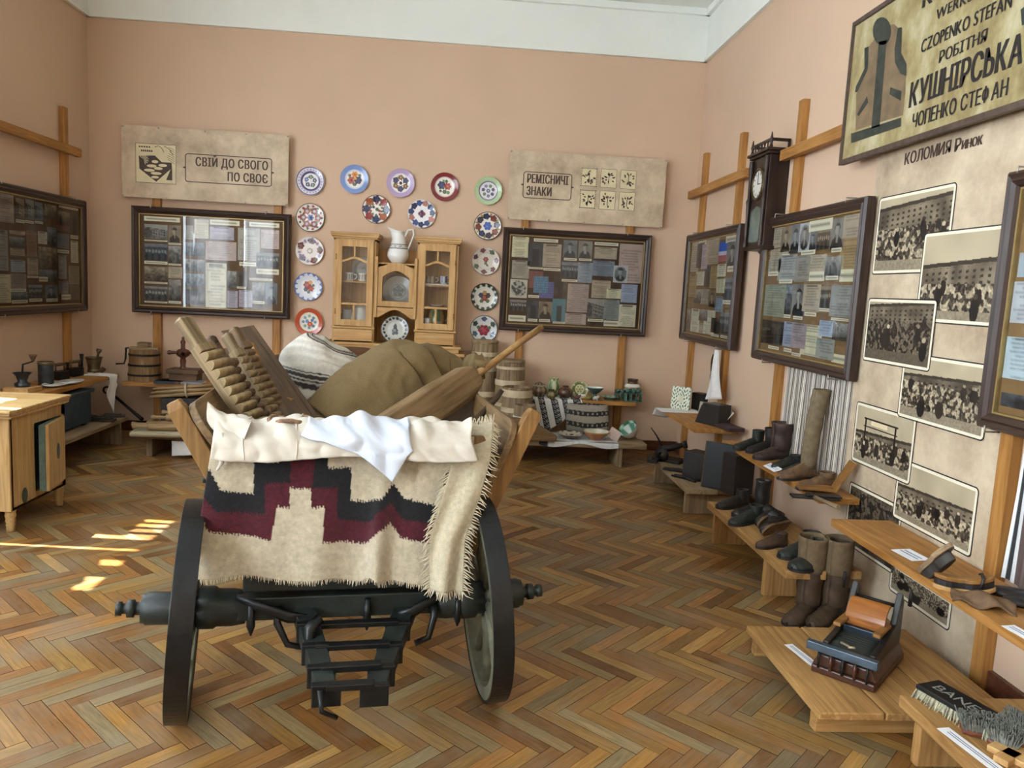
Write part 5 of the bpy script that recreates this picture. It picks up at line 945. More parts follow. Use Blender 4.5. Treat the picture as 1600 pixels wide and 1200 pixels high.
MB_ = blob([((-.20, .78, .76), .08, .08), ((-.08, .85, .82), .20, .17), ((.10, .95, .93), .24, .22), ((.29, 1.05, 1.045), .23, .235), ((.43, 1.08, 1.10), .19, .165), ((.54, 1.05, 1.125), .085, .085), ((.590, 1.03, 1.135), .036, .036)], 110, 120, MB(), wr=.030, nz=.013, fq=7)
MB_.build('body', BURL, T); blob([((.585, 1.03, 1.135), .036, .036), ((.62, 1.02, 1.15), .060, .055), ((.665, 1.0, 1.165), .075, .06), ((.67, 1.0, 1.165), .03, .03)], 60, 20, MB(), wr=.12, nz=.010, fq=22).build('gathered_mouth', BURL, T)
MB().tube([Vector((.590+.004*math.sin(k), 1.03+.041*math.cos(2*PI*k/14), 1.136+.041*math.sin(2*PI*k/14))) for k in range(15)], .006, 6).tube([(.555, .985, 1.13), (.545, .95, 1.10), (.55, .94, 1.0)], .005, 6).build('cord', mat('hemp_cord', '#a3916e', .9), T)
def wsack(u, v):
    q = ((v*2.9+.20*math.sin(u*2*PI+.5)+.05) % 1); c = sr('#c5bfb4')*(1-.05*math.sin(v*90))
    for a_, b_ in ((.40, .455), (.475, .50), (.52, .58), (.60, .62)):
        if a_ < q < b_: c = sr('#3b332f')
    return tuple(linarr(c))
T = thing('striped_sack', 'white woollen sack with dark triple stripes standing in the wagon', 'sack', M=CM)
blob([((-.04, 1.30, .60), .10, .10), ((-.04, 1.30, .66), .22, .20), ((-.05, 1.31, .84), .27, .23), ((-.07, 1.32, 1.02), .27, .235), ((-.08, 1.33, 1.15), .24, .21), ((-.08, 1.33, 1.225), .175, .16), ((-.08, 1.33, 1.262), .09, .08), ((-.08, 1.33, 1.272), .02, .02)], 120, 150, MB(), colf=wsack, wr=.020, nz=.016, fq=6, post=lambda p: Vector((p.x, p.y, p.z-max(0, p.z-.98)*max(0, (p.x+.10))*2.2+max(0, p.z-1.1)*.10*math.sin(p.x*22)))).build('body', painted('sack_wool', .92, .1, .5, 350), T)
# grain shovel with long handle, dark trough beside it
A, B = ct(596, 690, .22), ct(744, 586, .92); E_ = ct(846, 512, 1.18); SHV = wood('shovel_wood', '#8f7555', '#66502f', axis=2, rough=.6)
T = thing('grain_shovel', 'large wooden grain shovel with a long pale handle sticking out to the right', 'shovel', M=CM @ basis(A, B-A, (.5, -.55, .5))); L = (B-A).length
sec = lambda w, t: [(-t, -w), (t*.2, -w), (t, -w*.72), (t, w*.72), (t*.2, w), (-t, w)]
v = [(x, y, z) for z, w, t in ((0, .095, .03), (L*.5, .092, .036), (L*.85, .082, .042), (L*.96, .06, .036), (L, .025, .022)) for x, y in sec(w, t)]; n = 6
MB().add(v, [(i*n+j, i*n+(j+1) % n, (i+1)*n+(j+1) % n, (i+1)*n+j) for i in range(4) for j in range(n)]+[tuple(range(n))[::-1], tuple(range(4*n, 5*n))]).build('blade', SHV, T, bevel=.006)
Lm = (CM @ basis(A, B-A, (.5, -.55, .5))).inverted() @ CM; hpts = [Lm @ p for p in (B.lerp(A, .06), B.lerp(E_, .3), B.lerp(E_, .65)+Vector((0, 0, .004)), E_)]
MB().tube(hpts, [.022, .017, .016, .018], 10).build('handle', wood('pale_handle', '#b08d5c', '#866238', axis=2, rough=.5), T)
A, B = ct(668, 700, .20), ct(762, 618, .80); M = CM @ basis(A, B-A, (-.35, -.5, .8)); L = (B-A).length
T = thing('dug_out_trough', 'dark dug-out wooden trough between the grain shovel and the right sideboard', 'trough', M=M)
MB().grid(lambda u, v: Vector((.03-.085*math.sin(u*PI)*(1-.15*v), (.5-u)*.20*(1-.25*v**3), L*v)), 20, 10).build('body', wood('old_dark_trough', '#574431', '#33261a', axis=2, rough=.7), T, solid=.022, fix=False)
# ---------------- right wall: clock ----------------
CLK = wood('clock_wood', '#3a2820', '#1d1410', axis=2, rough=.4); 
T = thing('wall_clock', 'dark carved wall clock with gallery top hanging between two cases on right wall', 'clock', (XR, 5.73, 1.95), -90); cw, ch, cd = .33, .63, .145
MB().box(0, cw, -cd, 0, 0, ch).build('case', CLK, T, bevel=.004)
MB().box(-.02, cw+.02, -cd-.02, 0, ch, ch+.02).box(-.035, cw+.035, -cd-.035, 0, ch+.02, ch+.04).build('cornice', CLK, T, bevel=.004)
mb = MB()
for q in (-.01, cw+.01): mb.tube([(q, -cd-.005, ch+.04), (q, -cd-.005, ch+.07), (q, -cd-.005, ch+.09), (q, -cd-.005, ch+.12), (q, -cd-.005, ch+.145)], [.014, .008, .014, .007, .003], 8)
mb.box(-.01, cw+.01, -cd-.012, -cd+.002, ch+.085, ch+.105)
for q in (-.01, cw+.01): mb.box(q-.008, q+.008, -cd, -.02, ch+.085, ch+.105).box(q-.008, q+.008, -.03, -.015, ch+.04, ch+.105)
for k in range(5): mb.tube([(.05+k*.057, -cd-.005, ch+.04), (.05+k*.057, -cd-.005, ch+.065), (.05+k*.057, -cd-.005, ch+.088)], [.009, .005, .008], 8)
mb.build('gallery', CLK, T)
MB().at(TR((cw/2, -cd, .44)) @ RX(90)).lathe([(.115, 0), (.115, .012), (.10, .02), (.095, .012)], 36).build('bezel', mat('old_brass', '#6b5a3a', .35, .8, .2), T)
def dialc(i, t):
    return tuple(linarr(sr('#d9d6cc'))) if not (.72 < i < .9 and (t*12) % 1 < .22) else tuple(linarr(sr('#1c1a18')))
MB().at(TR((cw/2, -cd-.008, .44)) @ RX(90)).lathe([(.001, .001), (.03, .001), (.06, .001), (.08, .0008), (.097, 0)], 72, colf=dialc).build('dial', PAINT, T)
MB().at(TR((cw/2, -cd-.011, .44))).box(-.004, .004, -.001, .001, 0, .075).box(-.003, .05, -.001, .001, -.003, .003).build('hands', INK, T)
for q in (.02, cw-.02): MB().at(TR((q, -cd-.012, 0))).lathe([(.018, .0), (.018, .03), (.012, .05), (.016, .1), (.012, .2), (.016, .3), (.02, .33), (.012, .35), (.014, .5), (.02, .56), (.018, .62)], 14).build('column', CLK, T)
mb = MB(); mb.add([(.05, -cd-.002, .03), (cw-.05, -cd-.002, .03), (cw-.05, -cd-.002, .25), (cw*.5, -cd-.002, .29), (.05, -cd-.002, .25)], [tuple(range(5))]); mb.build('pendulum_window', mat('clock_glass', '#5b6a64', .08, 0, .3, 6), T)
MB().prism([(.0, 0), (.0, -.03), (.05, -.05), (.09, -.16), (.13, -.19), (.165, -.24), (.20, -.19), (.24, -.16), (.28, -.05), (cw, -.03), (cw, 0)], -.05, -.015).box(-.02, cw+.02, -cd-.01, 0, -.025, 0).build('bracket', CLK, T, bevel=.004)
# ---------------- shop sign ----------------
SGX = XR-.12; T = thing('painted_shop_sign', 'old painted furrier shop sign with coat and lettering, high on right wall', 'sign', (SGX+.012, 4.395, 2.362), -90)
def sl(X, Y): p = to_local(T, at(X, Y, 0, SGX)); return p.x, p.z
def signmat():
    m, nt, N, L, B = nodes('old_sign_paint'); tc = N.new('ShaderNodeTexCoord'); mp = N.new('ShaderNodeMapping'); mp.inputs['Scale'].default_value = (3.2, 1, 2.2); L.new(tc.outputs['Object'], mp.inputs[0])
    n1 = N.new('ShaderNodeTexNoise'); n1.inputs['Scale'].default_value = 1.5; n1.inputs['Detail'].default_value = 9; n1.inputs['Roughness'].default_value = .65; L.new(mp.outputs[0], n1.inputs['Vector'])
    cr = N.new('ShaderNodeValToRGB'); e = cr.color_ramp.elements; e[0].position = .34; e[0].color = hx('#7f6b44')+(1,); e[1].position = .66; e[1].color = hx('#c2ba99')+(1,); k = e.new(.5); k.color = hx('#a5966a')+(1,)
    L.new(n1.outputs['Fac'], cr.inputs[0]); L.new(cr.outputs[0], B.inputs['Base Color']); B.inputs['Roughness'].default_value = .5; return m
SW, SH = 2.0, .752
MB().box(0, SW, -.012, 0, 0, SH).build('panel', signmat(), T); frame_part(T, SW, SH, [(-.012, .012), (-.014, -.02), (.012, -.024), (.014, -.012)], 'rim', [mat('rusty_rim', '#5a4a40', .6, .2, .2)]*2, [0]*3)
SGK = mat('sign_black_green', '#333a33', .55, 0, .3, 20); SGB = mat('sign_coat_brown', '#7f6a50', .55, 0, .2, 12)
def poly(mb, pts, y, mi=0, o=(1300, 0), s=4):
    q = [sl(o[0]+a/s, o[1]+b/s) for a, b in pts]; return mb.add([(a, y, b) for a, b in q], [tuple(range(len(q)))], mi)
mb = MB(); poly(mb, [(262, 250), (300, 170), (390, 150), (440, 200), (415, 330), (465, 420), (460, 560), (445, 720), (300, 765), (150, 815), (152, 590), (215, 460), (225, 300)], -.0135); mb.build('coat_shape', SGB, T, fix=False)
mb = MB(); y = -.0145; c = [(315+58*math.cos(R(k*20)), 195+88*math.sin(R(k*20))) for k in range(18)]; poly(mb, c, y)
for P in ([(295, 260), (345, 250), (300, 790), (248, 805)], [(122, 835), (435, 735), (432, 790), (122, 895)], [(205, 300), (232, 290), (228, 430), (160, 575), (146, 578), (152, 540), (205, 430)], [(415, 175), (440, 170), (432, 330), (468, 400), (466, 475), (430, 460), (396, 390), (393, 310)],
          [(222, 600), (230, 640), (170, 725), (158, 715)], [(368, 545), (438, 570), (432, 630), (362, 590)]): poly(mb, P, y)
mb.build('coat_lines', SGK, T, fix=False)
def row(body, X0, Y0, X1, Y1, h_px, bold):
    """text whose baseline runs from (X0,Y0) to (X1,Y1) in photo pixels, cap height h_px at its start"""
    a, b = sl(X0, Y0), sl(X1, Y1); t = sl(X0, Y0-h_px); hgt = t[1]-a[1]
    return body, a[0], a[1]+(b[1]-a[1])*.5, b[0]-a[0], hgt, bold
def textw(body, size): 
    c = bpy.data.curves.new('t', 'FONT'); c.body = body; c.size = size; o = bpy.data.objects.new('t', c); COL.objects.link(o); dg = bpy.context.evaluated_depsgraph_get(); dg.update(); w = o.evaluated_get(dg).dimensions.x; bpy.data.objects.remove(o); bpy.data.curves.remove(c); return w
def put(T, rows, y, m, name='lettering'):
    for body, x, z, w, h, bold in rows:
        s_ = h/.73; ws = [textw(q, s_) if q != ' ' else .22*s_ for q in body]; k = w/(sum(ws)+.13*s_*(len(ws)-1)); mb = MB(); cx = x
        for q, wq in zip(body, ws):
            if q == 'Ь':      # drawn as a Р turned upside down
                g_ = MB().text('Р', s_, 0, 0, y, k, bold=bold); x0 = min(v[0] for v in g_.v); mb.add([(v[0]-x0+cx, v[1], z+h-v[2]) for v in g_.v], g_.f)
            elif q == 'Ф':    # a ring with an upright through it
                g_ = MB().text('О', s_*.72, 0, 0, y, k*1.1, bold=bold); x0 = min(v[0] for v in g_.v); x1 = max(v[0] for v in g_.v); mb.add([(v[0]-x0+cx, v[1], z+v[2]+h*.15) for v in g_.v], g_.f); xm = cx+(x1-x0)/2; mb.add([(xm-.05*s_*k-bold, y-.0006, z), (xm+.05*s_*k+bold, y-.0006, z), (xm+.05*s_*k+bold, y-.0006, z+h), (xm-.05*s_*k-bold, y-.0006, z+h)], [(0, 1, 2, 3)])
            elif q != ' ':
                g_ = MB().text(q, s_, 0, 0, y, k, bold=bold); x0 = min(v[0] for v in g_.v); mb.add([(v[0]-x0+cx, v[1], z+v[2]) for v in g_.v], g_.f)
            cx += (wq+.13*s_)*k
        mb.build(name, m, T, fix=False)
put(T, [row('ЧОПЕНКО СТЕФАН', 1425, 200, 1573, 150, 22, .0026), row('КУШНІРСЬКА', 1420, 168, 1594, 101, 38, .0055), row('РОБІТНЯ', 1467, 100, 1541, 64, 18, .0026), row('CZOPENKO STEFAN', 1439, 84, 1580, 11, 20, .0026), row('WERKSTAT', 1462, 36, 1560, -26, 17, .0026), row('KUŚNIERSKA', 1440, 22, 1640, -118, 36, .0055)], -.0145, INK)
mb = MB(); poly(mb, [(1182, 60), (1260, 0), (1260, 130), (1190, 160)], -.0145); mb.build('coat_shape', SGK, T, fix=False)
# ---------------- market photo panel ----------------
PNX = XR-.026; T = thing('photo_panel', 'tall parchment panel titled КОЛОМИЯ Ринок with eight sepia market photos on right wall', 'poster panel', (PNX, 4.155, .004), -90)
def pl(X, Y): p = to_local(T, at(X, Y, 0, PNX-.008)); return p.x, p.z
MB().box(0, 1.22, -.008, 0, 0, 2.92).build('panel', parchment() if 0 else PARCH, T)
def row2(body, X0, Y0, X1, Y1, h): a, b, t = pl(X0, Y0), pl(X1, Y1), pl(X0, Y0-h); return body, a[0], (a[1]+b[1])/2, b[0]-a[0], t[1]-a[1], .0036
put(T, [row2('КОЛОМИЯ', 1413, 257, 1484, 240, 18), row2('Р', 1491, 238, 1500, 235, 20), row2('ИНОК', 1502, 235, 1534, 225, 14)], -.0095, PRINTB)
def market(h, w, seed, sky=.3, crowd=.55, arch=False, dark=0):
    y, x = YX(h, w); r = np.random.default_rng(seed); v = .80-.12*vnoise(h, w, 3, seed)+0*x; top = sky-.10*x+.03*np.floor(x*4)/4
    b = (y > top) & (y < crowd+.04); v = np.where(b, .60-.30*vnoise(h, w, 6, seed+1), v); v = np.where((y > top) & (y < top+.05), .25, v)
    v = np.where(b & (((x*13) % 1) > .6) & ((((y-top)*14) % 1) > .55) & (y > top+.07), .22, v)
    g = y > crowd; n = vnoise(h, w, 22, seed+2); n2 = vnoise(h, w, 44, seed+3); k = np.clip((y-crowd)/(1-crowd+1e-6), 0, 1); cr = np.where(n > .52, .78, .12)*.6+.4*n2; ground = .66-.15*n2
    v = np.where(g, np.where(k < .75, cr*(1-dark)+dark*.1, ground*(1-dark)+.15*dark), v)
    for q in range(6):
        cx = r.uniform(.05, .95); cy = r.uniform(crowd, .9); s_ = .04+.06*(cy-crowd); v = np.where(((x-cx)/(s_*.8))**2+((y-cy)/(s_*2.4))**2 < 1, .10+.12*r.random(), v); v = np.where(((x-cx)/(s_*.4))**2+((y-cy+s_*2.6)/(s_*.6))**2 < 1, .7*r.random()+.1, v)
    if arch:
        for cx in (.18, .72): v = np.where((np.abs(x-cx) < .015) & (y > .18) & (y < .62), .12, v)
        v = np.where((x > .15) & (x < .76) & ((np.abs(y-.2) < .012) | (np.abs(y-.34) < .01)), .15, v); v = np.where((x > .28) & (x < .58) & (y > .22) & (y < .30), .95, v)
    a, c = sr('#150e0a'), sr('#e2d2b0'); v = .5+(v-.5)*1.25; return a+(c-a)*np.clip(v, 0, 1)[..., None]
CARDS = [(1376, 311, 1479, 424, 'market', dict(sky=.12, crowd=.42)), (1447, 366, 1582, 512, 'market', dict(sky=.35, crowd=.58)), (1360, 467, 1453, 580, 'market', dict(sky=.05, crowd=.30, dark=.45)), (1415, 552, 1537, 688, 'market', dict(sky=.28, crowd=.40)), (1341, 628, 1421, 757, 'market', dict(sky=.45, crowd=.52, arch=True)),
         (1406, 716, 1516, 870, 'market', dict(sky=.40, crowd=.55)), (1329, 753, 1398, 898, 'market', dict(sky=-.2, crowd=.05, dark=.5)), (1394, 880, 1482, 985, 'market', dict(sky=-.3, crowd=-.1))]
WB = mat('print_border', '#eee6cf', .6, 0, .02)
for k, (X0, Y0, X1, Y1, kind, kw) in enumerate(CARDS):
    a, b = pl(X0, Y0), pl(X1, Y1); x0, x1, z1, z0 = a[0], b[0], a[1], b[1]; y = -.0090-.0012*(1, 2, 4, 3, 2, 1, 0, 0)[k]
    mb = MB(); rrect(mb, x0-.006, x1+.006, z0-.006, z1+.006, y, .022, 1); rrect(mb, x0, x1, z0, z1, y-.0004, .018, 0); c = mb.build('photo_print', [WB, INK], T, fix=False)
    n = int((x1-x0)*300); nh = int((z1-z0)*300); MB().raster(market(nh, n, 31+k*5, **kw), x0+.014, x1-.014, z0+.014, z1-.014, y-.0008).build('sepia_image', PAINT, c, fix=False)
# ---------------- striped curtains hung from the cases ----------------
def stripecloth(name, label, y0, y1, z0, z1, k, cols, amp=.007):
    cc = [tuple(linarr(sr(c))) for c in cols]
    def colf(u, v): return cc[int(((u*k) % 1)*len(cc))]
    return tag(MB().grid(lambda u, v: Vector((XR-.032+amp*math.sin(u*38+v*2)+amp*.5*math.sin(u*81)*(1-v), y0+(y1-y0)*u-.03*v*(1-u), z0+(z1-z0)*v)), 260, 12, colf=colf).build(name, painted('ticking_cloth', .92, .06), fix=False), label, 'curtain')
stripecloth('striped_hanging', 'brown and white striped cloth hanging below the case between clock and photo panel', 5.08, 4.17, .53, 1.26, 20, ['#ddd5c8', '#ddd5c8', '#4a3f3a', '#ddd5c8', '#6e625a', '#6e625a', '#5a4c45', '#ddd5c8', '#4a3f3a', '#8a7d72'])
stripecloth('striped_hanging', 'brown, black and white striped cloth at right edge above the shoe last shelf', 2.85, 1.9, .505, 1.24, 6.5, ['#e3e6e8', '#2f3335', '#2f3335', '#e3e6e8', '#e3e6e8', '#5c4c48', '#5c4c48', '#5c4c48', '#6a5a54', '#5c4c48'], .009)
# ---------------- benches on the right ----------------
PINEB = ('pale_bench', '#b98f58', '#8a6234')
bench('low bench with black boxes along right wall below the corner shelf', TR((1.65, 6.28, 0)) @ RZ(-90), 0, 1.03, .44, .21, (.05, .92), .04, GREYW, legth=.03)
bench('low pine bench with old shoes below the striped hanging', TR((1.645, 4.79, 0)) @ RZ(-90), 0, 1.24, .40, .25, (.10, .93), .045, PINEB, legth=.04)
T = thing('low_platform', 'low wide plank platform on the floor under the pleating machine', 'platform', (1.335, 3.235, 0), -90)
for k in range(3): MB().box(.0, .72, .005+k*.25, .248+k*.25, .075, .105).build('plank', wood(*PINEB, axis=0, rough=.65, bump=.3), T, bevel=.005)
for q in (.04, .62): MB().box(q, q+.05, .02, .73, 0, .075).build('batten', wood(*PINEB, axis=1, rough=.65), T, bevel=.004)
T = bench('rough edged plank bench with brushes at the bottom right corner', TR((1.597, 2.47, 0)) @ RZ(-90), 0, 1.1, .52, .205, (.09, .95), .045, PINEB, legth=.04)
# ---------------- white name cards ----------------
def card(label, X, Y, z, w, h, rz, tilt=12):
    p = at(X, Y, 2, z); T = thing('name_card', label, 'card', M=TR((p.x, p.y, z+.001)) @ RZ(rz) @ RX(tilt)); MB().box(-w/2, w/2, 0, h, 0, .0015).build('card', PAPER, T)
    mb = MB()
    for k in range(2): mb.box(-w*.42, w*.40, h*(.38+.22*k), h*(.46+.22*k), .0016, .0019)
    mb.build('printed_line', mat('blue_grey_ink', '#6f7d9c', .7), T); return T
SH2 = .525
card('white name card leaning at front edge of the shelf with the tall felt boot', 1201, 733, SH2, .17, .055, -88, 20)
card('white strip card lying on the low platform beside the pleating machine', 1247, 1025, .106, .20, .04, -80, 0)
card('white strip card on the rough bench in front of the lettered brush', 1520, 1182, .206, .30, .045, -82, 0)
card('white card on the shoe last shelf at the right edge, front side', 1590, 993, .50, .14, .05, -85, 2)
card('pale blue card at far end of the shoe last shelf under the photo panel', 1408, 868, .50, .14, .09, -85, 2)
# ---------------- shoes ----------------
def shoe(label, M, L=.25, col=None, shaft=.02, w=1.0, shw=(.042, .034), lace=False, open_dark=True, group=None, cat='shoe', name='old_shoe', lean=0, sole_col=None, shaft_m=None, up=1.0):
    """heel at the origin, toe along +x"""
    T = thing(name, label, cat, M=M, group=group); col = col or BLACKL; mb = MB()
    prof = [(0, .018, .02), (.03, .03, .062), (.10, .034, .078), (.25, .033, .080), (.42, .031, .066), (.58, .037, .050), (.74, .040, .040), (.88, .034, .032), (.97, .02, .022), (1, .004, .012)]
    def fn(u, v):
        k = v*(len(prof)-1); i = min(int(k), len(prof)-2); f = k-i; f2 = f*f*(3-2*f); a, b = prof[i], prof[i+1]; X = (a[0]*(1-f)+b[0]*f)*L; W_ = (a[1]*(1-f2)+b[1]*f2)*w*L/.25; H_ = (a[2]*(1-f2)+b[2]*f2)*up*L/.25; t = u*PI
        return Vector((X, math.cos(t)*W_*(1.0 if math.sin(t) < .4 else .9), .012+math.sin(t)**.8*H_*(1+.03*math.sin(v*20+u*5))))
    mb.grid(fn, 16, 40); mb.build('upper', col, T, solid=.003, fix=True)
    a0, b0 = shw; cx = .17*L; s_ = L/.25; zz0 = .055*s_; n = 8
    def sf(u, v):
        t = u*2*PI; z = zz0+v*(shaft+.03); wr = 1+.05*math.sin(z*60+math.sin(t)*2)*(1 if shaft > .05 else .2); fl_ = 1+.15*v*(1 if shaft > .08 else 0); return Vector((cx+a0*s_*math.cos(t)*wr*fl_+lean*v*v*shaft, b0*w*s_*math.sin(t)*wr*fl_, z))
    MB().grid(sf, 28, 14).build('shaft' if shaft > .05 else 'collar', shaft_m or col, T, solid=.005, fix=True)
    MB().at(TR((cx+lean*.6*shaft, 0, zz0+.012+shaft*.85)) @ SC(a0*s_*1.0, b0*w*s_*1.0, 1)).lathe([(.001, 0), (.98, 0), (.98, .002), (.001, .002)], 20, sm=False).build('opening_shade', INK, T)  # black disc stands in for the shade inside the opening
    so = []
    for k in range(24):
        v = k/23; X = v; i = 0
        while i < len(prof)-2 and prof[i+1][0] < X: i += 1
        f = (X-prof[i][0])/(prof[i+1][0]-prof[i][0]); so.append((X*L, (prof[i][1]*(1-f)+prof[i+1][1]*f)*w*s_*1.08+.001))
    out = so+[(x, -y) for x, y in so[::-1]]; m_ = len(out); mb = MB(); mb.add([(x, y, 0 if x < .3*L or x > .5*L else .004) for x, y in out]+[(x, y, .014) for x, y in out], [tuple(range(m_))[::-1], tuple(range(m_, 2*m_))]+[(i, (i+1) % m_, m_+(i+1) % m_, m_+i) for i in range(m_)]); mb.build('sole', sole_col or INK, T)
    if lace:
        mb = MB()
        for k in range(4): X = (.34+.07*k)*L; H_ = (.090-.012*k)*s_; mb.tube([(X, -.02*s_, H_-.012), (X+.006, 0, H_), (X, .02*s_, H_-.012)], .0022, 5)
        mb.tube([(.33*L, 0, .09*s_), (.36*L, .03, .085*s_), (.42*L, .035, .06*s_)], .002, 5).build('laces', INK, T)
    return T
def onb(X, Y, z): p = at(X, Y, 2, z); return TR((p.x, p.y, z))
GREENB = mat('greenish_black_leather', '#262a25', .5, 0, .25, 30, .3, 160); FELT = mat('grey_felt', '#75674f', .95, 0, .15, 30, .5, 260); TAN = mat('worn_tan_leather', '#6b5138', .7, 0, .25, 30, .3, 160)
def toe(X, Y, L, rz): p = at(X, Y, 2, SH2); return TR((p.x-L*math.cos(R(rz)), p.y-L*math.sin(R(rz)), SH2)) @ RZ(rz)
sg = 'old footwear on the shoe shelf'; TW = 200
shoe('black shoe farthest left on the shoe shelf, toe to the room', toe(1146, 703, .25, TW), .25, GREENB, .05, group=sg)
shoe('black low boot between the farthest left black shoe and the brown ankle boot', toe(1166, 708, .25, TW), .25, BLACKL, .085, group=sg)
shoe('worn reddish brown ankle boot on the shoe shelf', toe(1178, 718, .26, 200), .26, mat('oxblood_leather', '#41302a', .55, 0, .25, 25, .3, 160), .155, 1.15, (.058, .050), True, group=sg, cat='boot', name='ankle_boot', shaft_m=mat('oxblood_leather', '#41302a'))
shoe('left one of the dark green-black buckled slippers before the felt boot', toe(1207, 733, .23, 203), .23, GREENB, .0, group=sg, cat='slipper', name='buckled_slipper', lace=True)
shoe('right one of the dark green-black buckled slippers, against the felt boot', toe(1222, 742, .23, 203), .23, GREENB, .0, group=sg, cat='slipper', name='buckled_slipper', lace=True)
shoe('tall narrow grey felt boot standing on the shoe shelf', toe(1216, 750, .28, 203), .28, TAN, .44, 1.0, (.040, .036), group=sg, cat='boot', name='felt_boot', shaft_m=FELT, lean=-.12)
shoe('long flat tan leather shoe at the foot of the felt boot', toe(1246, 766, .27, 203), .27, TAN, .0, 1.1, group=sg, up=.8)
T = thing('wooden_wedge_frame', 'V shaped pine board frame at near end of the shoe shelf', 'frame', M=onb(1292, 771, SH2) @ RZ(-12)); MB().box(-.16, .03, -.05, .05, .02, .035).at(TR((.03, 0, .02)) @ RY(28)).box(-.007, .007, -.05, .05, 0, .19).build('boards', OCH, T, bevel=.003)
tag(MB().box(-.13, .12, -.03, .04, 0, .012).box(-.05, .13, -.02, .03, .012, .022).build('leather_strap', BLACKL, M=onb(1275, 779, SH2) @ RZ(-8), bevel=.004), 'flat black leather straps lying under the V shaped frame', 'strap')
tag(MB().tube([(0, .09, .012), (0, -.02, .010), (.004, -.085, .009)], [.012, .010, .014], 8).build('wooden_awl', oldw(1), M=onb(1291, 788, SH2) @ RZ(14)), 'short grey wooden stick at near end of the shoe shelf', 'tool')
g2 = 'old footwear on the low pine bench'; B2 = .25
shoe('black ankle boot standing highest in the dark pile on low pine bench', onb(1172, 806, B2) @ RZ(195) @ TR((-.12, 0, 0)), .25, BLACKL, .14, group=g2, cat='boot', name='ankle_boot')
shoe('black shoe at far end of the low pine bench, nearest the black boxes', onb(1143, 793, B2) @ RZ(200) @ TR((-.12, 0, 0)), .24, BLACKL, .03, group=g2)
shoe('black shoe in front of the ankle boot on low pine bench', onb(1165, 818, B2) @ RZ(205) @ TR((-.12, 0, 0)), .25, GREENB, .02, group=g2)
shoe('dark shoe on its side with tan sole up, middle of low pine bench', onb(1205, 826, B2) @ RZ(215) @ TR((-.12, 0, 0)) @ TR((0, 0, .045)) @ RX(70), .25, BLACKL, .02, group=g2, sole_col=TAN)
shoe('dark shoe with tan sole tipped against the one lying on its side', onb(1213, 838, B2) @ RZ(215) @ TR((-.12, 0, 0)) @ TR((0, 0, .045)) @ RX(60), .25, BLACKL, .02, group=g2, sole_col=TAN)
shoe('small brown shoe before the tipped shoes on low pine bench', onb(1200, 855, B2) @ RZ(200) @ TR((-.12, 0, 0)), .20, BROWNL, .0, group=g2, lace=True)
shoe('large black laced shoe, left of two beside the tall boots', onb(1250, 868, B2) @ RZ(205) @ TR((-.12, 0, 0)), .27, GREENB, .03, 1.15, group=g2, lace=True)
shoe('large black shoe with light inner edge, right of two beside the tall boots', onb(1268, 885, B2) @ RZ(210) @ TR((-.12, 0, 0)), .28, GREENB, .05, 1.2, group=g2, lace=True)
# tall boots on the floor
def tallboot(label, X, Y, rz):
    p = at(X, Y, 2, 0); T = shoe(label, TR((p.x, p.y, 0)) @ RZ(rz), .27, mat('brown_boot_leather', '#4d3b2b', .65, 0, .25, 18, .3, 120), .30, 1.12, (.054, .046), group='tall brown boots', cat='boot', name='tall_boot', shaft_m=mat('brown_boot_leather', '#4d3b2b'))
    def cf(u, v): t = u*2*PI; r_ = 1.18+.10*v+.02*math.sin(t*3+v*5); return Vector((.046+.054*1.08*r_*math.cos(t), .0497*1.08*r_*math.sin(t), .235+v*.175))
    MB().grid(cf, 32, 10).build('turned_cuff', mat('suede_cuff', '#6f5c43', .9, 0, .15, 30, .4, 200), T, solid=.006); return T
tallboot('tall brown boot with turned cuff, left of the pair by low pine bench', 1266, 957, 222); tallboot('tall brown boot with turned cuff, right of the pair by low pine bench', 1306, 961, 218)
# ---------------- corner shelf items ----------------
S1 = .556
tag(MB().grid(lambda u, v: Vector((1.775+u*.36, (6.84-.30*(1-v)) if v < .75 else 6.84-.075+(v-.75)*.36, (S1+.003) if v < .75 else S1+.003-.0+(-(v-.75)*.30)*(1+.3*math.sin(u*5)))), 16, 24).build('white_cloth', WHITECL, fix=False, solid=.003), 'white cloth hanging off the far end of the corner shelf on right wall', 'cloth')
def tilecol(u, v):
    q = (math.sin(u*23+math.sin(v*9)*2)*math.sin(v*19+math.sin(u*11)*2)); c = sr('#d9dcc6')
    if q > .55: c = sr('#4d6b45')
    elif q < -.62: c = sr('#2f3a34')
    if .38 < u < .66 and .30 < v < .62: c = sr('#c9c8a8')
    return tuple(linarr(c))
def stand(name, label, cat, X, Y, w, h, t, m, rz, tilt, colf=None, z=S1):
    p = at(X, Y, 2, z); mb = MB(); o = mb
    if colf: mb.grid(lambda u, v: Vector((-w/2+w*u, -t/2-.0005, h*v)), 40, 40, 1, colf=colf)
    mb.box(-w/2, w/2, -t/2, t/2, 0, h); return tag(mb.build(name, [m, PAINT], M=TR((p.x, p.y, z+.001)) @ RZ(rz) @ RX(tilt), bevel=0), label, cat)
stand('painted_tile', 'cream tile with green floral painting standing on the corner shelf', 'tile', 1062, 640, .175, .205, .025, mat('tile_cream', '#c9cdb8', .4), -38, -8, tilecol)
stand('floral_card', 'small cream tag leaning on the green floral tile', 'card', 1068, 641, .06, .08, .006, mat('tag_cream', '#d3d0b0', .6), -45, -14)
stand('black_case', 'black leather case behind the floral tile on the corner shelf', 'box', 1094, 640, .14, .15, .09, BLACKL, -60, 0)
stand('silver_frame', 'small silver folding frame between the two black cases on the corner shelf', 'frame', 1098, 652, .10, .13, .012, mat('tarnished_silver', '#8d8a78', .35, .6, .25, 20), -52, -10)
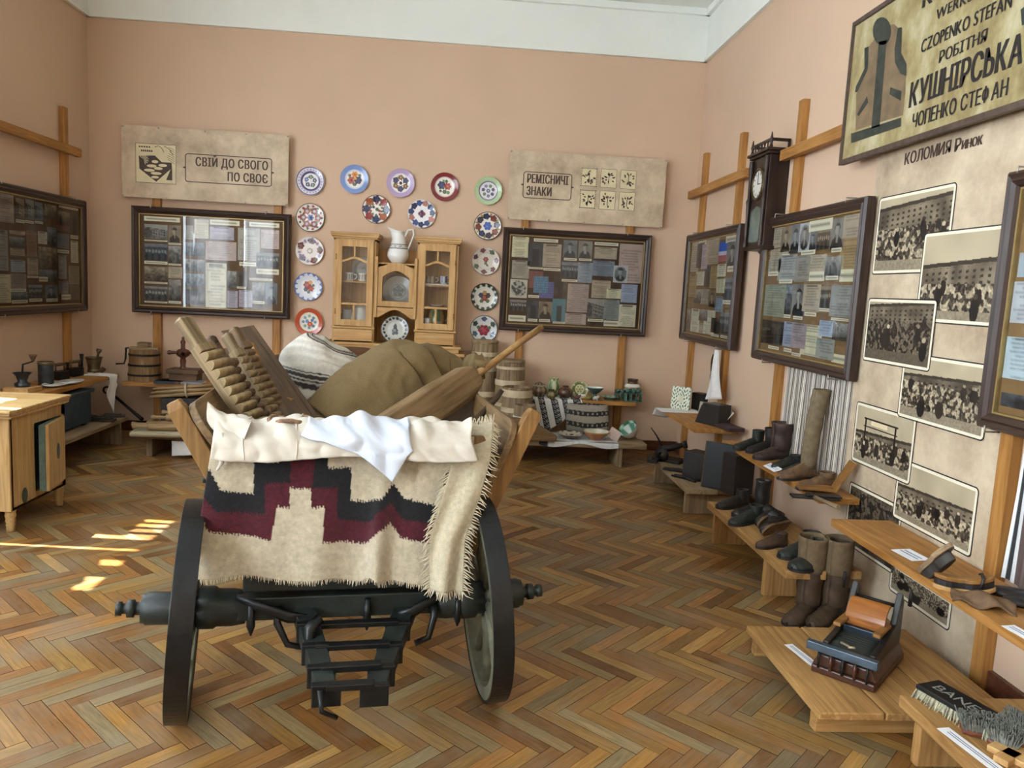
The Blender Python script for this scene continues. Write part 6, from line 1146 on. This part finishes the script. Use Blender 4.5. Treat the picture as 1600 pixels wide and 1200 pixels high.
T = thing('camera_bellows', 'black box camera with slanted front at near end of the corner shelf', 'camera', M=onb(1115, 664, S1) @ RZ(-62)); MB().box(-.09, .09, -.05, .09, 0, .17).build('body', BLACKL, T, bevel=.005); MB().prism([(-.16, 0), (-.085, 0), (-.085, .16), (-.10, .15)], -.05, .07).build('slanted_front', BLACKL, T, bevel=.003)
tag(MB().box(-.11, .11, -.07, .07, 0, .03).build('flat_pouch', mat('plum_leather', '#3a2a30', .6), M=onb(1140, 671, S1) @ RZ(-80), bevel=.008), 'flat dark pouch lying at near end of the corner shelf', 'pouch')
tag(MB().grid(lambda u, v: Vector((XR-.10+.012*math.sin(u*9+v*3)*(1.2-v), (6.50-.14*v)+((6.10+.16*v)-(6.50-.14*v))*u, (.69+.06*u)*(1-v)+1.135*v)), 14, 20).build('white_towel', WHITECL, fix=False, solid=.004), 'white cloth hung from the case hook above the corner shelf', 'cloth')
mb = MB()
for zc, rz_, rx_ in ((.985, .085, .045), (.86, .07, .035)):
    c = Vector((XR-.012, 6.62, zc)); mb.tube([c+Vector((0, rx_*math.cos(2*PI*k/20), rz_*math.sin(2*PI*k/20))) for k in range(21)], .013, 8)
tag(mb.build('wooden_ring_hanger', darkw(2)), 'brown wooden double ring hanging on right wall left of the white cloth', 'hanger')
tag(MB().grid(lambda u, v: Vector((XR-.05-.08*v*(.5+.5*u), 6.04-.12*u, S1+.005+.16*(1-v)*(1-.4*u)+.01*math.sin(u*8))), 10, 10).build('white_kerchief', WHITECL, fix=False, solid=.004), 'crumpled white kerchief by the post at near end of the corner shelf', 'cloth')
# bench with black boxes
B1 = .211
def boxthing(label, X, Y, z, w, d, h, rz, m, tilt=0, clasp=True):
    p = at(X, Y, 2, z); T = thing('black_box', label, 'box', M=TR((p.x, p.y, z+.001)) @ RZ(rz) @ RX(tilt)); MB().box(-w/2, w/2, -d/2, d/2, 0, h).build('body', m, T, bevel=.004)
    if clasp: MB().box(-w/2-.002, -w/2+.004, -d/2-.002, -d/2+.004, 0, h).box(w/2-.004, w/2+.002, -d/2-.002, -d/2+.004, 0, h).build('metal_edge', mat('old_brass', '#6b5a3a', .35, .8, .2), T)
    return T
boxthing('low black box on the low bench, left of the tall black case', 1094, 748, B1, .22, .16, .20, -50, BLACKL, 0, False)
boxthing('tall black case with brass edges leaning on low bench below the corner shelf', 1120, 764, B1, .22, .05, .33, -40, mat('black_card', '#191c1e', .45, 0, .2), -6)
boxthing('dark upright box behind the tall black case on low bench', 1150, 770, B1, .14, .17, .28, -70, mat('dark_brown_card', '#241d1a', .5), 0, False)
T = thing('iron_gadget', 'black iron machine parts with a lever on far end of the low bench', 'machine', M=onb(1042, 720, B1) @ RZ(-40))
MB().box(-.15, .14, -.07, .07, 0, .03).build('base', IRON, T, bevel=.005); MB().tube([(-.10, 0, .03), (-.06, 0, .09), (.02, 0, .11), (.12, .02, .15)], [.02, .03, .028, .02], 10).tube([(.12, .02, .15), (.15, .03, .16)], [.03, .032], 12).build('arm', IRON, T)
MB().tube([(-.04, 0, .1), (-.10, -.02, .20), (-.15, -.03, .26)], [.01, .006, .004], 6).build('lever', IRON, T); MB().at(TR((-.02, -.06, .06)) @ RX(90)).lathe([(.02, 0), (.06, .004), (.06, .016), (.02, .02)], 20).build('wheel', IRON, T)
T = thing('flat_iron', 'small black flat iron at far front corner of the low bench', 'iron', M=onb(1021, 722, B1) @ RZ(60)); MB().prism([(-.06, -.04), (.05, -.035), (.085, 0), (.05, .035), (-.06, .04)], 0, .03).build('sole', IRON, T, M=RX(90) @ TR((0, 0, 0)), bevel=.003)
for ob in T.children: ob.matrix_local = RX(-90) @ TR((0, -.03, 0))
MB().tube([(-.04, 0, .03), (-.04, 0, .07), (.03, 0, .07), (.03, 0, .03)], .008, 8).build('handle', darkw(0), T)
for k, (X, Y, l) in enumerate(((1060, 738, 'dark iron pliers lying in the middle of the low bench'), (1072, 750, 'dark iron tongs lying before the low black box'))):
    tag(MB().tube([(-.12, -.015, .012), (0, .006, .014), (.10, -.03, .012)], [.008, .012, .007], 8).tube([(-.12, .03, .012), (0, .0, .022), (.10, .03, .012)], [.008, .012, .007], 8).build('iron_tongs', IRON, M=onb(X, Y, B1) @ RZ(-30-20*k)), l, 'tool')
# ---------------- shoe lasts shelf at the right edge ----------------
S3 = .501
def sole_shape(mb, L, w, t, curve=.0):
    o = []
    for k in range(28):
        a = 2*PI*k/28; x = math.cos(a); o.append((L/2*x, w/2*math.sin(a)*(1-.28*math.exp(-((x+.15)/.28)**2))*(1.0 if x > 0 else .82)))
    m_ = len(o); z = lambda x: curve*(x/(L/2))**2
    return mb.add([(x, y, z(x)) for x, y in o]+[(x, y, z(x)+t) for x, y in o], [tuple(range(m_))[::-1], tuple(range(m_, 2*m_))]+[(i, (i+1) % m_, m_+(i+1) % m_, m_+i) for i in range(m_)])
T = thing('wooden_shoe_last', 'old wooden shoe last standing tilted with sole up on the right edge shelf', 'shoe last', M=onb(1460, 905, S3) @ RZ(-70) @ TR((0, 0, .075)) @ RY(-52)); sole_shape(MB(), .20, .075, .02).build('sole', oldw(0), T, bevel=.003); sole_shape(MB().at(TR((-.01, 0, -.04))), .17, .055, .04).build('block', mat('dark_last', '#332c26', .6), T, bevel=.006)
T = thing('wooden_clog', 'wooden clog with black band beside the tilted shoe last', 'clog', M=onb(1506, 925, S3) @ RZ(-25) @ RY(-6)); sole_shape(MB(), .21, .075, .018, .012).build('sole', pine(0), T, bevel=.003); sole_shape(MB().at(TR((0, 0, .018))), .20, .07, .022, .012).build('band', BLACKL, T); sole_shape(MB().at(TR((.0, 0, .04))), .20, .072, .016, .014).build('top_board', OCH, T, bevel=.003)
MB().tube([(.05, -.036, .03), (.06, -.03, .065), (.06, 0, .075), (.06, .03, .065), (.05, .036, .03)], .006, 6).build('strap', BLACKL, T)
tag(MB().grid(lambda u, v: Vector((-.10+.2*u, -.06+.12*v, .012+.03*math.sin(u*PI)*math.sin(v*PI*1.3)+.012*math.sin(u*11+v*7))), 20, 14).build('leather_scrap', TAN, M=onb(1535, 945, S3) @ RZ(-30), solid=.006, fix=False), 'crumpled tan leather scrap in front of the clog', 'leather')
for k, (X, Y, l) in enumerate(((1576, 930, 'black oval heel piece on the right edge shelf, farther of two'), (1597, 945, 'black oval heel piece on the right edge shelf, cut by the photo edge'))):
    o = tag(MB().at(SC(1.25, .8, 1)).lathe([(.001, 0), (.05, 0), (.055, .008), (.05, .022), (.001, .024)], 28).build('heel_piece', BLACKL, M=onb(X, Y, S3) @ RZ(-20)), l, 'heel')
# ---------------- pleating machine on the platform ----------------
a = at(1266, 1048, 2, .106); b = at(1366, 1084, 2, .106); ang = math.degrees(math.atan2(b.y-a.y, b.x-a.x)); w = (b-a).length
T = thing('pleating_machine', 'old pleating machine with varnished roller cover and black ribbed bed on low platform', 'machine', M=TR(a) @ RZ(ang)); MHG = wood('machine_mahogany', '#5a3626', '#331d14', axis=0, rough=.35)
MB().box(0, w, 0, .40, 0, .03).build('base_plinth', MHG, T, bevel=.006); MB().prism([(0, .03), (0, .03), (w, .03), (w-.02, .075), (.02, .075)], .015, .39).build('base_moulding', MHG, T, bevel=.006)
mb = MB()
for x in (.02, w-.045): mb.at(TR((x, 0, 0)) @ RZ(90)).prism([(.04, .075), (.39, .075), (.39, .25), (.36, .29), (.335, .24), (.30, .17), (.16, .13), (.05, .12)], -.025, 0)
mb.build('side_cheek', mat('black_machine_wood', '#1e1917', .4, 0, .2), T, bevel=.004)
MB().box(-.02, w+.005, -.018, .012, .095, .128).build('front_bar', mat('blue_grey_steel', '#4d5b68', .4, .5, .2, 30), T, bevel=.003)
for k in range(5): MB().tube([(.03+k*(w-.06)/4, -.006, .095), (.03+k*(w-.06)/4, -.008, .06), (.03+k*(w-.06)/4, -.008, .028)], [.006, .009 if k in (1, 2, 3) else .005, .004], 8).build('peg', IRON if k in (0, 2, 4) else MHG, T)
MB().grid(lambda u, v: Vector((.045+(w-.09)*u, .03+.24*v, .105+.02*v+.004*abs(math.sin(v*13*PI)))), 4, 110).build('ribbed_bed', mat('green_black_rubber', '#1d2420', .45, 0, .2), T, solid=.004, fix=False)
cp = [(.25+.07*(1-math.cos(R(q)))-.03, .155+.095*math.sin(R(q))) for q in range(0, 91, 6)]
n = len(cp); v = [(x, y, z) for x in (.045, w-.045) for y, z in cp]+[(x, y+.008, z-.010) for x in (.045, w-.045) for y, z in cp]
MB().add(v, [(i, i+1, n+i+1, n+i) for i in range(n-1)]+[(2*n+i+1, 2*n+i, 3*n+i, 3*n+i+1) for i in range(n-1)]+[(i+1, i, 2*n+i, 2*n+i+1) for i in range(n-1)]+[(n+i, n+i+1, 3*n+i+1, 3*n+i) for i in range(n-1)]+[(0, n, 3*n, 2*n), (2*n-1, n-1, 3*n-1, 4*n-1)], 0, False).build('roller_cover', wood('varnished_oak', '#a5672e', '#74401a', axis=0, rough=.15, bump=.02), T)
MB().box(.045, w-.045, .205, .235, .105, .15).build('roller_front', mat('dark_blue_metal', '#27313a', .35, .4), T, bevel=.004); MB().tube([(.02, .36, .23), (w-.02, .36, .23)], .008, 8).tube([(-.01, .35, .25), (-.01, .345, .32)], .007, 6).tube([(w+.01, .35, .25), (w+.01, .345, .32)], [.009, .006], 6).build('spindle', IRON, T)
MB().tube([(.085, .065, .128), (.10+.02, .05, .128), (w*.5, .042, .128), (w-.10, .055, .128)], .005, 8).build('wire_guide', mat('pale_wire', '#b8a98c', .4, .4), T)
for x in (.03, w-.06): MB().box(x, x+.03, .12, .27, .165, .18).build('arm_rest', OCH, T, bevel=.004)
# ---------------- brushes on the rough bench ----------------
NB = .206
T = thing('lettered_brush', 'flat black block brush with chalky lettering and pale bristles on rough bench', 'brush', M=TR((1.735, 2.325, NB)) @ RZ(-72))
MB().box(-.145, .145, -.055, .055, .035, .052).build('block', mat('black_block', '#15181a', .45, 0, .2), T, bevel=.003)
def bristles(mb, x0, x1, y0, y1, z0, z1, n, out=.01, jit=.004):
    for k in range(n):
        x, y = rng.uniform(x0, x1), rng.uniform(y0, y1); ox = (x-(x0+x1)/2)/(x1-x0)*2*out; oy = (y-(y0+y1)/2)/(y1-y0)*2*out
        mb.tube([(x, y, z0), (x+ox+rng.normal(0, jit), y+oy+rng.normal(0, jit), z1)], [.0028, .0016], 4)
    return mb
BRS = mat('pale_bristle', '#a9a58c', .85, 0, .25, 60); BRG = mat('grey_bristle', '#73756c', .85, 0, .3, 60)
o = bristles(MB().box(-.14, .14, -.05, .05, .004, .035), -.145, .145, -.056, .056, .036, .001, 700, .012).build('bristle_pad', BRS, T); o['kind'] = 'stuff'
mb = MB(); mb.text('BANES', .062, -.115, -.021, 0, 1.05); mb.v = [(x, z, .0525) for x, y, z in mb.v]; mb.build('chalk_lettering', mat('chalk_ink', '#8f938c', .8, 0, .4, 200), T, fix=False)
def brush2(label, X, Y, rz, n, L_, tilt, bw=.035):
    T = thing('scrubbing_brush', label, 'brush', M=onb(X, Y, NB) @ RZ(rz) @ RX(tilt) @ TR((0, 0, .001))); MB().box(-L_/2, L_/2, -bw, bw, 0, .016).build('block', mat('red_brown_block', '#6b3a28', .5), T, bevel=.006)
    o = bristles(MB().box(-L_/2+.006, L_/2-.006, -bw+.006, bw-.006, .016, .040), -L_/2+.004, L_/2-.004, -bw+.004, bw-.004, .014, .058, n, .014).build('bristle_tuft', BRG, T); o['kind'] = 'stuff'
brush2('grey bristle brush lying bristles up just nearer than the lettered brush', 1552, 1150, -22, 420, .19, 0); brush2('large grey bristle brush at the photo edge beside the notched wood block', 1582, 1155, 35, 520, .20, 0, .042)
tag(MB().box(-.06, .07, -.022, .022, 0, .02).box(-.02, .03, -.05, .06, .0, .02).build('notched_block', pine(0), M=onb(1578, 1186, NB) @ RZ(28), bevel=.003), 'small notched pale wood block at the bottom right corner of rough bench', 'block')
# ---------------- painted pine cabinet on the left ----------------
PB = ('bleached_pine', '#c9ab78', '#a8834f')
T = thing('pine_cabinet', 'pale pine cabinet with turned legs and half open side door at left edge', 'cabinet', (-3.17, 4.49, 0)); CWd, CD_, Z0, Z1 = .64, .61, .13, .675
mb = MB().box(0, .02, 0, CD_, Z0, Z1).box(0, CWd, 0, .02, Z0, Z1).box(0, CWd, CD_-.02, CD_, Z0, Z1).box(0, CWd, 0, CD_, Z0, Z0+.02).box(CWd-.02, CWd, 0, .25, Z0, Z1).box(CWd-.02, CWd, .25, CD_, Z1-.075, Z1).box(CWd-.02, CWd, .25, CD_, Z0, Z0+.05).box(CWd-.02, CWd, CD_-.05, CD_, Z0, Z1)
mb.build('body', wood(*PB, axis=2, rough=.5), T, bevel=.003)
mb = MB().box(.33, CWd, -.012, .0, Z0, Z1); mb.build('front_stile', wood(*PB, axis=2, rough=.5), T, bevel=.004)
d = MB().box(.05, CWd-.065, -.018, -.002, Z0+.045, Z1-.02).box(.11, CWd-.125, -.026, -.018, Z0+.11, Z1-.08).build('front_door', wood(*PB, axis=2, rough=.5), T, bevel=.005); MB().at(TR((CWd-.10, -.018, .31)) @ RX(90)).lathe([(.006, 0), (.006, .03), (.016, .035), (.014, .045), (0, .048)], 12).build('knob', IRON, d)
MB().box(-.03, CWd+.025, -.035, CD_+.01, Z1, Z1+.018).box(-.05, CWd+.030, -.055, CD_+.01, Z1+.018, Z1+.034).box(-.06, CWd+.038, -.065, CD_+.015, Z1+.034, Z1+.052).build('top', wood(*PB, axis=0, rough=.45), T, bevel=.006)
for x, y in ((CWd-.03, .035), (CWd-.03, CD_-.035), (.035, .035), (.035, CD_-.035)): MB().at(TR((x, y, 0))).lathe([(.001, 0), (.020, 0), (.024, .02), (.021, .03), (.026, .04), (.022, .05), (.028, .065), (.024, .078), (.030, .095), (.027, .11), (.031, Z0), (.001, Z0)], 18).build('turned_leg', wood(*PB, axis=2, rough=.5), T)
MB().prism([(.0, 0), (.34, 0), (.34, .0), (.02, .0), (.02, .05)], -.001, .0).build('apron', wood(*PB, axis=0), T) if 0 else None
# side door, hinged on its far edge and standing ajar
DM = TR((CWd+.004, CD_-.055, 0)) @ RZ(-90+11); dl = .315
d = MB().box(0, dl, -.0, .02, Z0+.055, Z1-.08).build('side_door', wood(*PB, axis=2, rough=.5), T, M=DM @ SC(1, 1, 1), bevel=.003)
MB().box(0, dl+.002, -.035, .0, Z0+.06, Z1-.085).build('inner_lining', mat('blue_green_lining', '#5c7470', .6, 0, .2), d)
MB().at(TR((dl*.45, .021, .40)) @ RX(-90) @ SC(.7, 1.25, 1)).lathe([(.001, .003), (.035, .003), (.042, 0)], 24).build('painted_oval', mat('dark_teal_paint', '#3f4f4b', .5, 0, .3), d)
MB().box(CWd-.03, CWd-.022, .26, CD_-.06, Z0+.05, Z1-.08).build('gap_shade', mat('dark_gap_blue', '#20303a', .6, 0, .2), T)  # added dark sheet, paints the shade seen in the door gap
MB().at(TR((CWd+.0015, .13, .19)) @ RY(90) @ SC(1.15, .75, 1)).lathe([(.001, .002), (.03, .002), (.042, 0)], 24).build('painted_rosette', mat('dark_teal_paint', '#3f4f4b', .5, 0, .3), T)
tag(MB().box(-.14, .14, -.10, .10, 0, .012).build('open_book', mat('grey_book_board', '#8d8a86', .7), M=TR((-2.95, 4.72, Z1+.053)) @ RZ(12), bevel=.002), 'thin grey booklet lying in the sun on the pale pine cabinet', 'book')
# ---------------- left wall shelf, chest, bench ----------------
SL = .601
T = thing('blue_chest', 'dark blue painted chest on the left bench under the wall shelf', 'chest', (XL+.15, 5.90, .237)); BLU_ = mat('dark_blue_paint', '#2f3f4a', .6, 0, .3, 12)
MB().box(0, .28, 0, .75, .02, .27).build('body', BLU_, T, bevel=.008); MB().box(-.01, .30, -.02, .77, .27, .30).build('lid', BLU_, T, bevel=.006)
for y in (.05, .65): MB().box(.02, .26, y, y+.05, 0, .02).build('foot', BLU_, T)
def ls(X, Y, z=SL): p = at(X, Y, 2, z); return TR((max(p.x, XL+.14), p.y, z+.001))
def lw(X, Y, xx, z=SL): p = at(X, Y, 0, xx); return TR((xx, p.y, z+.001))
BRASSG = mat('dull_brass', '#75664a', .45, .6, .3, 20); DTIN = mat('dark_tin', '#45494c', .4, .6, .3, 20)
T = thing('coffee_grinder', 'hand coffee grinder with crank on left wall shelf, left of the tin', 'grinder', M=lw(35, 595, XL+.26)); MB().box(-.09, .09, -.10, .10, 0, .035).build('base_board', pine(1), T, bevel=.004)
MB().lathe([(.05, .035), (.055, .06), (.03, .075), (.045, .12), (.065, .14)], 20).build('hopper', DTIN, T); MB().tube([(0, 0, .12), (0, .01, .20), (0, .09, .205), (0, .15, .21)], [.007, .007, .006, .006], 8).build('crank', IRON, T); MB().at(TR((0, .15, .21))).lathe([(.008, 0), (.02, .03), (.03, .05), (0, .055)], 12).build('crank_knob', darkw(2), T)
T = thing('tin_canister', 'tall dark tin canister on left wall shelf', 'canister', M=lw(72, 600, XL+.24)); MB().lathe(wall_prof([(.055, 0), (.055, .02), (.055, .16), (.055, .18)], .003), 28, colf=one('#4f5554')).build('body', DTIN, T); MB().lathe([(.057, .165), (.060, .168), (.060, .185), (.057, .188)], 28).lathe([(.056, .0), (.059, .004), (.056, .01)], 28).build('band', BRASSG, T)
T = thing('mortar', 'dark brass mortar with pestle at near left wall shelf end, above hanging cloth', 'mortar', M=lw(147, 588, XL+.20)); MB().lathe(wall_prof([(.05, 0), (.055, .02), (.05, .04), (.062, .11), (.075, .14)], .006), 28, colf=one('#4a4438')).build('bowl', BRASSG, T); MB().tube([(.01, 0, .03), (.03, .02, .17), (.035, .024, .20), (.038, .026, .215)], [.018, .010, .026, .02], 12).build('pestle', BRASSG, T)
for k, (X, lab) in enumerate(((95, 'old flat iron on left wall shelf, left one near the tin canister'), (118, 'old charcoal iron on left wall shelf, right one before the mortar'))):
    T = thing('charcoal_iron', lab, 'iron', M=lw(X, 588, XL+.17) @ RZ(80)); v = [(-.08, -.045), (.05, -.045), (.10, 0), (.05, .045), (-.08, .045)]; MB().add([(x, y, z) for z in (0, .07) for x, y in v], [(0, 1, 2, 3, 4), (9, 8, 7, 6, 5)]+[(i, (i+1) % 5, 5+(i+1) % 5, 5+i) for i in range(5)]).build('body', IRON, T, bevel=.005)
    MB().tube([(-.06, 0, .07), (-.06, 0, .125), (.05, 0, .125), (.05, 0, .07)], .007, 8).tube([(-.06, 0, .125), (.05, 0, .125)], .014, 10).build('handle', darkw(0), T); MB().tube([(.08, 0, .06), (.085, 0, .11), (.085, 0, .135+.05*k)], [.014, .01, .018], 10).build('chimney', IRON, T)
for k, (X, lab) in enumerate(((93, 'upper white oval dish on left wall shelf, in front of the irons'), (101, 'lower white oval dish at front edge of left wall shelf'))):
    tag(MB().at(SC(.75, 1.25, 1)).lathe([(.001, 0), (.06, 0), (.09, .012), (.11, .02), (.108, .024), (.06, .006), (.001, .005)], 36).build('oval_dish', WGL, M=TR((XL+.34+.03*k, at(X, 595, 0, XL+.34).y-.06+.1*k, SL+.002+.0*k))), lab, 'dish')
def lcl(u, v):
    y = 6.98+.16*u; 
    if v < .35: return Vector((XL+.20+v/.35*.225, y-.02+.01*math.sin(v*9), SL+.004+.004*math.sin(u*9)))
    q = (v-.35)/.65; hang = .34*(1-abs(u-.45)*1.3); return Vector((XL+.43+.012*math.sin(u*9+q*4), y-.03*q*(1-u), SL+.002-hang*q))
tag(MB().grid(lcl, 22, 26).build('hanging_towel', WHITECL, fix=False, solid=.004), 'white cloth hanging in a point from the left wall shelf', 'cloth')
tag(MB().tube([(0, 0, .03), (0, .10, .03), (0, .16, .035), (0, .22, .03)], [.008, .010, .03, .012], 10, sq=.5).build('wooden_ladle', darkw(1), M=TR((XL+.30, 6.98, SL))), 'dark wooden ladle sticking out past the end of the left wall shelf', 'ladle')
bench('low plank bench with flat irons along the left wall', TR((XL+.56, 5.55, 0)) @ RZ(90), 0, 1.52, .44, .235, (.10, 1.40), .035, GREYW, legth=.04)
for k in range(5):
    y = (5.66, 6.72, 6.78, 6.90, 7.0)[k]; tag(MB().box(-.10, .10, -.05, .05, 0, .018).box(-.07, .07, -.03, .04, .018, .03).build('iron_plate', mat('old_plate_iron', '#4a433c', .5, .5, .3, 18), M=TR((XL+(.40, .22, .46, .24, .45)[k], y, .236)) @ RZ(8*k-14), bevel=.003), ['flat iron plate on left bench, nearest the cabinet', 'second flat iron plate from the cabinet on left bench', 'middle flat iron plate on left bench', 'flat iron plate second from the back corner on left bench', 'flat iron plate on left bench nearest the back corner'][k], 'plate', 'iron plates on the left bench')
# ---------------- back left rack: shelf things ----------------
Z5 = .531
px5 = lambda X, y: at(X, 590, 1, y).x
T = thing('butter_churn', 'wooden hooped barrel churn with iron crank on left end of the back left shelf', 'churn', (px5(226, 7.33), 7.33, Z5), 0); CH = wood('churn_stave', '#94744e', '#654829', axis=2, rough=.6)
MB().lathe([(.001, .005), (.135, .005), (.135, 0), (.140, 0), (.128, .29), (.118, .29), (.118, .27), (.001, .27)], 20, sm=False).build('staves', CH, T)
for z, r_ in ((.05, .1395), (.14, .1365), (.235, .1325)): MB().lathe([(r_, z), (r_+.004, z), (r_+.003, z+.018), (r_-.001, z+.018)], 36, sm=False).build('hoop', IRON, T)
MB().box(-.13, .13, -.03, .03, .28, .31).box(-.05, .05, -.045, .045, .31, .355).build('gear_bridge', oldw(0), T, bevel=.004); MB().tube([(-.12, 0, .30), (-.165, 0, .295), (-.17, 0, .20), (-.18, -.01, .15), (-.25, -.02, .145)], [.01, .009, .008, .007, .008], 8).build('crank', IRON, T)
T = thing('reel_press', 'wooden reel with four spokes on a board, right of the barrel churn', 'reel', (px5(286, 7.34), 7.34, Z5), 0); MB().box(-.12, .17, -.10, .10, .085, .125).box(-.10, .15, -.08, .08, 0, .085).build('base', darkw(0), T, bevel=.005); RW = wood('red_brown_turned', '#6e4229', '#45261a', axis=2, rough=.4)
MB().at(TR((0, 0, .125))).lathe([(.03, 0), (.022, .03), (.028, .07), (.022, .10), (.058, .125), (.062, .15), (.05, .175), (.02, .185), (.018, .22), (.024, .25), (.010, .275), (.013, .29), (0, .30)], 20).build('spindle', RW, T)
for a in (0, 90, 180, 270): MB().at(TR((0, 0, .275)) @ RZ(a+20) @ RY(90)).lathe([(.012, .05), (.016, .09), (.022, .12), (.014, .135)], 12).build('spoke', RW, T)
for k, (X, dz, c, l) in enumerate(((268, 0, '#6a4b32', 'brown book lying lowest under the reel, left shelf'), (297, 0, '#8d8f92', 'grey paper stack at right of the reel on the left shelf'), (262, .0, '#2f3a44', 'dark blue book left of the brown one under the reel'))):
    tag(MB().box(-.11, .11, -.08, .08, 0, .022).box(-.108, .112, -.078, .078, .004, .018, 1).build('old_book', [mat('book_%d' % k, c, .7), PAPER], M=TR((px5(X, 7.22), 7.255-.02*(k == 2), Z5+.001+.0*k)) @ RZ(8*k-6)), l, 'book', 'books on the back left shelf')
# bench with rolling pins
B5 = .195
def px6(X, Y, z): return at(X, Y, 2, z)
bench('low bench with rolling pins along left part of the back wall', TR((0, 6.50, 0)), -2.66, -1.50, .60, B5, (-2.56, -1.62), .04, GREYW, legth=.05)
tag(MB().box(-.50, .50, -.12, .12, .0, .045).build('kneading_board', wood('pale_board', '#b9ad90', '#8f8264', axis=0, rough=.7), M=TR((-2.17, 6.52, B5+.001)) @ RZ(6), bevel=.018), 'thick pale rounded board on the low bench under the rolling pins', 'board')
PINW = wood('rolling_pin', '#a68a62', '#7a6040', axis=0, rough=.6)
def pin(label, x, y, z, L_, r, rz, ry=0):
    T = thing('rolling_pin', label, 'rolling pin', M=TR((x, y, z)) @ RZ(rz) @ RY(ry), group='rolling pins on the low bench'); h = L_/2
    MB().tube([(-h*.62, 0, 0), (-h*.58, 0, 0), (0, 0, 0), (h*.58, 0, 0), (h*.62, 0, 0)], [r*.8, r, r*1.04, r, r*.8], 14).build('roller', PINW, T)
    for s_ in (-1, 1): MB().tube([(s_*h*.61, 0, 0), (s_*h*.66, 0, 0), (s_*h*.85, 0, 0), (s_*h*.97, 0, 0), (s_*h, 0, 0)], [r*.5, r*.45, r*.5, r*.78, r*.55], 10).build('handle', PINW, T)
zb = B5+.047
pin('rolling pin lying nearest the room on the pale board', -2.34, 6.455, zb+.033, .62, .033, 8); pin('second rolling pin from the room on the pale board', -2.38, 6.53, zb+.033, .62, .033, 7)
pin('third rolling pin from the room on the pale board', -2.28, 6.605, zb+.030, .58, .030, 9); pin('rolling pin resting on top of the two nearest ones', -2.24, 6.56, zb+.098, .60, .030, 12)
pin('rolling pin on top beside the tied bundle, near the back', -2.20, 6.66, zb+.125, .58, .030, 14)
T = thing('spindle_bundle', 'bundle of wooden spindles tied with a light band, above the rolling pins', 'spindles', M=TR((at(292, 618, 1, 6.85).x, 6.85, B5+.30)) @ RZ(10) @ RY(-5)); q = 0
for dx, dy, dz in ((0, 0, 0), (.01, .035, .0), (-.02, -.035, .0), (.015, .018, .032), (-.01, -.018, .032), (0, 0, .062)):
    MB().tube([(-.27+dx, dy*1.5, dz), (-.12, dy, dz), (.05, dy, dz), (.25+dx, dy*1.2, dz)], [.008, .017, .017, .010], 10).build('spindle', PINW, T)
MB().tube([(0, .06*math.cos(2*PI*k/16), .03+.058*math.sin(2*PI*k/16)) for k in range(17)], .008, 6).build('band', mat('pale_band', '#bcae90', .8), T)
pin('thick pale rolling pin lying high at the right behind the bundle', at(300, 600, 1, 6.93).x, 6.965, B5+.305, .50, .034, 10)
tag(MB().box(-.16, .16, -.12, .12, 0, .265).build('dark_crate', mat('dark_crate_wood', '#2d2a28', .7, 0, .3), M=TR((at(285, 618, 1, 6.85).x, 6.90, B5+.001)), bevel=.004), 'dark crate under the spindle bundle on the low bench', 'crate')
tag(MB().grid(lambda u, v: Vector((-2.36+.75*u, 6.485-.012*math.sin(u*7), B5-.045-.13*v*(1-.55*u)+.0)), 24, 10).build('white_bench_cloth', WHITECL, fix=False, solid=.004), 'white cloth hanging below the front of the rolling pin bench', 'cloth')
T = thing('long_iron_poker', 'long dark iron rod with a round eye leaning at the back left corner', 'poker', M=TR((0, 0, 0))); a, b = at(172, 613, 1, 7.40), at(222, 655, 1, 7.10)
MB().tube([a, a.lerp(b, .5), b], [.014, .012, .018], 8).build('rod', IRON, T); MB().tube([a+Vector((-.03+.03*math.cos(2*PI*k/14), 0, .02+.03*math.sin(2*PI*k/14))) for k in range(15)], .010, 8).build('eye', IRON, T)
tag(MB().box(-.10, .12, -.12, .12, 0, .30).build('dark_stool_block', mat('dark_crate_wood', '#2d2a28', .7, 0, .3), M=TR((b.x+.03, b.y+.02, B5+.001)), bevel=.01), 'dark block at left end of the rolling pin bench carrying the iron rod', 'block') if 0 else None
